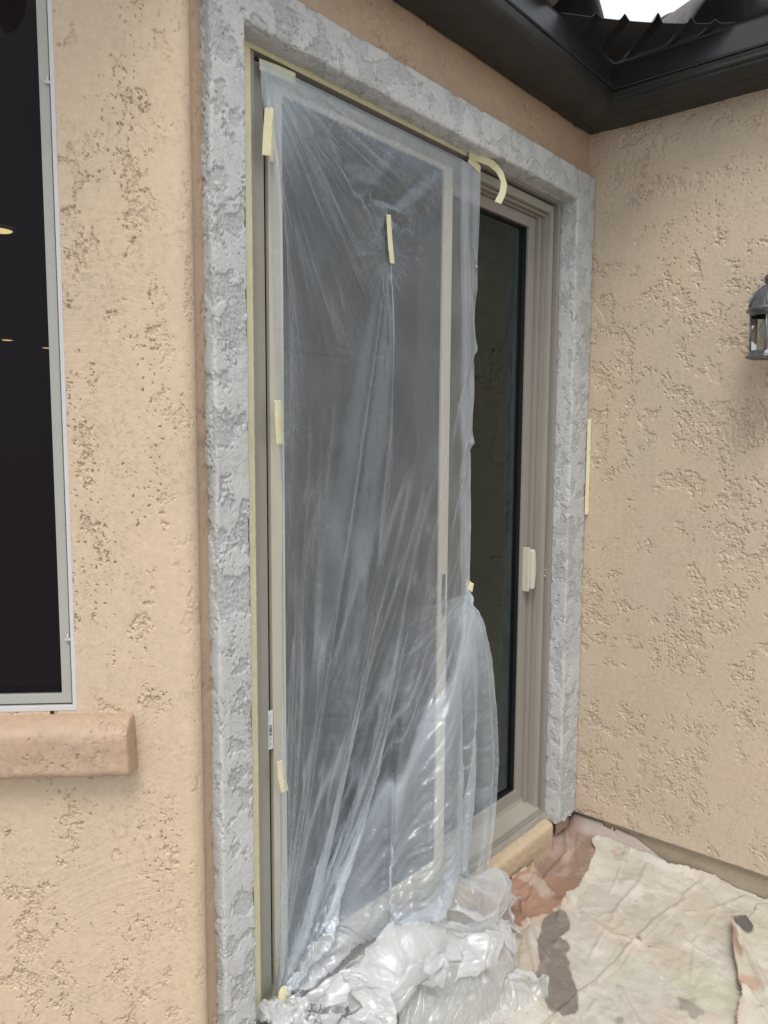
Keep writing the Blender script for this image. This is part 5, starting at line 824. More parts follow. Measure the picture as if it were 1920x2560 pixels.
0,2,0,0,0,0,-1,-3,-4,-1,5,7,2,-5,-8,-2,3,6,-1,-1,0,0,0,0,0,0,0,1,-1,0,1,-1,0,0,0,1,-1,0,1,0,1,0,-1,1,1,3,5,11,-25,0,0,0,0,0,0,-1,0,-1,1,0,0,0,0,1,0,0,0,0,-1,0,0,1,0,-2,-4,-3,3,6,5,0,-7,-6,0,3,5,-1,0,-1,0,0,0,-1,1,0,-1,0,0,0,1,0,0,
0,0,1,0,0,0,0,1,-1,-1,3,5,13,-21,-5,4,0,1,-1,-1,0,0,0,0,0,0,0,0,0,0,0,0,1,0,1,0,0,-1,-1,-2,-4,-1,4,7,4,-4,-7,-4,-1,6,3,-1,-1,0,0,0,0,0,-1,1,0,0,0,0,0,0,0,0,0,0,1,0,1,-1,-1,-1,2,4,14,-17,-7,1,3,0,0,1,-1,0,-1,0,0,0,0,0,1,0,0,0,1,-1,
0,-1,1,0,0,-2,-3,-2,1,5,6,1,-4,-8,-3,2,5,3,-2,-1,0,0,0,0,-1,1,0,0,-1,0,0,0,0,0,0,1,0,0,1,0,0,-2,0,3,16,-13,-8,-3,3,4,0,1,1,-2,-1,0,0,0,0,0,0,0,0,0,0,0,1,0,1,0,0,-2,-2,-4,-1,3,7,4,0,-8,-6,-1,2,5,2,-1,-1,0,-1,1,0,0,-1,1,0,0,0,0,0,0,
0,0,-1,1,0,1,-1,-1,0,1,15,-9,-7,-5,1,4,4,1,-1,1,-1,0,0,-1,0,0,0,1,0,0,0,1,0,-1,1,-1,0,-1,0,-4,-3,1,5,7,2,-4,-6,-5,-1,4,5,1,-2,-1,0,0,1,0,-1,-1,0,1,0,-1,0,0,0,0,1,0,0,1,-1,0,-1,0,13,-5,-6,-6,-1,3,4,3,1,0,1,-1,-1,-1,1,-1,0,1,-1,0,0,
0,0,0,1,0,1,-1,0,-4,-2,-1,1,7,5,1,-5,-8,-3,1,4,4,0,-1,0,0,-1,-1,1,0,-1,1,0,0,-1,1,1,-1,0,0,0,0,0,0,0,0,6,2,-5,-6,-3,1,4,4,1,3,-2,0,-1,0,0,-1,1,0,-1,1,0,0,1,0,0,0,0,-1,0,-2,-2,-4,0,5,7,3,-2,-6,-6,-2,1,5,3,1,-2,-1,0,0,0,1,-1,-1,0,1,
-1,0,0,-1,1,1,-1,1,0,0,0,-1,3,7,-5,-5,-4,-1,4,3,9,-7,0,1,0,1,-2,0,0,0,-1,1,-1,0,1,-1,0,1,0,0,1,-1,-3,-3,-2,2,6,6,1,-3,-7,-5,-2,3,5,3,-1,-2,0,0,0,0,0,0,0,-1,1,1,-1,0,1,-1,0,0,0,0,0,0,0,5,0,-5,-4,-3,3,3,6,4,-9,0,-1,2,0,0,-1,0,-1,1,
0,0,0,0,1,0,-1,1,0,-1,-2,-2,-3,0,4,6,3,1,-5,-8,-3,0,4,4,2,-1,-1,-1,0,0,0,0,1,-1,-1,0,1,-1,-1,1,0,0,1,-1,1,0,0,2,4,-4,-4,-4,1,3,6,2,1,-18,-3,2,2,1,-2,1,-1,0,0,-1,0,1,-1,0,1,1,-1,0,-1,-2,-3,-2,2,4,7,3,-3,-6,-6,-2,1,3,5,1,-1,-2,1,0,
-1,-1,1,0,-1,0,1,0,0,0,0,1,-1,0,1,-1,0,0,4,-1,-4,-4,-1,3,6,2,19,-46,5,0,0,1,0,0,-1,0,0,0,0,1,-1,1,0,0,0,0,-1,-1,-2,-4,-1,3,7,4,1,-3,-7,-5,-2,2,5,3,1,-1,-2,0,0,1,-1,0,1,0,-2,0,1,0,-1,0,0,0,0,0,1,0,1,2,-3,-3,-2,2,5,4,15,-28,24,30,0,
0,1,1,-1,-1,0,0,-1,0,0,1,0,0,0,0,1,-1,-2,-4,-1,1,4,6,4,-1,-5,-7,-4,0,3,4,3,0,-2,0,-1,0,0,0,-1,1,0,-1,0,1,0,0,0,0,1,0,0,-1,0,2,-1,-2,-3,0,5,6,9,-20,-1,21,-17,0,0,1,0,0,0,-1,0,0,1,0,-1,1,0,0,0,-1,-1,-3,-2,-2,2,6,5,2,-1,-7,-6,-2,0,3,
5,2,-1,0,-2,1,-1,0,0,0,0,1,-1,-1,0,2,-1,-1,0,0,0,0,1,0,1,-1,-3,-2,5,7,4,-14,0,23,-25,5,-1,2,0,0,1,-2,0,0,0,-1,0,1,0,0,1,0,-1,-2,-2,-3,0,4,5,6,0,-5,-6,-5,-2,1,5,4,1,0,-2,-1,0,0,0,0,-1,1,0,0,-1,1,0,0,0,1,0,0,0,0,0,-1,-2,-2,4,5,1,-8,
0,22,-25,2,4,-1,2,0,1,-1,0,0,-1,1,0,0,0,0,0,0,-1,-1,-2,-3,-2,2,5,6,2,-1,-4,-7,-4,-1,3,5,3,0,-1,-1,-1,0,0,0,0,0,0,1,-1,-1,0,1,0,-1,0,0,0,1,0,0,-1,-1,2,4,1,-5,-1,21,-23,0,2,3,0,1,0,0,-1,0,0,0,-1,1,0,0,0,1,0,0,-2,-3,-3,0,3,5,6,1,-2,
-7,-6,-3,1,3,4,3,0,-1,-1,0,0,-1,1,-1,-1,1,0,0,-1,1,0,0,1,0,0,0,0,0,0,-1,0,2,0,-3,-1,20,-18,-5,3,0,5,0,1,0,0,0,0,-1,1,0,0,0,0,0,0,-1,-1,-2,-2,-2,1,4,6,4,0,-5,-6,-5,-2,1,4,4,2,0,-1,-1,-1,0,0,-1,1,0,-1,1,1,-1,-1,1,0,-1,0,0,1,-1,0,1,
0,1,0,-1,-2,18,-13,-8,3,1,0,4,0,2,-1,-1,1,-1,0,-1,0,0,1,0,1,0,0,-2,-2,-4,-1,2,6,6,2,-2,-4,-7,-4,-1,2,5,4,0,0,-1,0,-2,0,1,0,-1,0,0,0,0,0,0,0,1,0,0,0,-1,1,0,0,0,0,-1,-3,16,-8,-10,1,3,0,0,4,0,1,0,0,0,0,0,0,0,0,0,0,0,0,-1,-2,-3,-2,1,
3,6,4,1,-2,-7,-7,-2,0,3,4,3,1,-1,0,-2,0,0,-1,0,1,0,-1,1,1,0,-2,0,1,0,0,0,0,0,0,-1,1,0,-2,11,-2,-9,-3,3,1,1,-1,4,0,2,-1,-1,0,0,0,0,0,0,0,1,0,0,-2,-2,-3,-1,1,5,6,3,-1,-4,-7,-4,-3,2,4,4,2,1,-1,-1,0,-1,0,0,0,-1,0,0,0,0,0,0,0,0,0,0,0,
1,0,0,0,0,-3,7,3,-8,-5,2,2,1,-1,1,3,0,1,0,0,0,0,0,0,0,0,0,1,-1,-1,-1,-3,-3,0,3,6,4,3,-2,-6,-6,-4,-1,1,5,4,1,-1,0,-1,-1,0,-1,0,0,1,0,0,0,1,0,-1,0,0,0,0,0,0,-1,1,0,-2,4,4,-4,-6,-1,3,1,0,1,0,3,0,1,-1,0,0,0,0,0,0,0,1,0,0,-1,-2,-3,-2,
1,3,6,5,0,-3,-7,-6,-3,0,4,4,4,1,-1,0,-1,0,0,-1,0,0,0,-1,0,0,0,0,0,0,0,0,0,0,0,1,-1,0,1,3,-1,-6,-2,3,2,0,0,0,1,1,0,1,0,0,0,0,0,0,0,1,-1,0,0,-2,-3,-2,-1,2,6,5,3,-2,-5,-5,-6,-1,1,3,5,2,0,0,-1,0,-1,-1,0,0,0,-1,1,0,0,0,0,0,0,0,0,0,0,
-1,0,0,0,2,1,-3,-3,0,2,1,1,0,1,1,-1,0,0,1,-1,0,0,0,0,0,0,2,-1,-1,-1,-3,-3,1,3,5,5,1,-2,-5,-8,-2,-2,2,5,4,1,0,0,0,-1,0,0,0,-1,-1,1,-1,0,0,0,1,0,-1,0,0,0,0,0,0,0,1,1,-2,-3,-1,2,1,1,0,-1,2,1,0,0,1,0,0,0,0,0,0,1,0,-1,0,-1,-3,-3,-1,1,
5,6,4,-1,-3,-7,-6,-3,0,3,5,3,1,0,-1,-1,1,-1,-1,0,0,0,0,0,0,0,0,0,-1,1,-1,1,-1,0,0,0,0,1,0,-2,-2,2,1,1,0,-1,2,0,1,1,0,0,0,0,0,0,0,0,0,1,0,0,-2,-3,-2,0,2,5,5,2,-1,-5,-7,-4,-2,1,4,5,2,1,-1,1,-1,-1,0,0,0,-1,0,-1,1,-1,0,0,0,0,-1,1,-1,
0,0,0,0,1,-1,-1,-1,0,1,1,0,0,1,0,3,-2,1,0,1,0,-1,1,0,0,0,0,0,1,-2,-2,-3,-2,1,4,5,5,1,-3,-7,-6,-3,-1,2,5,3,2,-1,1,-1,0,0,0,-1,0,0,-1,0,-1,1,0,0,0,0,0,-1,0,0,0,0,0,-1,1,-1,-1,1,0,1,1,0,1,0,2,-1,0,0,0,1,0,-1,0,0,0,1,1,-1,-1,-3,-2,-1,
1,5,6,3,-2,-4,-6,-5,-3,0,3,5,3,1,1,0,-1,1,-1,0,0,-1,-1,0,-1,1,-1,0,0,-1,0,0,0,0,0,0,0,0,0,-2,0,1,0,1,0,0,1,0,2,2,-2,0,0,0,0,0,1,1,-1,1,0,-1,0,-2,-3,-3,0,3,6,5,2,-2,-5,-7,-5,-1,1,4,4,3,0,0,-1,1,0,0,-1,0,-1,0,0,-1,-1,1,0,-1,1,0,-1,
1,-1,0,0,-1,0,-1,1,-1,0,1,0,1,1,0,2,0,3,-3,0,0,0,1,0,0,-1,0,0,1,1,-2,-3,-2,-1,1,4,6,4,-1,-2,-8,-6,-3,-1,3,4,4,2,1,-1,1,0,0,1,0,-2,-1,-1,-2,0,0,1,0,0,-1,0,0,-1,0,0,-1,1,-1,0,-1,1,0,0,1,1,0,1,0,3,-6,14,-24,0,0,1,0,-1,1,1,0,0,-1,-2,
-2,-2,-1,2,5,5,2,0,-6,-5,-6,-2,0,3,5,3,0,0,1,0,2,1,-1,-1,-1,-2,-2,-2,-1,3,2,0,-1,-1,-1,1,-1,0,0,-1,0,-1,0,0,0,1,0,0,0,1,0,0,-3,8,-20,20,0,-1,1,0,1,-1,0,1,0,0,-2,-3,-3,1,3,6,5,1,-3,-5,-8,-3,-2,2,3,5,3,1,0,1,1,0,1,0,-2,-2,-3,-3,-3,
3,4,2,-2,-2,-1,0,-1,1,0,-1,0,-2,0,0,1,0,0,1,0,0,0,1,-1,1,-4,0,0,0,0,1,0,0,0,0,1,0,-2,-2,-3,-1,1,5,6,2,0,-4,-7,-5,-3,0,1,6,3,1,1,0,1,2,2,0,-3,-2,-3,-3,-4,2,5,5,-2,-3,-2,-1,0,1,0,0,-1,-1,-1,-1,0,0,1,0,0,1,0,1,0,0,-1,-2,1,-1,0,-1,2,
-1,0,1,0,0,0,-2,-3,-1,-1,3,5,5,2,-2,-5,-7,-5,-2,0,4,4,4,2,0,1,1,2,2,-3,-2,-4,-3,-5,-1,7,7,0,-4,-4,-2,0,2,0,0,-1,-1,-2,-1,0,0,1,1,1,-1,0,1,1,1,-1,-3,0,0,0,0,-1,2,0,0,0,1,0,-1,-2,-3,-2,1,3,6,4,1,-3,-7,-6,-4,-1,2,4,4,3,0,1,1,3,2,-1,
-2,-3,-5,-6,-3,6,8,5,-3,-7,-4,0,2,1,1,0,-2,-2,-2,-1,0,0,2,2,-1,-1,1,2,1,1,-2,-4,2,0,-2,0,-1,2,-1,1,0,0,0,-1,-3,-1,-2,2,5,5,3,-1,-5,-7,-6,-2,0,2,5,4,2,1,1,3,3,1,-4,-3,-4,-6,-7,4,9,7,1,-7,-6,-3,2,2,1,1,-1,-2,-3,-2,0,-1,3,2,2,-3,-1,
1,2,3,1,-4,-4,2,1,-2,0,-1,3,-1,0,0,1,-1,-2,-2,-3,1,2,6,5,0,-2,-6,-6,-4,-2,1,4,4,4,0,2,2,3,2,-2,-2,-5,-6,-7,-1,8,9,5,-4,-8,-7,2,3,1,1,0,-2,-3,-3,-1,-1,2,2,5,-2,-3,0,3,2,0,2,-5,-2,2,0,-2,0,-1,3,-1,0,0,0,0,-2,-3,-1,0,5,5,3,1,-5,-6,
-7,-3,0,1,4,6,2,2,2,3,3,-1,-3,-4,-4,-8,-7,6,11,6,1,-6,-9,-3,2,3,2,0,-1,-2,-3,-3,-1,1,1,4,3,-2,-4,2,2,1,2,1,-4,-4,3,0,-2,1,-2,3,-2,1,0,0,-1,-2,-2,-2,3,4,5,3,-2,-5,-7,-5,-2,0,3,5,3,3,2,2,3,2,-1,-4,-5,-6,-9,-1,11,9,4,-3,-8,-8,-1,4,3,
2,0,-3,-3,-4,-2,0,1,4,4,1,-5,-2,3,2,2,1,1,-5,-2,2,1,-3,0,-1,4,-2,0,1,0,-2,-3,-2,1,2,6,4,0,-3,-6,-7,-3,-2,1,4,6,3,2,3,3,3,0,-4,-4,-5,-10,-7,7,12,7,1,-4,-10,-7,3,4,2,0,-1,-2,-5,-3,-2,1,4,3,5,-1,-6,0,3,2,1,2,0,-5,-2,1,1,-2,1,-1,3,-2,
0,0,-1,-1,-3,-1,1,4,6,3,-1,-5,-7,-6,-3,0,3,5,4,3,2,3,4,2,-3,-4,-6,-7,-7,-2,10,11,3,-1,-6,-10,-2,2,4,3,0,-2,-4,-4,-4,0,3,3,4,3,-3,-5,1,3,2,1,1,0,-4,-2,2,1,-4,0,-2,5,-2,0,0,0,-4,-1,-1,2,6,4,1,-2,-6,-7,-3,-3,1,3,5,4,4,3,4,3,-2,-4,-5,
-6,-7,-8,4,13,8,2,-3,-9,-8,-1,5,5,0,-2,-3,-4,-5,-2,2,4,4,4,2,-5,-6,4,3,1,2,1,0,-5,-2,2,0,-2,1,-2,6,-3,-2,1,-2,-1,-2,0,4,4,4,0,-4,-7,-6,-4,0,2,4,6,4,3,4,3,0,-2,-5,-7,-6,-8,-2,7,13,5,0,-5,-9,-5,1,5,3,0,-3,-4,-5,-3,-1,3,4,4,4,0,-6,
-3,3,4,1,1,1,0,-5,-2,1,2,-4,1,-1,4,-2,-3,3,-3,-3,0,2,3,6,2,-2,-5,-7,-5,-3,0,3,6,4,4,4,4,2,-1,-4,-6,-7,-7,-6,0,12,9,4,-2,-5,-10,-3,2,6,2,-1,-4,-5,-3,-3,1,3,5,3,3,0,-7,-1,3,2,2,1,1,-1,-3,-3,2,1,-4,1,0,6,-4,-5,2,-2,-1,-1,2,5,4,1,-3,
-7,-6,-5,-1,2,4,5,6,4,4,4,0,-4,-6,-7,-7,-8,-1,5,11,7,4,-4,-9,-6,-1,3,5,2,-5,-4,-4,-4,-1,2,5,4,4,2,-2,-7,-1,5,2,1,1,1,0,-5,-2,1,2,-4,0,1,4,-1,-4,0,-3,0,0,4,4,3,-1,-4,-7,-7,-2,0,2,5,7,4,5,4,1,-2,-4,-7,-8,-8,-2,-1,7,11,5,1,-4,-9,-5,
0,4,5,-1,-5,-5,-3,-3,0,3,4,5,3,2,-3,-7,1,4,2,1,2,1,-2,-3,-3,1,2,-3,-1,3,-1,2,-3,-2,0,-1,2,3,5,1,-2,-6,-7,-5,-2,1,4,6,6,5,5,3,-1,-4,-7,-7,-8,-6,-1,1,10,8,5,1,-7,-9,-1,-1,5,5,-3,-7,-5,-2,-1,0,4,5,4,3,1,-4,-6,2,4,2,1,1,0,0,-4,-2,0,2,
-4,1,-2,1,1,0,-3,-1,0,2,4,4,1,-5,-7,-6,-3,-1,2,5,7,6,6,3,1,-2,-6,-8,-9,-7,-2,1,4,9,6,7,-4,-8,-7,-1,1,6,2,-5,-6,-4,-2,0,2,3,5,3,3,0,-4,-5,3,3,1,2,1,1,-2,-2,-4,1,2,-3,0,-1,1,1,-1,-2,0,1,2,5,2,-2,-5,-7,-6,-2,1,3,7,7,5,5,3,-1,-6,-6,
-8,-9,-5,2,-2,9,6,8,4,-5,-10,-5,1,1,6,1,-8,-6,-3,0,0,2,4,4,4,2,1,-6,-4,3,3,3,1,1,0,-1,-4,-3,0,3,-3,0,0,0,0,0,-2,1,0,4,3,1,-3,-6,-8,-4,-1,2,5,8,7,7,3,0,-4,-6,-9,-8,-7,-1,0,4,7,7,5,4,-7,-10,-2,-1,2,7,-2,-8,-6,-1,0,-1,4,4,3,4,3,0,-7,
-3,3,3,2,2,1,0,-2,-2,-4,1,1,-2,0,-1,1,-1,1,-2,0,3,3,3,-1,-4,-8,-6,-3,1,3,7,8,8,4,2,-2,-6,-8,-9,-9,-2,3,-2,7,4,6,18,-10,-9,-8,-2,1,3,6,-6,-8,-5,0,1,1,3,3,4,4,1,0,-7,-2,4,3,2,2,0,1,-2,-3,-3,-2,3,-2,0,0,0,0,-1,0,1,1,4,2,-2,-6,-8,-5,
-1,1,5,10,8,6,3,0,-6,-7,-8,-9,-6,0,1,3,8,2,10,7,-8,-8,-7,0,0,5,3,-6,-9,-3,0,2,1,3,2,5,3,2,-1,-7,-2,4,3,3,1,0,0,-2,-2,-4,0,2,-1,-1,0,0,0,1,-1,1,3,3,0,-3,-8,-7,-2,-1,3,9,8,8,5,1,-4,-7,-8,-9,-8,-2,6,-4,8,3,3,12,3,-10,-7,-6,2,-1,5,2,
-9,-7,-2,1,3,0,5,1,4,4,0,0,-9,0,4,4,2,1,1,0,-2,-3,-4,0,2,-2,0,0,-2,1,0,0,2,3,2,-1,-5,-8,-6,-2,2,6,9,10,7,1,-2,-6,-7,-9,-10,-5,9,-5,4,6,1,5,20,-8,-11,-7,-5,1,0,7,-2,-9,-6,-2,3,3,0,3,2,5,2,2,-3,-6,0,4,3,2,2,-1,1,-3,-2,-3,-2,3,-2,0,
0,-2,0,2,1,1,2,2,-2,-8,-8,-3,-1,3,9,11,9,3,1,-5,-9,-8,-10,-8,5,1,-2,9,3,-1,14,6,-6,-12,-4,-4,3,-1,6,-4,-9,-5,0,3,2,0,4,1,4,4,0,-2,-5,-1,5,2,2,1,1,0,-2,-3,-4,0,1,0,-1,2,-3,0,2,1,2,3,-1,-4,-8,-8,-1,1,7,11,10,6,1,-4,-7,-7,-9,-11,0,
12,-10,7,6,-4,8,10,5,-10,-10,-4,-3,2,1,5,-6,-9,-4,1,4,2,1,2,2,5,1,0,-3,-3,-1,4,3,2,2,-1,2,-4,-2,-3,-2,2,-1,0,0,-2,0,3,0,2,2,-1,-7,-9,-4,-1,4,10,12,9,2,0,-8,-8,-8,-11,-5,16,-10,2,8,1,0,7,9,2,-11,-11,-1,-3,2,2,3,-7,-8,-4,3,5,0,1,2,
2,4,3,-1,-3,-3,0,4,2,3,0,1,-1,-2,-1,-5,-1,3,-2,0,2,-4,0,3,1,3,0,-2,-10,-8,-1,1,8,12,10,5,1,-6,-8,-7,-11,-10,10,3,-8,10,7,-10,8,7,14,-6,-13,-7,-3,-2,3,2,0,-7,-8,-2,4,4,0,1,2,2,5,2,-1,-6,0,0,3,3,2,2,-1,1,-2,-3,-3,-2,2,-1,0,2,-9,5,4,
1,2,0,-7,-10,-5,0,5,11,12,10,0,-3,-9,-7,-9,-12,3,19,-18,7,10,-7,0,8,15,0,-7,-12,-5,-3,-2,2,4,-3,-6,-7,-1,6,1,2,0,0,4,4,4,-4,-6,0,3,2,3,2,1,-1,1,-3,-2,-4,-1,1,1,0,4,-8,3,3,2,1,-1,-10,-10,-1,1,10,12,13,1,0,-7,-9,-6,-14,-4,26,-16,-3,
15,-3,-4,1,17,6,0,-10,-11,-5,-3,-1,2,4,-6,-6,-5,1,5,2,1,0,1,3,6,1,-4,-7,3,0,4,3,2,0,1,-1,-1,-2,-4,-2,1,0,0,6,-11,6,1,3,1,-6,-13,-4,0,7,11,14,6,0,-4,-11,-5,-11,-11,17,2,-13,14,-1,-6,-6,21,10,1,1,-13,-10,-2,-3,-1,0,6,-14,1,-4,2,4,2,
2,-1,-2,6,13,-5,-10,-4,3,0,6,1,2,2,-1,2,-5,0,-5,-2,3,0,-1,6,-10,6,2,3,-1,-12,-11,1,2,12,11,13,-2,0,-10,-6,-8,-16,10,22,-24,6,6,-5,-10,13,18,6,-2,-4,-13,-6,-4,-2,-1,2,2,-13,1,-3,2,5,3,1,-1,0,10,11,-19,-3,-1,3,0,6,2,1,2,0,2,-5,0,-5,
-3,1,1,0,3,-7,7,1,4,-6,-18,-1,-1,11,11,13,1,2,-7,-12,-1,-17,-1,31,-17,-10,14,-4,-11,2,24,9,-2,3,-5,-16,-6,-3,0,-1,-1,-2,-9,2,-3,5,3,0,6,-2,1,14,2,-20,-2,1,6,-5,10,0,4,2,-1,1,-6,0,-3,-3,1,1,0,-2,-1,6,5,0,-17,-8,0,6,13,7,14,-3,0,
-22,7,-18,-10,26,1,-21,16,-5,-13,1,22,18,0,0,-40,13,-2,2,-6,1,0,-3,-1,-5,-1,-1,6,0,-4,8,1,4,51,-41,-21,9,25,-22,3,2,-6,8,-2,3,0,-7,0,-4,-3,1,1,-1,-3,3,6,6,-10,-19,2,1,15,5,23,-6,-5,-23,14,-10,-19,17,21,-33,-2,12,-15,3,10,35,2,-16,
-50,35,0,-3,-9,7,-3,6,-11,-8,9,-9,3,2,-8,9,1,1,29,-17,-29,17,5,-13,65,16,-76,21,8,-13,4,1,-3,-1,-2,-7,-4,8,1,-7,7,8,2,-25,0,-2,12,12,28,-12,-7,9,0,-19,-30,9,36,-34,1,3,-8,2,-1,48,-2,-34,-32,27,7,1,-12,-10,-15,-6,39,-17,2,2,-7,7,
-6,0,-7,5,15,24,12,-4,30,-21,2,-39,41,16,-37,-1,-5,0,0,-11,2,-1,-6,-8,10,-2,-4,1,14,-8,-16,-2,14,36,-9,-9,2,13,-20,-32,8,-9,44,-27,-11,0,11,-16,-2,56,-23,-44,-11,20,26,-1,1,-27,-14,18,18,-14,45,-4,-21,-2,22,-32,-1,-6,0,55,-19,-17,
-2,-9,5,-32,76,-16,4,19,-31,20,-31,2,-13,18,-2,-12,-13,8,2,-9,23,4,-39,6,5,43,-36,34,10,-39,4,-37,50,-33,29,-28,-13,-5,12,2,1,57,-64,-27,2,30,33,-12,0,-40,-7,24,16,-4,24,8,31,17,-3,-40,21,-12,-3,5,-42,9,-57,-3,22,1,11,-30,69,17,1,
-5,-14,25,-37,-1,-10,43,-38,-16,4,0,1,30,-30,-9,-7,30,2,2,3,-28,36,-31,-16,-20,10,47,-27,-2,10,-10,0,-1,-25,40,0,-19,17,-2,10,-17,-25,30,-16,12,-1,47,-5,4,-14,8,15,-31,10,-3,-22,33,-9,-22,37,-95,-27,-12,48,-10,29,15,29,-23,-5,-8,
13,7,-4,-4,2,2,-7,45,-61,10,-2,50,-4,-54,47,-3,-23,15,-31,43,-14,-11,-40,5,-4,1,18,-15,13,-13,-11,38,52,-13,0,-33,-46,7,8,27,5,59,-17,-15,0,15,-61,79,3,-45,20,13,-3,-56,33,-47,-37,-13,10,-53,27,-7,61,-6,20,-19,-18,10,28,8,2,13,-2,
10,-25,25,-13,50,-33,-34,33,2,-37,55,-64,50,-20,-20,1,20,6,-4,-5,-26,22,16,26,19,0,-2,-18,-40,-10,15,-28,3,30,48,-12,-65,-10,-11,69,-1,-70,107,1,-44,10,-26,45,-11,-91,-8,-4,12,8,-35,50,-15,-6,10,2,-10,-14,-1,45,39,-11,-2,6,7,-27,
-19,14,14,37,9,-47,42,-63,9,-6,-9,10,38,-52,-2,15,7,52,5,9,5,-36,-37,-26,-10,1,5,11,31,15,42,-5,-83,2,-10,1,15,59,18,-86,83,4,-29,16,-20,-53,-26,26,10,-1,-8,-21,-7,-1,22,-35,16,8,-19,18,15,31,21,-2,2,-20,3,47,-56,-8,27,-17,48,-44,
-1,49,-36,1,17,-37,-1,50,-20,27,-6,25,0,-28,12,1,-8,-8,-9,-18,2,15,36,7,-97,3,-5,-13,-3,0,66,5,38,-51,26,10,-15,-19,-63,16,16,7,0,-4,2,-20,-10,-48,32,2,19,-7,26,22,1,3,15,-24,15,52,-63,44,-16,1,-30,-14,12,8,-19,35,4,-29,-8,39,-12,
54,3,-10,-29,-32,-13,-12,1,3,8,16,30,8,17,13,-88,-5,-52,1,5,2,-26,67,40,-4,25,6,-27,0,-42,-27,43,-3,2,4,17,-1,-11,-35,0,14,-3,-5,74,-27,13,6,-14,8,-6,39,-44,7,-39,51,-4,39,-42,-16,38,-8,-41,-5,29,35,13,4,-28,-28,-30,-10,0,5,17,17,
21,18,12,3,-1,6,-61,-37,-43,46,-5,-2,-6,-12,-44,37,82,-4,-5,11,-36,-37,26,16,14,-2,3,-33,8,9,-22,22,-27,-6,8,-3,39,-2,3,23,3,28,-29,1,38,-1,-14,-54,-15,30,53,-15,-29,29,25,-2,-10,-43,-41,-2,14,-6,12,25,31,18,9,3,1,-1,-5,-4,-38,
-59,12,17,-7,-23,9,4,-5,-21,-5,0,68,9,-30,-13,19,22,-27,25,-8,-4,13,2,-21,-25,-7,-9,8,13,-4,22,14,20,-19,-35,-45,10,49,-32,-11,-20,27,31,17,-57,-13,46,-28,-20,33,19,22,23,-3,-27,28,-3,3,0,1,2,-2,-7,-13,-15,-20,-43,11,31,34,-69,14,
6,-3,5,-28,5,-36,-9,60,26,-33,16,22,0,-21,-1,-13,57,-9,-26,-7,-32,19,-12,4,29,14,16,-33,-33,-9,53,-41,-56,5,20,-15,22,-6,-31,-2,11,13,-3,50,-26,-29,-8,42,10,37,-10,3,8,-3,-6,-11,-17,-21,-19,-9,-4,4,30,-2,-53,39,12,7,-10,-1,-2,-26,
-6,-3,-43,64,10,18,-26,-27,14,1,19,-24,33,17,-20,-8,-7,3,7,17,18,-39,-17,8,-19,-30,8,51,2,-15,-8,-58,-9,18,44,29,-12,12,-43,-35,49,7,-53,0,34,8,45,2,-19,-24,-24,-14,5,0,1,1,18,9,-33,-29,34,-5,-6,2,25,-22,2,8,-26,-2,-45,55,1,-62,
75,-23,13,-11,-5,30,11,11,-9,-14,7,6,24,-7,-27,7,-9,-6,10,-11,-58,-15,32,63,51,-28,-41,-56,-37,-27,-5,30,42,-47,-10,6,9,-22,41,32,-17,9,4,35,20,-9,14,6,-5,-10,-38,-25,68,-11,-1,3,1,-46,23,-25,2,-25,-30,24,-18,-14,55,-6,3,-9,1,-2,
-29,46,34,-7,-4,-12,-16,-36,0,75,-22,29,14,-17,19,-2,28,-36,-6,-39,19,9,35,-20,22,-15,-49,-3,21,24,40,12,2,-31,-74,24,36,12,-16,-24,39,-5,-9,11,5,-1,33,5,-69,9,-5,3,-3,-4,4,14,16,14,-24,31,11,24,-29,-8,-2,36,-16,-18,-22,-25,27,
-13,-18,-3,8,-30,-6,28,20,-2,-39,15,33,-13,16,-54,0,34,-14,21,19,-42,18,2,-23,25,15,-17,-36,2,12,40,7,-61,1,42,25,-18,-5,17,-7,2,5,-11,-33,35,-7,-7,-10,13,-3,6,23,3,9,-3,-4,15,8,-18,7,5,-21,19,-11,-41,20,-1,-20,-16,1,9,-8,-23,14,
27,2,-50,4,-11,15,-3,17,27,-47,32,-23,34,29,-12,-1,23,-26,-16,-27,53,10,-24,-9,-40,36,15,-6,-24,4,38,4,6,-5,-2,5,22,3,-36,-8,2,13,4,26,-10,4,-13,11,22,-9,1,5,-23,3,4,-6,-37,4,33,-20,-3,-19,-10,-8,-17,10,8,-37,43,-41,-15,0,-1,9,-3,
-2,-2,-1,17,-10,1,20,33,-14,-29,-6,41,0,-40,29,-5,-14,5,20,-41,29,-20,-10,26,37,31,-9,3,8,3,-17,1,5,-4,37,-10,-4,-23,2,-7,-57,51,10,11,26,-34,-14,-5,6,16,-32,-16,30,14,-24,-58,23,-12,15,-23,19,-47,0,-5,-3,1,1,-5,11,12,-12,-8,17,
-9,14,28,24,-1,-9,-55,16,-6,-13,28,19,-52,24,-28,12,13,1,-19,8,64,10,14,-7,18,-27,14,22,-5,5,-29,1,5,-2,6,-72,14,9,28,28,-15,-22,8,-15,-41,8,-19,54,29,-5,-77,-6,17,44,-53,-53,-1,4,-6,2,20,40,2,-32,-13,22,-33,36,5,-15,-9,7,-30,25,
20,-8,-2,-10,-25,26,-11,25,10,-35,-4,-12,8,8,66,1,57,-18,5,17,-7,-35,9,-33,15,15,-7,-4,-8,-8,-14,5,-6,8,-5,-2,-40,4,-2,-9,-13,40,21,35,-91,-14,13,34,22,-4,-12,37,9,-37,-57,-1,43,-7,-40,32,-19,4,25,15,-24,34,-31,-44,3,10,-12,-1,-9,
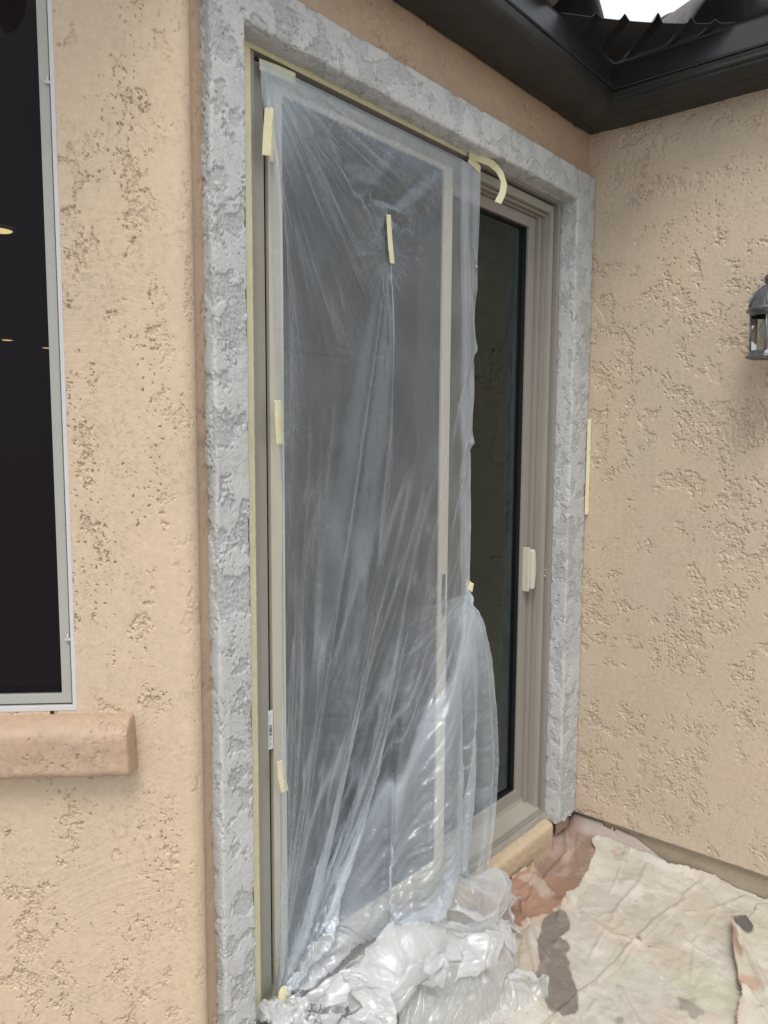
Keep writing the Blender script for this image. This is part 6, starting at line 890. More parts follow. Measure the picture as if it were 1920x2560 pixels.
20,-8,11,-4,-5,14,-16,6,-1,53,15,90,30,-3,-20,-10,-57,8,-10,3,-19,0,10,-27,17,-26,4,-3,-5,-36,6,18,-34,-8,-22,-7,70,36,32,-102,-5,-8,13,-18,49,-20,-4,11,-11,-29,-40,-2,18,-6,21,5,-41,18,18,-37,42,29,-34,-36,26,9,-10,-1,-19,9,31,
-27,22,5,-34,-4,0,45,-4,41,25,-25,-14,28,42,-53,-20,5,6,9,-11,-11,-23,4,-6,-13,15,-2,-28,-10,-3,2,-13,0,27,57,33,-90,24,0,45,-42,-23,-23,21,23,11,-15,7,32,-23,1,-50,-12,-10,22,19,-23,-11,7,22,-19,8,35,-44,31,-39,-7,25,-21,42,13,
-42,-2,4,9,28,-59,35,49,-10,-35,78,-22,2,-43,41,10,-15,-33,-5,3,4,-1,-13,-36,7,1,8,-11,-2,-6,22,34,40,-43,12,-40,-12,-3,3,-13,-3,14,30,18,0,48,-54,-11,-11,-20,-4,26,-4,-25,-7,2,29,-11,-5,60,-37,-11,-23,-5,21,-1,51,7,-41,-25,-18,
-18,11,3,38,14,71,-17,-6,-20,50,-80,47,-18,10,-20,-4,-7,-8,-16,-9,-4,7,10,18,-28,3,-12,27,-3,-2,-5,-6,58,-7,43,3,-21,42,9,-33,-50,-60,0,4,12,-4,-32,-34,15,39,10,-7,10,13,-5,-67,3,12,18,-4,-16,-6,32,35,-30,-81,-28,-13,12,29,64,33,
-8,32,34,4,-15,36,-64,35,-4,-16,8,3,10,-6,2,8,-3,5,-8,9,9,12,-91,-31,-3,7,45,-30,10,-51,-18,62,-42,30,-5,18,-1,1,1,2,19,-2,0,0,-17,23,-12,-52,-25,-7,55,33,7,7,0,-3,-2,-72,-49,-18,27,10,2,14,-9,-37,8,39,-11,-11,19,-12,3,32,-28,15,
26,-14,-7,21,36,35,-20,8,-8,-10,15,-21,-81,-3,7,14,5,-4,-35,-6,27,-7,-22,32,-1,21,-31,1,20,25,22,-14,16,6,1,-2,-22,-2,22,-9,-6,4,5,11,1,-6,5,-54,-16,-40,-8,33,10,-18,-7,11,-45,9,-46,37,8,1,-7,16,-8,14,15,-12,12,27,4,14,16,28,-12,
24,-8,-5,-73,-31,7,20,3,9,-30,12,-4,-33,17,10,-5,-35,17,27,62,7,1,-29,34,-2,-11,-11,-22,34,7,-1,0,-12,-45,-15,-24,6,32,-20,19,-46,-12,37,-2,21,-10,-17,8,-21,-3,12,-23,-4,14,10,-23,8,21,-2,-3,-10,12,11,13,-1,52,-4,2,24,-93,-21,6,
17,15,-1,-13,3,20,-2,1,21,-54,-32,19,16,23,-19,16,-14,44,-34,-15,-11,11,30,-36,-8,-11,3,-8,3,-12,38,17,-34,23,-37,-3,3,23,7,-7,-21,12,-15,45,-37,-4,-1,7,2,9,7,-22,-9,2,-11,29,-9,31,19,-12,-22,66,-29,-68,2,13,7,17,-10,-4,-38,55,
-23,-3,4,-32,28,-9,10,-22,-18,-2,2,30,-24,-5,12,9,-12,-18,2,4,0,-3,12,-7,39,5,-18,3,-19,4,-27,23,8,14,-34,18,9,-21,9,6,-19,3,4,-16,6,8,10,-15,-24,19,-1,10,-31,4,47,20,-45,-9,21,6,-1,-4,12,10,-36,12,-50,-4,37,12,5,-24,46,-52,-22,
27,-33,4,-11,-6,5,-2,0,0,0,0,4,13,-7,24,0,-15,2,-19,5,8,-6,3,17,15,-20,-4,-10,5,13,-11,-1,4,-6,3,3,3,-11,-12,-3,7,-4,2,22,-12,-13,3,12,16,-25,6,-2,6,24,21,-63,8,-46,-4,39,-25,0,12,28,-43,9,31,-53,3,0,-8,7,2,-4,-1,-2,-2,0,1,13,26,
-23,-5,11,-20,2,3,-11,-4,40,12,-9,-18,2,7,-9,-5,-10,53,-41,5,1,3,-4,-12,-6,-1,12,58,-4,-18,-16,-16,-10,1,3,18,-11,5,9,33,-55,-12,19,-58,32,-17,11,12,-13,-19,0,17,-18,15,-3,-17,3,2,-1,0,-2,2,12,-5,8,-11,5,-8,24,-13,-8,-8,-13,17,15,
10,6,-33,20,16,-2,-18,-3,-13,20,30,-36,2,1,-1,-10,9,-5,70,-9,-6,-10,9,-36,-12,-9,4,0,-4,18,26,-3,-41,4,-10,-27,-28,11,6,-12,1,9,3,-21,5,8,25,-13,-10,-13,-2,1,6,4,-2,11,-3,-1,-12,13,-4,4,5,-14,22,0,0,3,-15,-6,2,22,-10,23,-12,-27,
-28,22,33,-17,-6,-6,-9,1,73,2,23,13,-38,1,11,-57,-2,-10,-9,19,12,10,-48,-5,14,-3,7,28,-30,-25,-16,35,-5,-9,-11,16,-28,-18,0,0,2,1,-2,8,5,6,4,3,4,-4,-15,11,8,-3,29,-11,-19,0,-9,12,-7,33,-31,71,-8,-18,-6,-68,-3,1,12,5,-7,4,44,18,23,
2,8,10,-63,35,-13,-52,4,9,12,-5,6,-38,-12,-2,51,-24,-29,8,37,22,-48,-14,-1,5,-35,6,-8,-6,-7,-6,-10,-6,-12,-2,-1,0,0,-1,0,18,6,-1,24,24,19,39,15,27,32,30,-73,52,-14,25,40,-27,14,-21,-77,-58,-11,7,88,56,4,-6,2,-57,-16,3,-41,-26,12,
-6,7,22,-13,-61,40,44,-8,-15,-29,-12,42,-41,-13,39,6,36,1,3,-5,-7,-10,-2,-2,-2,16,34,-12,-8,-2,6,5,5,-18,2,12,0,-3,-2,-3,2,-14,3,9,19,-44,-14,-4,0,48,-4,-39,-21,0,4,20,-20,3,31,-11,-38,8,4,-6,-18,34,13,-9,6,-18,19,3,8,3,30,-27,24,
7,-39,5,45,-42,42,-12,1,-5,-3,-2,-1,6,8,21,1,-17,7,-5,17,-3,-1,-29,30,-2,-10,5,-2,-2,2,-1,8,-47,34,-1,11,-7,-38,11,1,4,-60,19,18,-15,4,0,-6,-32,22,1,8,-9,14,-24,33,-6,13,-4,-25,-2,79,-51,9,-6,21,-29,43,-9,38,-44,4,-29,-2,49,-8,-4,
11,9,17,-3,-11,26,-12,0,8,-3,5,-37,38,-20,6,10,-9,-27,7,-4,1,11,17,-42,46,-18,-29,10,17,-31,-30,11,-7,10,2,-4,8,-23,11,-27,20,3,-1,4,8,-3,12,-16,-22,19,-5,-1,91,-44,-20,-14,49,-32,4,-28,-5,49,3,-14,-42,27,19,14,-1,-19,29,-3,-10,
18,-13,0,3,-44,48,-28,18,-7,0,-37,36,-3,-42,12,-9,12,19,-20,40,5,-3,-30,-5,-37,12,27,-33,22,-9,-13,4,-11,-2,-10,5,2,-11,29,11,-6,-38,3,0,33,-36,51,60,-10,-19,-25,9,21,13,36,-22,12,0,0,7,-1,-11,7,3,8,-8,-54,-28,-17,22,-6,71,-30,47,
-4,-2,-37,26,2,-5,-11,-24,-4,9,-2,14,-16,7,23,-24,-20,1,4,11,6,-7,8,-20,-11,-3,-7,-4,3,-3,21,13,4,-51,-1,-2,8,9,7,-35,68,54,1,34,4,-12,29,-22,-15,-32,25,27,11,2,-1,-2,-5,-48,-1,35,5,23,-13,-40,-46,48,-1,9,12,21,-2,-7,-12,7,-20,-8,
-13,12,-2,8,6,-39,-7,28,-3,5,-7,29,-5,-18,-3,-4,-20,-3,4,-3,11,8,2,-36,-7,63,-5,-49,-5,34,-24,-24,68,28,46,12,-10,-55,-14,39,39,1,-1,-18,-2,-10,-10,-13,7,32,-26,-25,19,-36,12,43,-12,-38,-21,2,-16,17,0,-9,43,26,-17,2,-2,-13,-1,2,
-8,21,-11,8,6,3,7,-8,7,-20,-1,-8,-9,-7,3,21,2,-9,-44,86,-2,20,-4,-91,-4,27,-18,-21,20,-17,-26,26,44,34,-4,-5,9,-44,-27,-13,0,24,5,23,-37,19,32,-23,5,3,-54,-29,9,10,-7,39,9,4,35,-4,5,-4,-46,10,-5,-1,5,10,-8,-21,30,20,6,4,2,-23,0,
-26,-3,-3,-5,-1,-6,14,-50,86,-2,-7,-10,28,-2,-86,8,13,-20,-4,47,-1,7,-35,10,-30,-37,-5,49,15,6,6,-31,10,-34,54,25,-30,-3,-5,14,5,22,-3,-4,1,-35,-4,0,-49,11,56,18,-6,-50,26,-14,-1,-4,1,20,21,-5,-20,-26,4,25,11,-32,0,-8,0,3,9,-46,
63,3,2,3,10,-19,31,-38,-60,12,-4,-12,-3,10,-37,40,-30,36,45,-11,-16,-10,-10,-2,0,26,17,-36,-26,1,-8,51,-26,42,2,-19,15,-17,20,-19,-40,39,-20,-65,88,11,-6,-17,-11,-6,6,-19,23,20,-41,20,39,-4,-24,0,11,-23,-13,-1,-5,-26,49,2,5,-8,18,
11,6,-36,30,-51,-39,3,-10,6000,0,0,0,0,0,0,0,0,0,0,0,0,0,0,0,0,0,0,0,0,0,0,0,0,0,0,0,0,0,0,0,0,0,0,0,0,0,0,0,0,0,0,0,0,0,0,0,0,0,0,0,0,0,0,0,0,0,0,0,0,0,0,0,0,0,0,-61,1,0,0,0,0,0,0,0,0,0,0,0,0,0,0,0,0,0,0,0,0,0,0,0,0,0,0,0,0,0,0,
0,0,0,0,0,0,0,0,0,0,0,0,0,0,0,0,0,0,0,0,0,0,0,0,0,0,0,0,-1,0,0,0,0,0,-1,-61,1,0,0,0,0,0,0,0,0,0,0,0,0,0,0,0,0,0,0,0,0,0,0,0,0,0,0,0,0,0,0,0,0,0,0,0,0,0,0,0,0,0,0,0,0,0,0,0,0,0,0,0,0,0,0,0,0,-1,0,1,0,-1,0,0,-1,1,-61,1,0,0,0,0,0,0,
0,0,0,0,0,0,0,0,0,0,0,0,0,0,0,0,0,0,0,0,0,0,0,0,0,0,0,0,0,0,0,0,0,0,0,0,0,1,-1,0,0,0,1,0,0,0,-1,0,0,0,0,0,-1,0,0,0,-1,1,-1,-60,-1,1,0,0,0,0,0,0,0,0,0,0,0,0,0,0,0,0,0,0,0,0,0,0,0,0,0,0,0,0,0,0,0,1,-1,0,0,0,0,0,0,1,0,0,-1,1,0,0,1,
-1,-1,0,0,0,0,0,-1,1,0,0,-1,1,-1,0,-1,0,-59,-1,1,-2,1,0,0,0,0,0,1,-1,1,0,0,-1,1,-1,0,0,0,0,0,0,0,0,0,0,0,0,0,0,1,0,-1,0,0,0,0,0,1,0,-1,0,0,0,1,0,0,-1,0,0,0,0,1,-1,0,0,0,-1,1,0,-1,0,0,0,0,-60,0,0,1,-2,1,0,0,0,0,0,1,-1,0,0,1,-1,1,
-1,0,0,0,0,0,0,0,0,0,0,0,1,0,-1,0,0,1,0,0,0,1,-1,-1,1,0,1,1,-2,0,0,-1,0,1,0,-1,0,0,0,0,0,0,-1,0,0,0,-1,0,0,-59,-1,0,0,0,0,0,0,0,0,0,0,0,0,0,0,0,0,1,0,-1,0,1,0,0,0,0,0,0,0,-1,0,0,0,0,0,0,1,0,-1,0,2,0,1,-2,-1,1,-1,0,1,0,-1,0,0,0,0,
0,0,0,0,0,0,-1,0,0,-1,0,-59,-1,0,0,0,-1,1,0,0,0,0,0,0,0,0,1,0,0,-1,1,1,-2,0,0,0,1,0,0,0,0,-1,0,0,0,0,1,0,-1,1,1,1,0,-2,-1,1,0,0,1,0,-1,-1,1,-1,0,0,0,0,0,-1,1,0,-1,1,-1,0,0,-1,-60,1,-1,0,0,0,0,0,0,0,0,0,0,0,1,-1,0,0,1,-1,0,2,-2,1,
1,1,-3,1,5,1,1,-1,-1,-2,-2,-2,1,3,0,-2,-1,-1,1,0,1,0,-1,-1,0,0,1,-1,0,1,-1,0,0,0,0,-1,0,1,0,0,-1,-1,-1,-60,0,0,0,0,0,0,0,0,0,0,0,0,0,0,0,0,1,0,0,0,-1,2,0,0,-1,2,1,-4,1,3,4,3,-2,0,-2,-1,-5,-1,1,0,3,-1,0,-2,-1,0,1,-1,0,0,0,0,0,0,0,
0,0,0,0,0,0,0,0,-1,-1,-1,-60,0,0,0,0,0,0,0,0,0,0,0,0,1,-1,0,0,0,0,0,1,1,-2,0,0,0,2,0,-1,1,0,-2,3,13,-3,-1,-1,-1,-2,-2,-1,-4,0,-1,1,0,0,-1,0,1,-1,0,0,0,0,0,0,0,0,0,0,0,0,0,1,-3,-2,-60,0,0,0,0,0,-1,1,0,0,0,0,0,0,0,0,1,-1,0,1,-1,1,0,
0,-1,0,1,-1,2,-1,-1,1,3,-4,3,0,-2,1,0,1,-1,0,-1,0,-1,0,0,0,0,0,0,0,0,0,0,0,0,0,0,0,0,0,0,0,1,2,-9,-61,1,-1,1,0,0,0,0,0,0,0,0,0,0,0,0,0,0,0,0,0,0,1,0,0,-1,0,0,0,0,0,4,-4,0,1,0,-1,0,0,0,0,0,1,-1,0,0,0,0,1,-1,0,0,1,-1,0,0,0,0,0,0,0,
0,0,0,0,2,11,-60,0,0,0,1,-1,0,0,0,0,0,0,0,0,0,0,0,0,1,-1,0,0,1,-1,1,1,-1,0,0,0,1,-2,0,0,-1,1,1,-1,0,0,0,0,0,1,-1,0,0,1,-1,0,0,0,0,0,0,0,0,0,0,0,0,0,0,0,0,1,3,-60,0,0,0,0,0,0,0,0,0,0,0,0,0,0,0,0,0,0,0,0,0,0,0,0,0,0,0,0,0,0,0,0,0,0,
0,0,0,0,0,0,0,0,0,0,0,0,0,0,0,0,0,0,0,0,0,0,0,0,0,0,0,0,0,0,0,0,-60,0,0,0,0,0,0,0,0,0,0,0,0,0,0,0,0,0,0,0,1,-1,0,0,0,0,0,0,0,0,0,0,-1,1,-1,0,0,1,0,0,0,0,0,0,0,0,1,-1,0,0,0,0,0,0,0,0,0,0,0,0,0,0,1,0,-1,0,0,-60,-1,1,0,0,0,0,0,0,0,
-1,1,0,0,0,0,0,0,0,0,0,0,0,0,0,0,0,1,-1,1,-1,-1,1,-5,4,0,1,0,0,-1,1,0,0,0,0,0,0,0,0,0,0,0,0,0,0,0,0,0,0,0,0,0,0,0,1,0,0,-60,0,0,0,0,0,0,-1,1,0,0,0,0,-1,1,0,0,0,0,0,0,0,0,0,0,0,0,0,1,-1,0,0,-2,-1,2,0,0,1,0,0,0,0,0,0,0,0,0,0,0,0,0,
0,0,0,0,0,0,0,0,0,0,0,0,0,0,1,-1,-60,0,-1,1,-1,1,0,0,0,0,0,0,0,0,0,0,0,0,-1,1,-1,1,0,0,0,0,1,-1,0,0,1,-1,-1,0,0,0,1,-1,1,0,0,0,0,-1,1,0,0,0,0,0,0,0,0,0,0,0,0,0,0,0,0,0,0,1,-1,0,1,-60,0,0,0,0,0,0,0,0,0,0,0,0,0,0,0,0,0,0,0,0,0,0,0,
0,0,0,0,0,0,-1,0,-1,1,0,0,0,0,0,1,0,-1,0,1,0,0,-1,1,0,0,0,0,0,0,0,0,0,0,0,0,0,0,0,0,1,-1,0,-60,0,0,0,0,0,0,0,0,0,0,0,0,0,0,0,-1,1,0,0,0,0,0,0,0,0,-1,1,0,0,0,-1,0,0,0,0,0,1,0,0,-1,1,0,0,0,0,0,0,0,0,0,0,0,0,0,0,0,0,0,0,0,0,0,0,1,-1,
0,-60,0,0,-1,1,0,0,0,0,0,0,0,0,0,0,0,0,0,0,0,0,0,0,0,0,0,0,0,0,0,-1,0,0,1,-2,2,-1,0,0,0,1,0,0,0,0,0,0,0,0,0,0,0,0,0,0,0,-1,1,0,0,0,0,0,0,0,1,-1,-60,0,0,0,0,0,0,0,0,0,0,-1,1,0,0,0,0,0,0,0,0,0,-1,1,0,0,0,0,0,-1,0,0,0,1,0,-1,1,0,0,0,
0,0,0,0,0,0,0,-1,1,0,0,0,-1,1,0,0,0,0,0,0,0,0,0,0,0,1,0,-60,0,0,0,0,0,0,0,-1,1,0,0,0,0,-1,1,0,0,0,0,0,0,0,0,0,0,0,0,0,0,0,-1,1,0,-1,0,0,0,0,0,1,0,0,0,0,0,0,0,0,0,0,0,0,0,0,0,0,0,0,0,0,0,0,0,0,0,2,-60,0,0,0,0,0,0,0,0,0,0,0,0,0,0,0,
0,0,0,-1,1,0,0,0,0,0,0,0,-1,0,0,0,0,0,0,1,0,0,0,0,-1,0,0,1,0,0,0,0,-1,1,0,0,0,0,0,0,0,0,0,0,0,1,-1,0,1,2,5,-60,0,0,0,0,0,0,0,0,0,0,0,0,0,0,0,0,-1,1,0,0,-1,1,0,0,0,1,-1,0,0,0,-1,2,-1,-1,0,0,0,0,1,0,0,0,-1,1,0,0,0,0,0,0,0,0,0,0,0,0,
0,0,0,0,0,0,0,1,3,-4,-60,0,0,0,0,0,0,0,0,0,0,0,-1,1,0,-1,1,0,0,0,0,0,0,0,-1,1,0,0,-1,1,-1,1,0,-1,0,0,0,1,0,-1,1,0,0,0,-1,1,0,0,0,0,0,0,0,0,0,0,0,0,0,0,0,0,0,1,3,-4,0,-60,0,0,0,0,0,0,0,0,0,0,0,0,0,0,0,0,0,-1,1,-1,1,0,-1,1,0,0,-1,1,
-1,0,1,0,0,-1,1,0,-1,1,0,-1,0,1,0,0,-1,1,0,0,-1,1,0,0,0,0,0,0,0,0,0,0,0,0,4,-4,1,-1,-60,0,0,0,0,0,0,0,0,-1,1,0,0,0,0,0,0,0,0,0,0,0,-1,1,0,0,-1,1,0,0,-1,1,0,-1,1,-1,0,1,-1,0,1,0,-1,1,0,0,0,0,0,0,0,0,0,-1,1,0,0,0,0,0,0,0,4,-4,0,0,
-1,-60,0,0,0,0,0,0,0,0,0,0,0,0,-1,1,0,-1,1,0,0,0,0,0,0,1,-1,0,-1,1,-1,1,0,0,0,-1,1,0,-1,1,0,-1,1,0,-1,1,0,-1,1,0,0,0,0,0,0,0,0,0,0,0,0,1,1,-2,0,1,-1,0,-60,0,0,0,0,0,0,0,0,0,-1,1,0,0,0,0,0,0,0,-1,1,-1,1,0,0,0,-1,1,-1,0,1,1,-1,-1,1,
-1,1,0,-1,1,0,0,0,0,0,0,0,-1,1,0,-1,1,0,0,0,0,0,0,0,0,1,-1,0,0,0,0,0,-60,0,0,0,0,0,0,0,0,0,0,0,0,0,-1,1,0,-1,1,0,-1,1,0,0,0,-1,1,0,0,0,0,0,-1,0,0,1,-1,1,0,-1,1,-1,1,0,-1,1,0,0,0,0,0,0,0,0,0,0,0,0,0,1,-1,0,0,1,-1,0,0,-59,0,-1,-1,1,
0,0,0,0,0,0,-1,1,0,0,-1,1,0,-1,1,0,0,0,0,0,0,0,0,-1,0,2,-1,0,0,0,-1,1,-1,1,0,-1,1,-1,1,0,-1,1,0,-1,1,0,0,0,0,0,0,0,0,0,1,-1,1,-1,0,0,0,0,-60,0,0,0,-1,0,1,0,0,0,0,0,0,0,0,0,0,0,0,0,0,0,0,1,-2,1,0,0,0,0,0,0,-1,0,1,0,-1,1,-1,1,0,0,0,
-1,1,0,0,0,0,0,0,-1,1,0,0,0,0,0,1,-1,0,0,1,-1,0,1,0,-60,0,0,0,0,0,-1,1,0,0,0,0,-1,1,0,0,-1,1,0,-1,1,0,0,-1,1,-1,1,0,-1,2,0,-1,0,0,-1,0,1,-1,1,-1,1,-1,1,0,-1,1,-1,1,0,-1,1,0,0,0,-1,1,0,0,0,-1,2,-1,0,0,0,0,0,-60,0,0,0,0,0,0,-1,1,0,
0,0,0,-1,1,0,0,-1,1,0,0,0,0,0,-1,1,0,-1,1,0,0,0,-1,1,0,0,0,0,0,0,-1,1,0,0,0,0,0,0,0,0,0,0,0,0,0,0,0,0,0,1,-1,1,-1,0,0,0,2,-60,0,0,0,0,0,0,0,-1,1,0,0,0,0,-1,1,0,0,-1,1,0,0,0,0,0,1,-1,0,0,1,-1,0,0,-1,0,1,-1,1,-1,1,0,0,-1,1,0,-1,1,
-1,1,0,0,0,-1,1,0,0,0,0,0,0,1,-1,0,0,6,2,-3,-60,-1,1,0,0,0,0,0,0,-1,1,0,0,0,0,-1,1,0,0,0,0,0,0,-1,1,0,-1,0,1,0,0,-1,1,0,0,-1,1,-1,1,-1,1,-1,1,-1,1,0,0,0,0,0,-1,1,0,0,0,0,0,0,0,0,0,0,0,4,-2,3,18,-61,1,0,0,0,0,0,0,0,0,-1,0,1,0,0,0,
-1,0,1,-1,1,0,0,0,0,0,0,0,1,0,-1,0,-1,1,0,0,0,0,0,0,-1,1,0,0,-1,1,-1,1,-1,1,0,0,0,0,0,0,0,0,0,1,-1,0,2,-1,0,3,-10,-60,0,-1,1,0,0,0,0,0,0,0,0,-1,1,0,0,0,0,0,0,0,0,-1,1,0,-1,0,1,0,0,0,0,0,-1,0,1,-1,1,-1,1,0,0,-1,1,0,0,0,0,0,0,0,0,0,
0,0,0,0,0,0,0,0,1,0,-1,3,-4,-4,-60,0,0,0,0,0,0,0,0,0,0,0,0,-1,0,1,0,0,-1,2,-1,0,0,0,0,0,0,0,1,0,-1,-1,1,0,0,0,0,-1,1,-1,1,-1,1,0,0,-1,1,-1,1,-1,1,-1,1,-1,1,0,0,0,0,0,0,0,0,4,-4,-2,-1,-60,0,0,0,0,0,0,0,0,0,0,0,0,0,0,-1,0,1,0,0,0,
-1,0,1,0,0,0,1,0,-1,0,0,-1,1,0,-1,1,0,0,0,0,0,0,-1,1,0,0,0,0,0,0,0,0,0,0,0,0,0,0,0,0,0,3,-3,-1,-1,-1,-60,-1,1,0,0,0,0,0,0,0,0,0,0,0,0,0,0,-1,1,0,0,0,0,0,0,-1,1,0,0,0,-1,1,0,-1,1,0,-1,1,-1,1,-1,1,-1,1,-1,1,-1,1,-1,1,-1,1,0,0,0,-1,
1,0,0,0,0,3,-3,0,-1,-1,0,-60,0,0,0,0,-1,0,0,0,0,0,0,0,0,1,0,0,0,1,-1,-1,0,2,-1,0,0,0,1,0,-1,0,-1,1,0,-1,1,0,0,0,0,0,0,0,0,0,0,0,0,0,0,0,0,-1,1,0,0,0,0,0,0,2,-2,0,-1,0,0,0,-61,1,0,0,-1,1,0,0,0,0,0,0,0,0,-1,0,1,0,0,0,0,0,0,0,0,0,1,
0,-1,-1,1,0,-1,1,0,0,0,-1,1,-1,1,-1,1,-1,1,-1,1,-1,1,-1,1,0,0,0,-1,1,0,0,1,0,-1,0,0,-1,0,0,-1,-60,0,0,-1,1,0,0,0,0,0,0,0,0,0,0,0,-1,1,0,-1,0,1,0,0,-1,1,0,1,-1,0,-1,1,0,0,0,-1,1,0,0,0,0,0,0,0,0,0,-1,1,0,0,0,-1,1,0,0,0,0,0,0,0,0,0,
-1,0,0,0,0,-60,0,0,0,0,0,0,0,0,0,0,0,0,0,0,0,0,1,-1,0,0,1,-1,0,0,0,1,-1,0,0,0,0,0,-1,1,0,-1,1,-1,1,-1,1,-1,1,-1,1,0,0,-1,1,-1,1,0,-1,1,0,0,0,0,0,0,0,0,0,-1,0,0,-60,0,-1,1,0,0,0,0,0,-1,0,0,0,0,0,1,0,0,-1,0,1,0,0,-1,1,1,0,0,-1,-1,1,
-1,1,0,-1,1,0,0,0,0,0,0,0,-1,1,-1,1,-1,1,0,0,0,-1,1,0,0,0,0,0,0,0,-1,0,0,0,0,0,-60,0,0,0,0,0,0,-1,0,1,0,0,0,0,0,-1,1,0,0,0,0,0,0,0,0,1,0,-1,0,0,0,0,0,0,0,0,0,0,0,-1,1,-1,1,0,0,0,0,0,0,-1,1,-1,1,0,0,0,0,0,0,0,0,0,0,-1,0,0,0,-60,-1,
1,0,0,0,-1,1,0,0,0,0,0,0,0,0,1,-2,0,1,1,-1,0,0,0,1,0,-1,0,0,-1,1,-1,1,0,-1,1,-1,1,0,0,0,-1,1,-1,1,-1,1,-1,1,-1,1,0,0,0,0,0,0,0,0,0,-1,0,1,0,-1,1,-61,1,0,0,0,-1,1,0,0,0,0,0,-1,0,1,0,-1,1,0,0,0,0,-1,1,1,0,-1,0,-1,1,0,0,0,0,0,0,0,0,
0,0,-1,1,0,0,0,-1,1,-1,1,-1,1,0,0,-1,0,0,0,1,0,0,-1,1,-1,0,0,0,0,-60,0,0,0,-1,1,0,0,0,-1,0,0,1,0,-1,1,0,0,0,0,0,0,0,0,1,0,0,-1,0,0,0,0,0,-1,1,0,0,0,-1,1,0,0,0,-1,1,0,0,0,0,0,0,-1,0,1,0,0,0,0,0,-1,1,-1,1,-1,1,0,0,-60,0,0,0,0,0,0,0,
-1,1,0,0,0,0,0,0,0,-1,1,1,-1,0,0,1,0,-1,0,-1,1,-1,1,-1,1,0,0,0,-1,1,0,0,0,-1,1,0,-1,1,-1,1,-1,1,-1,1,0,0,0,0,0,0,-1,1,-1,1,-1,1,-1,0,0,-60,0,0,-1,1,0,0,-1,1,0,0,0,-1,1,0,0,0,0,0,0,0,-1,1,0,1,0,-1,0,0,0,0,0,0,0,-1,1,0,0,0,0,0,0,-1,
1,0,-1,1,-1,1,-1,1,0,0,0,-1,1,0,-1,1,-1,1,-1,1,-1,1,0,0,-60,0,0,0,0,0,-1,1,0,0,-1,0,1,0,0,0,-1,1,0,0,0,0,0,1,0,-1,-1,1,0,0,0,0,-1,1,0,0,0,0,0,-1,1,0,0,0,0,0,-1,1,-1,1,0,-1,0,0,1,-1,1,0,0,0,-1,1,-1,1,-1,0,0,-60,0,0,0,0,-1,1,0,0,-1,
1,0,0,-1,1,0,0,0,1,-1,-1,1,1,1,-1,-1,0,0,-1,1,-1,1,0,0,0,0,0,0,0,0,0,0,0,-1,1,0,0,-1,1,0,-1,1,0,0,0,0,-1,1,-1,1,0,-1,1,-1,1,0,0,-61,0,0,1,-1,1,0,0,-1,1,0,0,0,0,0,-1,1,0,0,0,0,0,1,0,0,-1,0,0,0,0,0,0,0,-1,0,-1,1,-1,1,0,0,0,1,0,-1,0,
1,0,-1,-1,1,-1,0,0,1,0,1,-1,1,-1,0,0,0,0,0,0,0,-60,0,0,0,0,0,0,-1,1,0,-1,0,1,0,0,0,0,0,0,0,0,0,1,0,-1,0,0,-1,1,0,0,0,0,0,0,-1,-1,1,-1,1,0,1,-1,1,0,0,-1,0,0,0,-1,0,0,1,0,0,0,1,0,0,0,0,-1,0,-2,3,-3,-60,0,0,0,0,0,-1,1,0,-1,1,0,0,0,0,
0,0,1,-1,-1,1,1,0,0,-1,0,0,0,0,0,0,0,0,0,-1,0,0,-1,2,0,-1,0,1,0,0,0,0,-1,0,-1,0,0,1,-1,0,2,0,0,-1,1,0,-1,0,-1,0,-1,0,-60,0,0,-1,1,-1,1,0,-1,1,0,0,-1,1,-1,0,1,0,0,0,0,1,1,-1,-1,0,0,0,0,0,0,0,0,-1,0,0,0,1,-1,-1,2,0,0,-1,1,0,-1,1,-1,
0,0,0,-1,1,0,0,0,1,0,-1,0,1,-1,0,-1,-1,0,-60,0,0,0,0,0,0,-1,1,0,-1,1,0,0,0,0,0,0,-1,1,1,1,-1,-1,0,0,-1,1,0,0,1,-1,0,0,0,-1,0,0,-1,1,0,0,1,0,0,-1,1,-1,0,0,-1,0,0,1,0,0,1,-1,1,0,0,-1,0,-1,0,0,0,-61,1,0,0,-1,1,-1,1,0,-1,1,0,0,-1,0,2,
0,-1,0,0,1,0,0,-1,0,0,0,0,0,0,0,1,-1,0,-1,1,0,-1,0,1,-1,1,0,1,-2,1,-1,0,0,0,0,0,0,0,0,0,0,1,0,0,-1,0,-1,1,-1,-1,0,-60,-1,0,1,0,0,0,0,-1,1,0,-1,1,0,0,0,0,0,0,1,0,1,-1,-1,0,0,0,0,0,1,0,-1,0,-1,1,1,-1,-2,1,0,1,0,0,0,0,0,0,-1,0,0,0,0,
0,-1,1,0,1,0,0,-1,1,-1,0,0,-1,-1,1,-60,0,0,-1,1,-1,1,-1,1,0,0,0,0,-1,1,0,0,-1,1,0,2,-1,-1,0,0,-1,1,0,1,0,0,-1,0,0,1,0,-2,0,0,0,0,1,1,-1,0,-1,0,1,-1,0,0,0,0,0,0,0,1,0,-1,1,-1,0,1,-1,-1,0,-1,-60,0,0,0,-1,1,-1,1,-1,0,1,0,-1,1,1,0,-1,
0,0,2,-1,0,-1,0,0,0,0,1,0,0,-1,0,0,1,1,-2,-1,0,1,-1,1,1,-1,0,0,0,0,-1,1,0,0,-1,0,0,-1,1,1,0,0,0,-1,0,0,0,-2,0,1,-60,0,0,0,0,0,0,0,0,0,-1,1,0,0,0,0,-1,1,1,0,1,-2,0,0,-1,1,1,0,0,-1,0,0,0,2,0,-3,0,1,-1,0,2,0,-1,-1,1,0,-1,1,0,0,0,0,
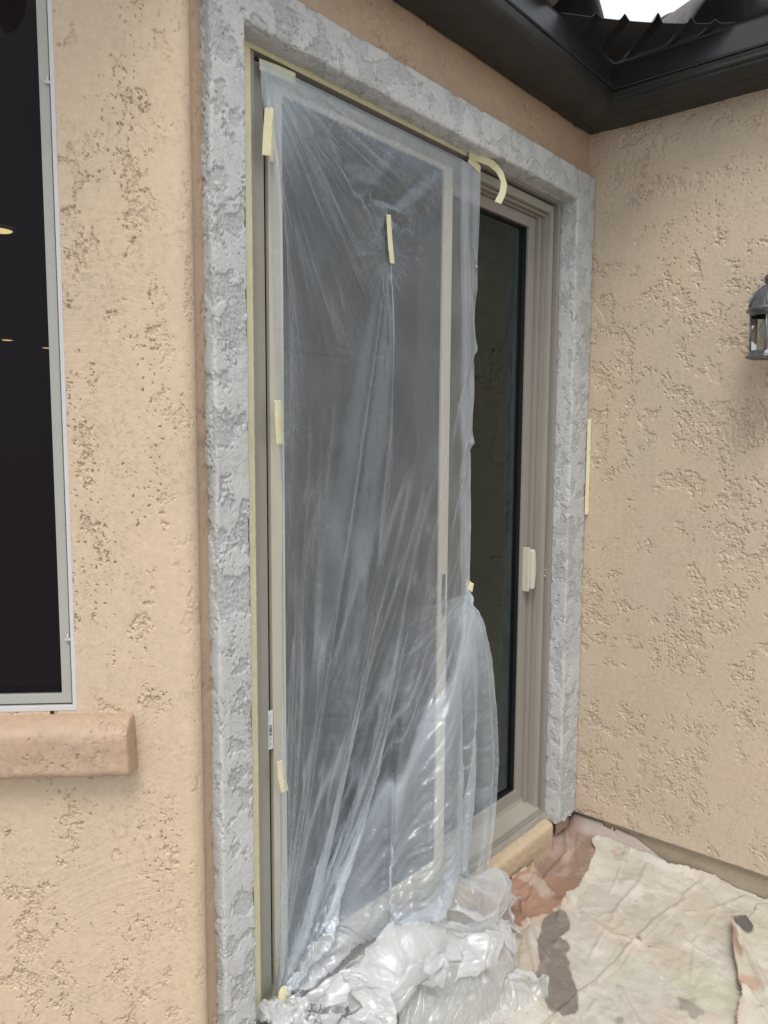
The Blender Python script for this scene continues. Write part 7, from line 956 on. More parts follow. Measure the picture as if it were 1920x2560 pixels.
-1,-1,1,1,0,0,0,-1,1,0,-1,-1,0,-1,0,-60,0,0,0,0,-1,1,-1,1,0,0,-1,0,1,0,0,0,0,1,1,-1,0,-1,0,0,1,-1,1,0,0,-1,0,1,4,-4,-2,0,0,-1,1,2,0,-1,0,-1,0,1,0,1,0,-1,-1,-1,0,0,1,1,0,0,0,-1,0,0,0,-1,0,0,-61,0,0,0,0,1,-1,1,-1,0,1,0,0,1,-1,-1,1,
0,2,0,-1,-1,0,-1,2,-1,2,0,-1,-1,0,1,2,0,-3,0,0,-1,0,1,1,-1,0,0,0,0,0,1,0,0,-2,-1,0,1,0,1,0,-1,0,0,1,-1,0,0,-1,-1,0,-60,0,0,0,0,-1,1,-1,1,0,-1,0,1,0,0,0,0,1,0,0,-1,0,0,0,0,1,1,-1,0,-1,0,1,5,-4,-2,-1,0,0,0,2,0,-1,-1,0,1,0,0,1,1,-2,
0,-1,-1,0,1,2,-1,0,0,0,-1,0,0,0,-1,0,0,-60,0,0,-1,1,0,-1,1,0,0,0,0,0,0,0,0,0,2,0,-1,0,-1,-1,2,0,1,-1,0,-1,0,1,3,1,-4,-2,1,0,-1,0,3,-1,-1,0,0,-1,1,1,1,-1,0,-2,-1,0,0,1,1,-1,0,0,0,0,0,0,0,-1,-1,1,-59,-1,0,0,-1,1,0,-1,0,0,0,1,0,0,0,
-1,2,1,0,-1,-1,-1,1,0,1,1,0,-1,-1,1,1,5,-2,-5,0,1,-2,-1,1,2,-1,-1,1,0,0,1,1,1,-1,-2,-1,-1,0,0,1,1,0,0,0,0,0,0,-1,-1,0,0,-1,-60,0,0,-1,0,0,0,1,0,0,0,0,1,-1,-1,2,0,1,-1,-1,-1,1,1,0,1,1,-1,-2,0,1,3,2,-4,-1,0,-1,-1,0,2,1,-1,-1,-1,0,2,
0,2,-1,0,-2,-2,0,1,0,1,0,-1,1,0,0,-1,0,1,-1,-1,-1,1,-50,-10,-1,1,0,-1,1,0,0,-1,1,0,0,0,0,0,2,0,-1,-1,0,0,1,2,0,-2,-1,0,1,1,3,1,-4,-2,0,-1,0,0,2,0,-2,1,0,1,0,1,1,0,-2,-2,0,0,-1,0,2,-1,1,-1,0,0,1,-1,0,0,-1,-1,1,-66,7,-1,0,0,0,-1,0,
0,1,0,0,0,-1,1,2,0,-1,0,-1,0,1,0,1,1,-1,-2,0,1,4,5,-5,-4,-1,0,0,-2,1,3,-1,-1,-1,0,1,2,1,0,-1,-2,0,-1,-1,0,0,2,0,-1,1,0,0,-1,1,-1,0,-1,0,-1,-64,3,-1,1,0,0,1,0,0,0,0,0,-1,1,1,1,0,0,-2,0,0,1,2,0,-1,-2,0,1,3,3,2,-6,-2,0,0,-1,-1,1,1,0,
-1,0,0,1,1,1,0,-1,-1,-2,-1,0,0,1,1,-1,1,-1,0,0,1,-1,0,-1,0,-1,1,-63,1,1,0,0,1,-1,0,0,0,1,0,0,0,1,1,1,-2,-1,0,1,2,1,-1,-2,-1,1,1,4,5,-5,-4,-1,0,1,-3,0,2,1,-2,-1,0,1,2,1,1,-1,-1,-2,-1,-1,0,0,1,0,1,-1,1,0,0,-1,0,0,0,-1,0,-1,-63,0,1,
1,0,0,1,0,-1,1,0,0,0,0,2,0,-1,-1,0,0,2,1,0,-1,-2,0,1,4,4,1,-6,-2,-2,1,0,-2,0,2,1,-1,-1,0,1,2,1,-1,0,-2,-1,-1,0,-1,0,0,2,-1,1,-1,0,1,0,-1,0,0,0,-2,1,-62,0,1,0,1,-1,0,0,1,0,0,-1,0,2,1,1,-2,-1,0,2,1,1,-1,-2,-1,1,2,5,5,-5,-5,-1,-1,5,
-5,-2,0,2,0,-2,0,0,3,2,0,0,-1,-1,-2,-1,-1,0,0,1,1,0,-1,1,0,-1,0,0,0,0,-1,0,-1,-62,0,0,1,0,0,0,0,1,0,-1,1,1,1,1,-1,-1,-1,1,1,3,-1,-3,-1,0,2,4,5,0,-7,-2,-1,1,2,-4,-1,1,2,0,-2,-1,1,2,2,0,-1,-1,-2,0,-1,-1,0,0,1,1,-1,0,0,0,1,0,-1,-1,0,
0,-1,0,-62,0,1,0,-1,1,0,1,-1,1,0,0,1,2,0,-2,-1,0,1,3,0,-1,-2,-1,1,3,6,5,-8,-5,-1,0,1,1,-3,-1,2,0,0,-2,1,1,2,2,-1,-2,1,-2,-1,-1,-1,-1,1,2,0,-1,0,0,1,-1,0,0,0,0,-1,-1,1,-62,0,0,0,1,0,1,-1,1,0,-1,1,2,1,-1,-2,0,1,3,2,-2,-3,-1,1,2,6,7,
-4,-8,-2,0,-1,10,-8,-2,-2,1,2,-2,-1,0,2,3,1,-1,-1,-2,-1,0,-2,0,0,0,2,-1,0,0,1,-1,1,0,-1,0,-1,0,0,-1,-62,0,0,1,0,0,0,1,0,-1,1,1,2,0,-1,-2,0,2,3,0,-3,-2,0,1,6,7,2,-10,-4,-1,0,1,4,-4,-2,0,1,1,-1,-1,0,2,3,-1,-1,-1,0,-1,-2,0,-1,0,-1,2,
1,-1,1,-1,1,-1,0,1,-1,0,-1,-1,0,-62,0,1,-1,1,0,0,0,1,0,0,2,1,0,-3,0,1,4,2,-4,-2,-1,1,4,8,5,-9,-7,-1,1,-1,2,3,-4,-1,-2,2,1,-3,0,1,2,4,-1,-3,0,-1,-1,0,-1,-1,0,0,1,0,0,-1,1,0,1,-1,0,-1,1,-1,-1,0,-62,0,0,1,-1,1,0,1,-1,0,2,2,1,-2,-2,1,
3,3,-2,-3,-1,0,2,7,9,-4,-10,-3,-1,0,1,2,2,-5,0,-1,1,0,-1,-1,1,4,1,-1,-2,0,0,-1,-2,-1,0,-1,1,1,0,0,0,0,1,-1,1,-1,0,-1,1,-2,1,-62,0,0,0,1,0,0,0,1,0,3,2,-2,-3,0,2,5,0,-5,-2,0,1,6,10,1,-11,-6,0,2,-2,0,15,-11,-3,-1,-1,1,-1,-1,1,1,3,2,
-3,0,-1,-1,-1,0,-1,0,-1,0,2,-1,0,0,1,-1,1,-1,0,0,0,-1,0,-1,-62,0,1,0,0,0,1,0,-1,2,2,1,-3,-1,1,5,2,-3,-4,0,-1,5,11,5,-10,-9,-1,0,0,1,5,4,-7,-2,-1,-1,1,0,-2,1,1,5,-1,-3,0,-1,0,-1,-1,0,-1,0,0,1,0,0,0,0,1,-1,1,-1,0,0,-1,-1,0,-63,1,0,
0,0,1,0,0,1,3,3,-3,-3,0,4,5,-2,-6,0,-1,3,10,8,-4,-13,-3,0,1,0,1,6,1,-7,-1,0,-1,-1,0,0,1,1,4,-1,-2,-2,1,-1,-1,-1,0,-1,-1,2,0,1,-2,1,0,0,1,-1,0,-1,0,0,-1,0,-63,1,-1,1,1,0,1,0,1,4,-1,-3,-1,2,6,0,-5,-2,-1,1,9,10,0,-12,-7,0,1,3,-3,5,
10,-8,-6,-1,-1,-1,1,-1,-1,4,-1,3,-1,-2,0,-1,0,0,-2,2,-2,-1,0,1,0,-1,0,1,1,-1,1,-1,0,0,-1,-1,0,-62,0,0,0,1,1,0,0,4,2,-3,-3,1,4,5,-5,-4,-1,0,6,13,2,-7,-12,-1,1,5,-5,2,8,2,-7,-4,0,-1,-1,-1,-1,0,7,-2,2,-3,-1,0,-1,0,-2,0,5,-5,-1,1,0,1,
-1,-1,1,0,1,0,-1,0,-1,0,-1,0,-63,1,0,0,0,1,0,3,5,-2,-5,0,3,8,-3,-6,-2,0,4,13,3,-1,-14,-4,1,4,-2,-1,5,9,-5,-6,-2,-1,0,-3,-1,-1,3,5,-1,1,-2,-2,0,-1,0,-2,0,2,-4,3,-4,2,2,-3,1,1,1,0,0,0,-2,1,-1,-1,-1,-63,1,-1,1,2,0,0,6,0,-6,0,0,8,2,
-6,-4,0,1,12,8,0,-10,-10,1,7,0,-7,8,23,-22,-8,2,-1,-2,1,-2,-1,-1,2,4,0,0,-4,1,1,-2,0,-3,50,-40,4,7,7,-18,0,-10,0,1,0,1,1,-2,-1,1,-1,-1,0,-63,-1,2,1,1,0,4,3,-4,-3,0,20,-13,1,-8,1,-1,9,11,0,-6,-8,-4,9,-2,-7,13,17,-29,10,-11,3,-1,4,
-3,0,-3,-4,13,-9,4,-4,1,3,-3,0,1,-3,16,17,25,-8,-23,27,-41,-25,7,5,-1,2,-1,0,-2,2,-1,0,-1,-63,0,0,2,1,1,7,-4,-5,2,12,1,-5,-3,1,-7,7,13,-2,-4,-13,2,4,-1,-2,25,-5,-23,13,-12,4,0,1,5,14,3,-44,-2,16,4,3,-4,2,1,3,-2,-3,1,8,36,-14,12,
-4,-17,4,2,-31,1,0,0,1,-1,-2,3,-1,1,-4,-65,2,2,1,0,8,-3,-5,9,-3,9,-10,9,-14,6,-2,7,3,4,-15,-1,2,13,6,7,-24,7,11,-18,2,0,-3,14,24,-22,-8,23,-22,-15,11,-14,10,-6,1,4,-1,19,0,2,42,29,6,-8,-40,-46,52,-37,-18,21,-26,1,5,-3,-8,6,0,-1,
-66,3,3,5,0,1,-6,11,-11,21,-2,-17,-1,10,3,29,-28,0,-10,4,24,-32,-1,16,-10,23,-2,-23,32,34,6,-41,23,-39,-8,1,7,23,-14,-4,15,-45,82,25,6,-7,-75,-14,30,11,8,11,20,-3,17,-94,27,-23,-5,19,-20,8,53,-26,-28,-14,-3,-40,3,15,-12,3,2,4,-2,
1,-3,7,4,-2,-6,22,-23,8,-10,5,13,-22,50,4,-36,-13,-2,-4,34,-2,-18,-13,25,-20,-3,-3,5,25,-11,-8,19,-8,9,-35,26,-3,-16,17,27,-38,4,35,-19,-11,12,-2,23,-42,20,-4,-22,6,28,-28,3,-13,1,0,-70,28,-6,-4,3,1,-1,-7,25,3,-28,0,2,24,-29,12,0,
5,-1,1,25,-20,-13,6,11,-24,19,2,-2,6,26,9,-42,-13,3,22,-17,20,15,10,49,-45,-60,1,15,14,-9,86,-36,-6,-52,-42,15,54,40,-24,23,-26,-41,19,28,-14,-27,4,-16,-5,0,-24,-17,-19,1,22,-14,4,22,-13,-24,22,14,-9,-22,17,-14,40,7,-5,-5,-28,-13,
1,11,39,11,-25,-25,-2,1,1,-1,-3,-4,25,-15,36,31,-16,-52,29,75,-54,-37,-22,7,104,-41,-14,-7,-37,6,2,-23,40,46,-6,10,4,-2,-3,-13,-22,-50,10,-11,2,-33,6,22,3,-35,-5,26,-21,-21,15,-10,-1,-2,13,5,40,-34,-7,-1,-18,12,4,10,20,-43,1,18,
19,-3,-6,-14,-16,2,23,-13,55,12,6,13,-25,-70,40,79,-57,7,41,-16,-67,4,-12,-33,-4,-1,-2,19,46,16,29,4,4,-12,-3,-53,-19,-15,3,1,-24,-9,-25,21,18,15,-36,-10,1,-3,-4,1,39,-4,8,-11,11,-29,-17,10,-2,20,0,-20,15,2,-7,-6,-5,-5,0,1,18,-1,
46,21,-1,-28,8,28,-39,-56,42,68,-1,-14,-76,4,14,-39,0,-1,-4,5,-11,15,44,27,18,-30,-17,-23,16,-8,6,-14,-11,36,-56,-18,-13,10,-7,7,10,35,-11,17,13,-46,11,-16,-16,-15,4,29,-2,-11,-15,1,5,12,-1,-4,-7,-7,1,2,9,10,-12,69,2,-28,-12,-7,
11,46,-35,-44,3,18,-17,-36,54,19,-59,5,35,0,-24,-21,-22,58,12,-3,28,-31,-39,8,-8,2,15,-6,-43,22,8,1,-2,-19,-6,29,-43,17,9,-28,19,-11,-1,5,21,0,-26,-9,11,24,-2,-9,-18,-6,2,9,11,2,0,4,-31,84,-7,-18,-18,-22,1,14,28,16,-41,-20,-17,-8,
74,-18,-45,-4,18,-10,-10,15,-32,70,-27,-19,31,-13,7,-5,-28,24,8,-12,-16,49,-6,-6,1,-45,46,-6,-35,46,-6,-67,-1,25,-18,-17,27,-21,9,9,33,-25,-37,-11,6,15,16,11,2,-6,-11,-10,-25,64,19,-10,-39,-16,-5,-4,1,5,31,20,-25,18,-7,-27,-32,6,
6,18,2,10,-16,36,-78,47,-19,4,-3,0,0,21,-6,-6,7,51,22,8,29,-38,17,-14,33,-34,-23,-21,14,-18,-25,18,1,-10,4,16,24,-52,16,-1,35,6,1,-12,-15,-15,-12,-5,-1,44,29,5,-64,7,-20,-3,13,0,-6,12,9,11,-21,0,-11,-6,-57,74,6,5,-3,35,-38,-27,
-12,22,-19,17,-7,-6,10,0,9,76,-36,28,22,-22,10,4,-11,-17,46,-19,-15,-6,24,-28,-30,-25,7,23,-12,-36,33,-17,46,-21,-11,-13,-7,-6,2,14,19,17,15,15,-54,12,-46,0,16,-24,32,-9,-5,29,-9,-2,16,-29,-6,32,-27,27,-14,3,-14,37,-17,-42,9,-7,
-2,8,4,11,7,69,-78,45,-33,10,27,44,7,1,-35,-44,-15,-1,19,-27,-3,-2,22,-17,0,-5,32,3,9,-26,-9,-4,-7,6,21,27,13,-5,-1,9,-76,50,-17,-44,-3,10,5,5,-4,11,-5,20,-11,-21,23,17,7,-1,-55,31,0,0,22,31,-61,-15,8,-9,4,14,-33,87,-62,111,-9,12,
-29,-2,-14,-31,-14,3,2,18,31,-6,13,27,49,33,-47,-26,25,-13,-37,-7,0,-4,-31,13,29,12,-12,-35,-6,2,-34,21,-58,13,26,8,-30,-2,-33,34,-13,12,19,35,-10,27,12,1,-18,5,-28,-4,9,6,47,36,-74,-12,-11,0,9,33,-57,126,20,13,52,8,-6,-26,6,-8,
-1,12,12,-15,23,0,3,-32,-40,37,30,-20,-47,39,22,-43,17,7,-9,-1,-26,-32,15,16,-20,3,0,12,-1,52,-3,7,38,-4,4,-16,-16,15,-8,8,-20,-19,2,22,-1,-4,5,-6,-20,-2,-39,25,-28,7,-7,16,6,-2,-41,1,0,44,8,-2,0,2,-13,-3,21,-12,5,-25,12,19,5,-8,
2,-11,-17,12,3,-27,29,-25,4,-10,-44,-3,17,19,-31,7,-3,9,9,32,3,27,8,-14,13,-47,34,12,-5,-8,-3,-13,-16,2,3,20,1,-3,-5,-6,-31,20,2,-20,23,0,-31,8,12,-30,-25,-10,-27,-6,27,-22,4,58,27,-29,3,-16,41,-7,-36,6,-8,-52,7,40,24,-35,36,-7,
-2,13,0,5,2,-29,-38,11,-4,9,10,0,-10,58,-5,-4,-2,-14,14,9,-4,-3,1,-3,-1,-8,-23,1,17,1,0,14,-36,2,5,-7,-23,12,28,18,-27,-21,-7,4,25,-40,31,1,2,36,-35,26,-6,-15,43,-49,39,9,-27,-4,20,-57,-25,-8,30,-18,-12,17,-6,-5,37,-30,13,8,-7,35,
-7,18,-3,-15,-4,51,13,-24,-1,18,2,17,-22,-19,8,19,-9,2,-17,-17,10,14,-20,3,18,-7,-10,36,-82,3,13,41,-15,-46,6,-9,1,0,-11,27,-35,35,-17,22,14,-37,7,-52,7,-6,51,-14,2,-34,25,-19,-9,8,-27,0,44,-34,45,39,-13,27,-61,43,5,-10,-5,-25,11,
20,14,17,-1,15,-43,-4,4,2,-13,37,-14,3,-13,-18,-7,13,30,-17,-25,-8,2,52,-63,2,-18,62,17,-111,12,2,-19,-13,14,-1,-26,-15,0,7,7,-11,30,-32,29,-20,25,-3,7,-18,-19,-2,4,40,41,-42,-25,23,8,52,-34,-10,-15,17,38,-10,-14,-18,17,37,-1,-9,
-19,6,-19,-10,13,4,-24,60,-31,13,10,-8,5,1,-63,-4,18,9,-2,36,-46,9,-34,27,38,-62,-43,-5,-5,13,13,-21,8,2,-21,41,41,-42,2,-30,-15,51,53,-1,-34,13,-19,-1,6,1,-10,54,-37,-16,-23,42,32,-67,-7,12,70,-19,-14,16,-23,-5,-4,-9,-13,-9,17,6,
22,1,-50,33,24,14,3,1,-71,-9,23,0,-13,-18,30,22,-35,30,-47,11,28,-51,-6,23,-18,-3,19,-18,4,40,-17,-19,29,29,8,-15,-28,-29,46,50,1,4,-23,-24,-17,56,8,-13,6,17,-34,29,5,-97,10,3,65,-1,-19,-26,8,-3,-1,-28,29,-8,-12,27,18,-8,-25,-11,
54,-3,-56,5,29,-7,-21,-18,8,-2,34,24,-60,35,-48,-11,-53,18,-21,3,15,-16,11,19,-26,0,0,-6,26,28,39,-53,-4,-1,-10,9,50,27,-16,10,-11,-21,34,-44,-8,37,-17,36,3,-102,8,-1,53,13,27,-4,-9,-35,12,-44,13,19,-17,4,15,0,-39,-18,9,4,30,-14,
-26,-8,-6,-4,22,19,24,38,-62,9,-41,-45,-5,10,2,-4,20,17,-34,-4,-3,7,20,-21,-14,-3,42,-2,-38,18,22,1,31,31,-3,-4,4,-8,12,-32,4,21,1,13,-14,-63,10,26,12,4,-24,8,9,-57,14,-2,-1,20,4,-10,10,-2,-51,2,27,-17,23,-5,-11,4,6,-19,11,10,18,
51,-24,9,-74,-20,9,-11,15,3,-26,31,11,-26,-29,-10,-2,2,0,0,19,41,-2,-2,13,0,-8,-43,7,8,1,42,53,3,5,38,55,-2,-34,-41,-54,-39,14,12,-7,-1,114,-42,-24,-4,-3,26,35,-21,5,-22,-31,-7,39,-11,46,25,16,12,3,-7,0,-23,-43,6,-6,-55,40,-24,15,
-30,12,-9,3,-10,17,46,1,-3,-3,-35,23,2,-4,2,0,-9,-10,-16,59,9,-4,10,-18,-5,-8,4,-12,-34,29,25,-24,-23,13,-34,20,16,6,-33,67,1,6,-5,-6,-23,-13,-14,18,32,-15,-28,58,-13,9,-8,7,9,-17,-18,-26,13,2,4,18,-63,-4,10,2,-16,39,-30,-12,6,1,
-3,-5,14,57,-47,20,14,1,5,-44,-4,41,-2,-38,4,5,25,4,5,-7,-27,0,19,-6,-6,-18,-4,7,-16,23,22,4,3,18,-8,-1,-27,-22,2,20,23,-4,26,-18,-40,56,5,-3,3,-1,-26,-17,4,-4,-3,0,-34,10,29,-37,-4,5,-6,-18,49,-38,5,5,19,1,-34,42,2,-10,-7,-14,31,
20,-10,-14,34,12,-7,-11,-16,-34,3,-1,12,12,-14,-16,12,-26,0,-3,10,9,27,-5,4,12,-25,-11,-18,17,21,-17,2,18,25,-8,-54,53,19,-25,-5,-17,-10,10,-8,10,-3,-56,38,-36,2,1,12,-19,66,-11,18,-42,-23,-8,5,10,6,1,0,-3,4,10,-1,-7,14,2,-15,8,
-8,-19,32,-10,9,3,-10,5,4,19,-1,-47,-9,1,22,-7,36,1,-16,-3,-15,11,-9,1,13,-5,-6,15,23,-5,-28,32,29,-53,7,-5,-13,2,-6,8,-31,-26,35,24,-8,-37,13,-13,-2,25,1,8,6,-43,18,2,-5,-1,5,14,-7,-2,9,1,-24,10,-14,-4,19,4,14,8,-6,-4,0,38,-4,1,
15,-57,-34,3,21,-16,15,-4,-11,-8,11,6,15,-17,-11,0,2,18,28,-12,5,-9,14,-10,-24,9,-10,15,15,-10,29,-34,-39,-1,23,-10,-1,-8,7,12,31,-36,18,7,-3,0,2,1,-2,-2,-7,9,-23,18,3,13,-15,13,-4,-2,-8,4,3,42,-5,0,10,7,-10,-68,-13,3,12,-10,0,-9,
5,0,28,-17,13,26,-41,5,3,10,11,-13,1,2,-9,8,-13,-5,44,9,9,-22,-25,17,38,-39,36,1,-23,-46,25,-10,1,27,-12,-3,6,1,6,2,9,10,-48,19,8,-8,-7,37,-15,-2,8,-11,-1,-1,19,23,18,7,-6,-14,-17,-73,15,-4,1,-10,2,8,14,12,31,43,-9,3,-69,-16,1,4,
8,-13,-6,10,-8,1,42,-15,32,5,-20,2,36,-56,55,-18,-21,-15,16,-24,2,31,-9,-2,0,0,6,-2,-7,1,-5,40,-29,1,9,14,-1,-4,-2,-21,10,-7,15,18,12,30,-9,-8,-2,-21,-12,-66,19,-4,0,3,13,10,19,47,6,4,-29,-6,-49,-6,7,-14,6,19,-22,-45,22,44,25,-1,
-47,38,49,-61,20,-24,-14,-1,31,28,17,16,-6,-9,-26,-11,-11,-6,-4,1,-3,1,2,27,-17,4,7,5,1,-4,-9,-4,14,17,9,28,-6,-2,-4,1,-23,-3,-15,-60,9,4,11,3,18,62,1,-16,-11,23,5,-4,-69,-12,5,10,-20,-4,26,38,-29,-16,-1,51,-13,-35,28,20,6,1,-2,
-6,1,-28,-25,1,1,17,1,-1,6,5,3,2,3,1,2,-25,-9,-18,-38,14,4,6,8,31,41,-9,4,-30,25,9,6,-3,-41,-8,0,-37,-8,19,2,71,2,-8,-7,-8,-14,43,0,-9,-54,-15,-36,-44,13,104,-20,18,-17,-20,129,-26,-1,17,2,7,-11,-3,5,-20,8,-8,-6,-8,-9,-16,-16,-17,
-6,-4,-3,0,0,-2,45,4,6,23,-6,-5,5,5,8,-11,-140,-62,22,1,32,65,33,-31,-58,-31,7,10,32,81,-20,-73,18,12,-7,21,-32,14,-11,-3,-28,33,84,65,-37,26,-19,34,0,37,3,6,-8,-29,23,-11,-28,6,23,15,9,8,1,0,0,-3,-29,8,5,-1,-4,-3,-2,-22,0,-23,-1,
-17,4,-3,13,-26,7,101,-67,-6,2,9,-42,-5,7,4,4,0,4,-5,-18,3,45,-49,-5,24,-5,-17,-8,9,-2,2,-15,19,67,24,-3,-16,0,22,-52,27,-10,-11,24,-40,38,51,-8,-23,-16,-11,-22,1,6,41,2,45,-16,-30,-2,-10,-2,-16,15,-2,18,-19,20,-36,12,24,7,-51,29,
32,-27,-5,-22,-24,17,-12,35,-16,-19,12,4,2,-3,18,-5,-31,-2,1,18,-4,-1,-7,-3,3,16,-6,63,12,-11,-10,-61,-35,-12,5,12,-21,4,4,-1,-1,-9,-3,4,32,30,15,-46,20,-25,1,34,-8,16,-23,16,-5,-7,-17,26,-53,18,-23,-13,34,28,-51,73,-53,-13,-5,24,
-32,33,-22,14,-15,3,5,-2,14,-29,47,-6,-12,-13,3,-8,-9,-6,15,18,-16,-1,-6,57,52,-46,0,-31,15,-8,-34,16,32,3,-43,-7,8,30,30,-25,-12,7,-3,2,24,12,-54,16,-32,27,-2,-7,1,7,-9,40,12,-33,-45,-5,30,12,-36,72,-15,-22,-33,6,20,3,-36,31,-35,
30,7,-13,15,-26,34,-4,6,-4,-21,-1,4,37,4,-16,-35,25,-7,34,25,19,-25,-31,37,66,-40,-31,-13,21,6,30,-26,-15,28,7,-21,19,-2,0,-36,47,-2,5,1,-25,-22,-3,6,17,1,-33,6,14,-40,-5,23,-4,-3,8,-15,2,0,6,-15,5,0,23,-53,31,9,2,5,-7,3,3,-17,3,
-10,60,18,-7,-8,-40,-11,11,-13,39,12,37,-5,8,-52,63,3,0,-3,-13,-49,27,12,6,5,21,-5,-25,-63,42,-15,-42,29,-35,-1,28,-2,11,-10,-2,-16,-1,15,15,-38,4,19,-24,-7,13,9,-2,1,-11,-7,-10,-17,7,7,23,9,-8,4,2,-9,-2,-20,52,30,-37,-29,45,28,
-70,13,23,-22,6,-33,47,4,39,-23,11,-43,9,-10,41,1,-2,-3,-39,-49,35,5,43,-65,-11,31,-22,37,30,5,-1,-21,-36,-17,51,-9,-48,7,3,-17,6,13,-11,-2,1,6,-15,-13,11,-3,23,22,-66,36,-8,-12,16,0,-3,-7,23,39,-34,-7,57,-41,20,-4,-50,18,8,-14,
-13,-23,-13,19,33,0,22,-18,42,-23,-35,-4,-41,13,64,-14,31,-45,9,-7,7,13,-5,6,4,13,-2,20,0,-24,1,-23,-45,4,-1,-8,-2,7,-6,-1,8,-37,10,9,83,-3,-74,11,-53,24,41,-24,7,-12,-4,53,-19,-2,58,-22,-24,-22,52,-44,-20,21,2,-15,-21,29,-20,1,
-7,-9,5,-1,32,38,8,15,-6,-51,5,-5,22,5,22,-3,1,-40,-1,-25,0,-24,1,27,-13,13,58,-32,-36,-2,-9,-6,-4,8,-3,-25,6,13,111,1,3,-33,-51,-18,-34,-1,13,-8,0,50,-13,4,39,14,-31,10,9,-52,61,-64,-2,15,-35,53,-37,-4,-31,15,28,33,17,-9,-28,-1,
3,-34,37,11,8,26,1,-9,5,-28,-13,-49,15,-17,40,-43,-11,44,51,-16,6,-30,0,-28,-8,-3,-7,-1,1,-10,110,-38,-36,36,36,-24,-68,2,-21,6,1,29,-6,8,27,44,-93,44,11,-28,36,-47,47,-50,-2,
)
def decode(steps, NV, NU):
    """the points are stored as whole-number differences (0.4 mm) from the neighbours above and to the left"""
    d = np.array(steps, np.int64).reshape(3, NV, NU).transpose(1, 2, 0)
    return np.cumsum(np.cumsum(d, 0), 1)/2500.0
def up(P, k):
    """Catmull-Rom upsampling along axis 0"""
    n = P.shape[0]; t = np.linspace(0, n-1, (n-1)*k+1); i = np.minimum(t.astype(int), n-2); f = (t-i).reshape((-1,)+(1,)*(P.ndim-1))
    p1 = P[i]; p2 = P[i+1]; p0 = P[np.maximum(i-1, 0)]; p3 = P[np.minimum(i+2, n-1)]
    return 0.5*((2*p1)+(-p0+p2)*f+(2*p0-5*p1+4*p2-p3)*f**2+(-p0+3*p1-3*p2+p3)*f**3)
G = decode(SHEET_STEPS, SHEET_NV, SHEET_NU)
DS = 0.024; K = 5
P = up(G, K); P = up(P.transpose(1, 0, 2), K).transpose(1, 0, 2)
vv, uu = np.meshgrid(np.arange(P.shape[0])*DS/K, np.arange(P.shape[1])*DS/K, indexing='ij')
def radial(px, pz, freq, seed, r0, r1, amp, lo=-10, hi=10, sharp=0.10):
    """creases running out from a point where the film is pulled: narrow ridges along rays"""
    dx = P[..., 0]-px; dz = P[..., 2]-pz; r = np.hypot(dx, dz); th = np.arctan2(dz, dx)
    w = sst(0.0, r0, r)*(1-sst(r0, r1, r))*sst(lo-.15, lo+.1, th)*(1-sst(hi-.1, hi+.15, th))
    out = 0; ln = 0
    for k, (fm, am) in enumerate(((1, 1.0), (2.1, .55), (3.7, .35))):
        n = perlin(th*freq*fm, r*1.6*fm, seed+k); br = 0.45+0.55*perlin(th*freq*fm*.5+4, r*4, seed+k+9)
        out = out+am*br*np.exp(-(n/sharp)**2)+am*0.35*n; ln = ln+am*np.clip(br, 0, 1)*np.exp(-(n/(sharp*1.3))**2)
    CR.append(w*ln); return amp*w*out
DG = [(-.640, 1.02), (-.705, .875), (-.78, .782), (-.887, .703), (-.998, .572), (-1.163, .401), (-1.296, .223), (-1.44, .06)]
X_s, Z_s = P[..., 0], P[..., 2]; dl = np.full(X_s.shape, 1e9)
for (x0, z0), (x1, z1) in zip(DG[:-1], DG[1:]):
    ex, ez = x1-x0, z1-z0; t_ = np.clip(((X_s-x0)*ex+(Z_s-z0)*ez)/(ex*ex+ez*ez), 0, 1); dl = np.minimum(dl, np.hypot(X_s-x0-t_*ex, Z_s-z0-t_*ez))
zl = np.interp(X_s, [p[0] for p in DG[::-1]], [p[1] for p in DG[::-1]]); below = sst(0.02, -0.03, Z_s-zl)*(Z_s < 1.03)
P[..., 1] -= 0.030*below*(1-np.exp(-dl/0.035))*sst(-.02, .14, Z_s)        # below the tight diagonal the loose flap stands off the door
P[..., 1] -= 0.010*np.exp(-(dl/0.012)**2)*sst(-.02, .10, Z_s)*(Z_s < 1.03)
CR = []
h = radial(-1.50, 2.42, 13, 3, 0.16, 1.0, 0.0042, -1.40, -0.12)
h += radial(-1.032, 2.05, 4.5, 9, 0.035, 0.20, 0.0028)
h += radial(-1.46, 0.05, 15, 21, 0.35, 2.0, 0.0075, 0.35, 1.62)
h += radial(-0.61, 1.04, 7, 31, 0.10, 0.75, 0.0045, -3.0, -0.9)
h += radial(-1.447, 1.56, 4, 41, 0.03, 0.16, 0.0018)
rb = sst(-0.69, -0.66, P[..., 0])*(P[..., 2] > 1.02)                     # the doubled-back right margin hangs in long vertical pleats
h += rb*(0.004*fbm(P[..., 0]*42, P[..., 2]*1.1, 51, 3))
lf = (1-sst(0.030, 0.045, uu))*sst(.05, .15, vv)*(1-sst(1.7, 1.9, vv))
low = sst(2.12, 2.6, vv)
wx = uu+0.02*fbm(uu*8, vv*8, 3, 2); wv = vv+0.02*fbm(uu*8+5, vv*8, 4, 2)
h += (0.0006*(1-low)+0.0026*low)*(ridge(wx*13, wv*13, 61, 3)-0.4)
crum = 0
for k, (fq, am, w_) in enumerate(((7, .0055, .07), (15, .0032, .08), (31, .0018, .10), (63, .0009, .14))):
    n_ = perlin(wx*fq, wv*fq, 65+k); h += low*am*(np.exp(-(n_/w_)**2)+0.6*n_); crum = crum+(0.42, .34, .24, .12)[k]*np.exp(-(n_/(w_*.8))**2)*np.clip(0.5+perlin(wx*fq*.6, wv*fq*.6, 95+k), 0, 1)
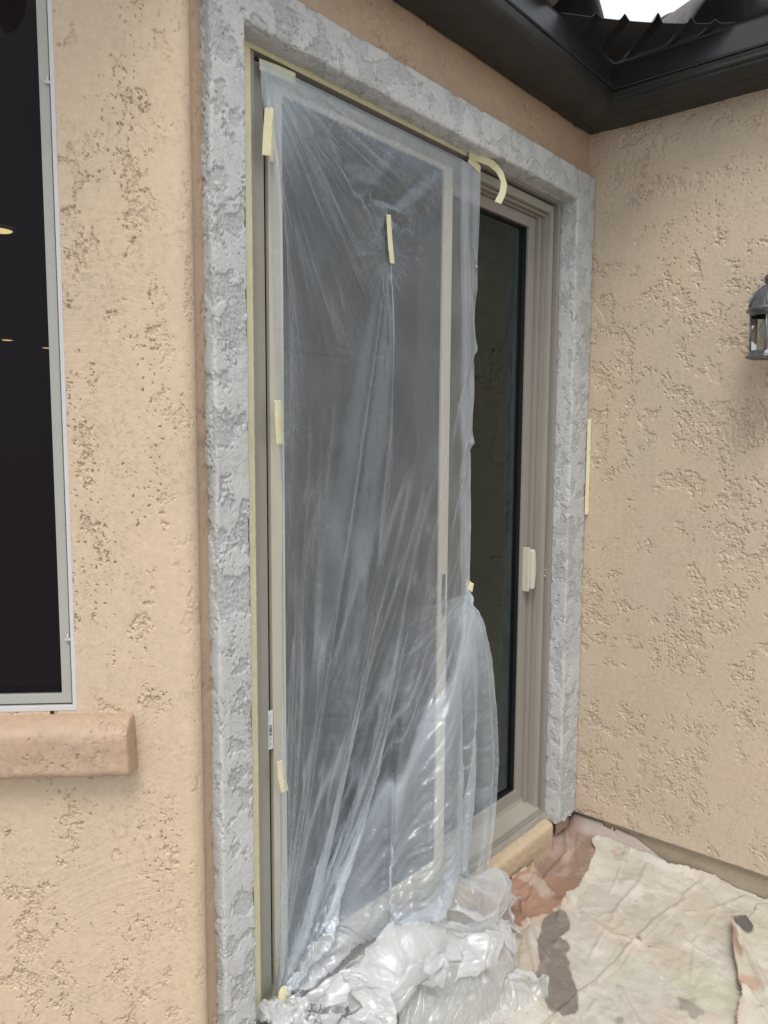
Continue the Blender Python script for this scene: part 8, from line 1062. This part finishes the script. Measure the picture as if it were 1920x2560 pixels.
h += 0.0010*fbm(uu*55, vv*40, 71, 3)*(0.4+low)
# packing creases: fine straight lines across the film
for k, (v0, sl, u0, u1) in enumerate([(0.42, .02, 0, .5), (0.62, .03, .02, .75), (0.665, -.01, .05, .5), (0.985, .0, .02, .4), (1.10, .01, .05, .3), (1.62, .04, .2, 1.1), (1.70, .03, .3, 1.2), (1.86, .02, .4, 1.3), (1.98, .03, .5, 1.3), (2.14, .0, .1, 1.2)]):
    dv = vv-(v0+sl*uu+0.004*perlin(uu*6, uu*0, k)); h += 0.0012*np.exp(-(dv/0.0030)**2)*sst(u0-.04, u0, uu)*(1-sst(u1, u1+.04, uu))
nn = normals(P); P = P+nn*h[..., None]
P[..., 1] = np.minimum(P[..., 1], 0.010)
cloudy = 0.875-0.10*low-0.42*low*np.clip(crum, 0, 1)+0.035*fbm(uu*5, vv*5, 81, 3)-0.24*lf-0.26*rb*(0.8+.5*fbm(P[..., 0]*30, P[..., 2]*.8, 52, 2))-0.16*np.exp(-(vv/0.10)**2)-0.20*np.exp(-(np.hypot(P[..., 0]+1.46, P[..., 2]-.05)/.30)**2)-.18*np.exp(-(np.hypot(P[..., 0]+1.47, P[..., 2]-2.35)/.16)**2)
cloudy -= 0.04*sst(-0.02, -0.10, P[..., 1])*(P[..., 2] < 1.05)
cloudy -= 0.17*CR[0]+0.18*CR[1]+0.40*CR[2]*(1-.7*low)*(1-.6*below)+0.16*CR[3]*(1-.6*low)+.08*CR[4]       # pleats are several layers of film
cloudy -= 0.36*np.exp(-(dl/0.012)**2)*(Z_s < 1.03)*(Z_s > .03)+below*(0.07+0.26*np.exp(-dl/0.035))+0.22*np.exp(-(np.hypot(X_s+.61, Z_s-1.0)/.20)**2)*(Z_s < 1.02)
so = np_mesh('plastic_sheet', P, M['film'], attrs={'cloud': np.clip(cloudy, .40, .93), 'warm': low})  # 'warm' carries the painted cloth-bounce tint of the heap
tag(so, 'crumpled translucent plastic sheet taped over the left half of the sliding door', 'plastic sheet', kind='thing')

# ================================================================= canvas drop cloths on the patio
def poly_sd(X, Y, poly):
    """signed distance to a polygon, negative inside"""
    d = np.full(X.shape, 1e9); ins = np.zeros(X.shape, bool); n = len(poly)
    for i in range(n):
        x0, y0 = poly[i]; x1, y1 = poly[(i+1) % n]; ex, ey = x1-x0, y1-y0
        t = np.clip(((X-x0)*ex+(Y-y0)*ey)/(ex*ex+ey*ey+1e-12), 0, 1); d = np.minimum(d, np.hypot(X-x0-t*ex, Y-y0-t*ey))
        c = ((y0 > Y) != (y1 > Y)) & (X < (x1-x0)*(Y-y0)/((y1-y0) if y1 != y0 else 1e-9)+x0); ins ^= c
    return np.where(ins, -d, d)
def line_d(X, Y, pts):
    d = np.full(X.shape, 1e9)
    for (x0, y0), (x1, y1) in zip(pts[:-1], pts[1:]):
        ex, ey = x1-x0, y1-y0; t = np.clip(((X-x0)*ex+(Y-y0)*ey)/(ex*ex+ey*ey+1e-12), 0, 1); d = np.minimum(d, np.hypot(X-x0-t*ex, Y-y0-t*ey))
    return d
def blend(c, col, a):
    return c*(1-a[..., None])+np.array(col)*a[..., None]
def canvas_grid(name, poly, label, hfun, cfun, step=0.0045, parent=None, box=None):
    x0, x1, y0, y1 = box or (min(p[0] for p in poly), max(p[0] for p in poly), min(p[1] for p in poly), max(p[1] for p in poly))
    X, Y = np.meshgrid(np.arange(x0, x1+step, step), np.arange(y0, y1+step, step))
    Xw = X+0.005*fbm(X*14, Y*14, 301, 3); Yw = Y+0.005*fbm(X*14+9, Y*14, 302, 3)
    sd_ = poly_sd(Xw, Yw, poly)
    Z = hfun(X, Y, sd_); C = np.clip(cfun(X, Y, sd_), 0, 1)
    P = np.stack([np.minimum(X, 0.171), Y, np.maximum(Z, FLOOR-.003)], -1)
    keep = (sd_[:-1, :-1] < 0) & (sd_[1:, 1:] < 0) & (sd_[1:, :-1] < 0) & (sd_[:-1, 1:] < 0)
    o = np_mesh(name, P, M['canvas'], keep=keep, attrs={'stain': C})
    m = o.modifiers.new('s', 'SOLIDIFY'); m.thickness = 0.0022; m.offset = 1
    tag(o, label, 'drop cloth', 'canvas drop cloths on the ground', 'thing'); return o
def canvas_base(X, Y, tone=(0.50, 0.465, 0.405)):
    C = np.ones(X.shape+(3,))*np.array(tone)
    C = blend(C, (0.50, 0.475, 0.36), 0.55*sst(-0.05, 0.55, fbm(X*3.2, Y*3.2, 311, 4)))
    C = blend(C, (0.52, 0.42, 0.34), 0.55*sst(0.0, 0.6, fbm(X*4+5, Y*4, 312, 4)))
    C = blend(C, (0.62, 0.585, 0.52), 0.6*sst(0.0, 0.6, fbm(X*5+9, Y*5, 316, 4)))
    C = blend(C, (0.38, 0.35, 0.29), 0.45*sst(0.20, 0.65, fbm(X*9, Y*9+3, 313, 5, .65)))
    C = blend(C, (0.36, 0.33, 0.27), 0.35*sst(0.35, 0.8, fbm(X*34, Y*34+3, 317, 3, .65)))
    C = blend(C, (0.74, 0.72, 0.67), 0.8*sst(0.86, 0.95, perlin(X*42, Y*42, 314)))
    C = blend(C, (0.16, 0.11, 0.08), 0.8*sst(0.88, 0.97, perlin(X*36+3, Y*36, 315)))
    return C
WR = 0.002
# lower, reddish cloth by the step and the corner
def h1(X, Y, s):
    z = -0.1345+0.004*fbm(X*7, Y*7, 321, 3)+0.0015*ridge(X*16, Y*16, 322, 3)
    z += 0.070*np.exp(-np.abs(0.171-X)/0.022)*sst(-0.52, -0.30, Y)*sst(0.02, -0.06, Y)
    z += 0.022*sst(-0.10, 0.05, X)*sst(-0.42, -0.16, Y)+0.012*np.exp(-(line_d(X, Y, [(-.40, -.18), (-.2, -.13), (-.02, -.12), (.1, -.05)])/0.012)**2)
    z += 0.006*np.exp(-(line_d(X, Y, [(-.12, -.24), (.02, -.14), (.12, -.10)])/0.009)**2)
    return z
def c1(X, Y, s):
    C = np.ones(X.shape+(3,))*np.array((0.275, 0.19, 0.15))
    C = blend(C, (0.43, 0.33, 0.26), sst(-0.25, 0.45, fbm(X*6, Y*14, 331, 5, .65))*0.75)
    C = blend(C, (0.30, 0.21, 0.18), 0.8*sst(0.05, 0.12, X+0.5*Y+0.05))
    C = blend(C, (0.37, 0.27, 0.24), 0.9*(1-sst(0.0, 0.05, np.hypot(X+.0, Y+.02)-.06+.03*fbm(X*20, Y*20, 4, 3))))
    C = blend(C, (0.44, 0.375, 0.335), 0.9*sst(.125, .15, X+.01*fbm(X*20, Y*20, 8, 3))*sst(-.06, -.12, Y))
    C = blend(C, (0.30, 0.18, 0.13), 0.8*(1-sst(0.0, 0.03, np.hypot((X+.26), (Y+.20))-.075+.02*fbm(X*15, Y*15, 6, 3))))
    return C
canvas_grid('drop_cloth', [(-.60, -.058), (-.062, -.058), (-.062, -.004), (.171, -.002), (.171, -.64), (-.60, -.64)], 'reddish brown stained drop cloth lying against the step and corner, under the pale one', h1, c1)
# large off-white cloth on top
edgeB = [(-.335, -.262), (-.228, -.262), (-.122, -.246), (-.02, -.222), (.05, -.200), (.075, -.172), (.105, -.160), (.135, -.170), (.142, -.25), (.146, -.34), (.152, -.44), (.160, -.52), (.171, -.62)]
mainp = [(-1.72, -.068), (-.285, -.068), (-.208, -.069), (-.247, -.139)]+edgeB+[(.171, -1.5), (-1.72, -1.5)]
seam = [(.150, -.600), (.05, -.585), (0, -.58), (-.05, -.586), (-.15, -.566), (-.236, -.556), (-.361, -.553), (-.524, -.546), (-.726, -.522), (-.95, -.50)]
seam2 = [(-.023, -.594), (-.14, -.582), (-.273, -.573), (-.411, -.566), (-.58, -.570), (-.669, -.569), (-.760, -.575)]
def h2_(X, Y, s):
    return np.maximum(h2raw(X, Y, s), h1(X, Y, s)+0.007)
def h2raw(X, Y, s):
    z = -0.128+0.009*fbm(X*4, Y*4, 341, 3)+0.0060*ridge(X*7+.3*fbm(X*5, Y*5, 3), Y*9, 342, 3)
    z += 0.0009*fbm(X*45, Y*45, 343, 3)
    def rg(pts, h, w): return h*np.exp(-(line_d(X, Y, pts)/w)**2)
    z += rg(edgeB, 0.020, 0.022)+rg(seam, 0.0085, 0.0075)+rg(seam2, 0.0045, 0.005)
    z += rg([(-.208, -.075), (-.28, -.12), (-.38, -.165), (-.45, -.17)], .012, .012)
    z += rg([(-.413, -.132), (-.453, -.167), (-.486, -.19), (-.53, -.243), (-.60, -.30), (-.66, -.40)], .013, .009)
    z += rg([(-.47, -.04), (-.44, -.09), (-.394, -.121), (-.30, -.12)], .010, .008)
    z += rg([(-.30, -.262), (-.42, -.29), (-.50, -.35), (-.56, -.355)], .010, .008)+rg([(-.56, -.25), (-.66, -.33), (-.78, -.42)], .011, .010)
    z += rg([(.12, -.30), (.0, -.33), (-.12, -.36), (-.28, -.37)], .004, .006)+rg([(-.40, -.45), (-.55, -.47), (-.70, -.62)], .004, .006)
    z += rg([(.02, -.70), (-.25, -.70), (-.45, -.76)], .004, .006)+rg([(-.2, -.60), (-.28, -.70), (-.30, -.80)], .003, .005)
    z += 0.022*sst(0.0, 0.16, X)*sst(-0.50, -0.20, Y)                 # rides up over the heap of the other cloth in the corner
    z += 0.045*np.exp(-((-.068-Y)/0.030))*sst(-.75, -.45, X)*sst(-.14, -.24, X)*(Y < 0)     # leans up against the step
    z += rg([(.10, -.40), (-.05, -.43), (-.20, -.42), (-.34, -.45)], .007, .010)+rg([(.13, -.75), (-.02, -.69), (-.10, -.62)], .007, .009)+rg([(-.62, -.60), (-.72, -.70), (-.80, -.85)], .010, .012)+rg([(-.28, -.30), (-.36, -.36), (-.40, -.47), (-.38, -.56)], .008, .010)
    z += 0.020*np.exp(-np.abs(0.171-X)/0.018)*(0.5+0.5*fbm(Y*9, Y*0, 344, 2))
    return z
rust = [(-.66, -.068), (-.208, -.066), (-.247, -.139), (-.335, -.262), (-.40, -.262), (-.434, -.245), (-.50, -.228), (-.537, -.218), (-.574, -.232), (-.64, -.262), (-.692, -.262), (-.739, -.250), (-.778, -.236), (-.70, -.15)]
gray = [(-.456, -.255), (-.401, -.263), (-.382, -.296), (-.417, -.331), (-.462, -.351), (-.526, -.346), (-.519, -.368), (-.538, -.398), (-.579, -.405), (-.639, -.449), (-.716, -.511), (-.777, -.548), (-.807, -.552), (-.833, -.526), (-.832, -.475), (-.781, -.424), (-.731, -.378), (-.665, -.356), (-.589, -.300)]
def c2_(X, Y, s):
    C = canvas_base(X, Y)
    n = 0.016*fbm(X*16, Y*16, 351, 4)
    d = poly_sd(X, Y, rust)+n
    C = blend(C, (0.47, 0.335, 0.25), 0.75*sst(0.05, -0.01, d))
    rc = np.ones_like(C)*np.array((0.34, 0.215, 0.155)); rc = blend(rc, (0.45, 0.37, 0.31), 0.8*sst(-0.1, 0.5, fbm(X*9, Y*9, 352, 4)+0.9*sst(-.42, -.22, X)*1.0-0.25))
    rc = blend(rc, (0.31, 0.165, 0.105), 0.8*np.exp(-((d+0.006)/0.006)**2))
    a = sst(0.004, -0.004, d); C = C*(1-a[..., None])+rc*a[..., None]
    d = poly_sd(X, Y, gray)+0.4*n
    gc = np.ones_like(C)*np.array((0.185, 0.155, 0.135)); gc = blend(gc, (0.27, 0.235, 0.20), sst(-.1, .6, fbm(X*20, Y*20, 353, 4, .65))*.7)
    a = sst(0.004, -0.003, d)*0.93; C = C*(1-a[..., None])+gc*a[..., None]
    # seam dirt, drips and smudges
    C = blend(C, (0.30, 0.20, 0.14), 0.55*np.exp(-(line_d(X, Y+0.004, seam)/0.0030)**2)*sst(-.2, .4, fbm(X*12, Y*12, 354, 3)))
    for (x, y, r, c, a) in ((-.56, -.79, .035, (0.22, 0.21, 0.17), .7), (-.37, -.553, .010, (0.20, 0.06, 0.05), .8), (.09, -.30, .035, (0.36, 0.31, 0.24), .6), (.10, -.26, .02, (0.50, 0.30, 0.24), .5), (-.75, -.66, .018, (0.22, 0.2, 0.17), .7), (-.22, -.50, .05, (0.40, 0.37, 0.29), .5), (-.38, -.66, .06, (0.47, 0.37, 0.30), .5), (-.45, -.80, .09, (0.46, 0.45, 0.33), .5), (-.10, -.68, .07, (0.47, 0.455, 0.35), .5), (-.66, -.25, .05, (0.42, 0.38, 0.27), .6)):
        C = blend(C, c, a*sst(0.012, -0.012, np.hypot(X-x, (Y-y)*1.2)-r+r*0.9*fbm(X*30, Y*30, int(x*100)+400, 3)))
    return C
canvas_grid('drop_cloth', mainp, 'large off-white canvas drop cloth with rust and grey stains covering the patio', h2_, c2_)
# turned-up flap of a third cloth at the right edge of the view
edgeC = [(-.070, -.800), (-.098, -.770), (-.125, -.772), (-.168, -.788), (-.264, -.822), (-.349, -.858), (-.418, -.888), (-.50, -.905), (-.60, -.93)]
def h3(X, Y, s):
    e = line_d(X, Y, edgeC)
    z = -0.112+0.030*np.exp(-(e/0.022)**2)*sst(-.55, -.12, X)+0.010*np.exp(-(e/0.03)**2)+0.006*fbm(X*9, Y*9, 361, 3)
    z += 0.014*np.exp(-(line_d(X, Y, [(-.12, -.80), (-.25, -.88), (-.36, -.95)])/0.012)**2)+0.015*np.exp(-(line_d(X, Y, [(-.40, -.90), (-.5, -1.0)])/0.014)**2)
    return z
def c3(X, Y, s):
    C = canvas_base(X+3, Y, (0.50, 0.46, 0.38)); e = line_d(X, Y, edgeC); n = .02*fbm(X*20, Y*20, 362, 3)
    C = blend(C, (0.30, 0.19, 0.13), 0.85*sst(.034, .018, e+n)*sst(-.30, -.22, X)*sst(-.12, -.15, X)*1.0)
    C = blend(C, (0.07, 0.06, 0.06), 0.9*sst(.016, .004, np.hypot(X+.085, Y+.800)-.022+n*.5))
    C = blend(C, (0.46, 0.26, 0.18), 0.7*np.exp(-((e+n*.3)/0.004)**2))
    C = blend(C, (0.45, 0.28, 0.20), 0.7*sst(.01, -.01, np.hypot(X+.36, (Y+.90)*1.5)-.04+n))
    return C
canvas_grid('drop_cloth', edgeC[::-1]+[(.10, -.80), (.165, -.86), (.165, -1.4), (-.60, -1.4)], 'rumpled brown-edged cloth flap folded up at the lower right corner', h3, c3, box=(-.62, .17, -1.4, -.74))
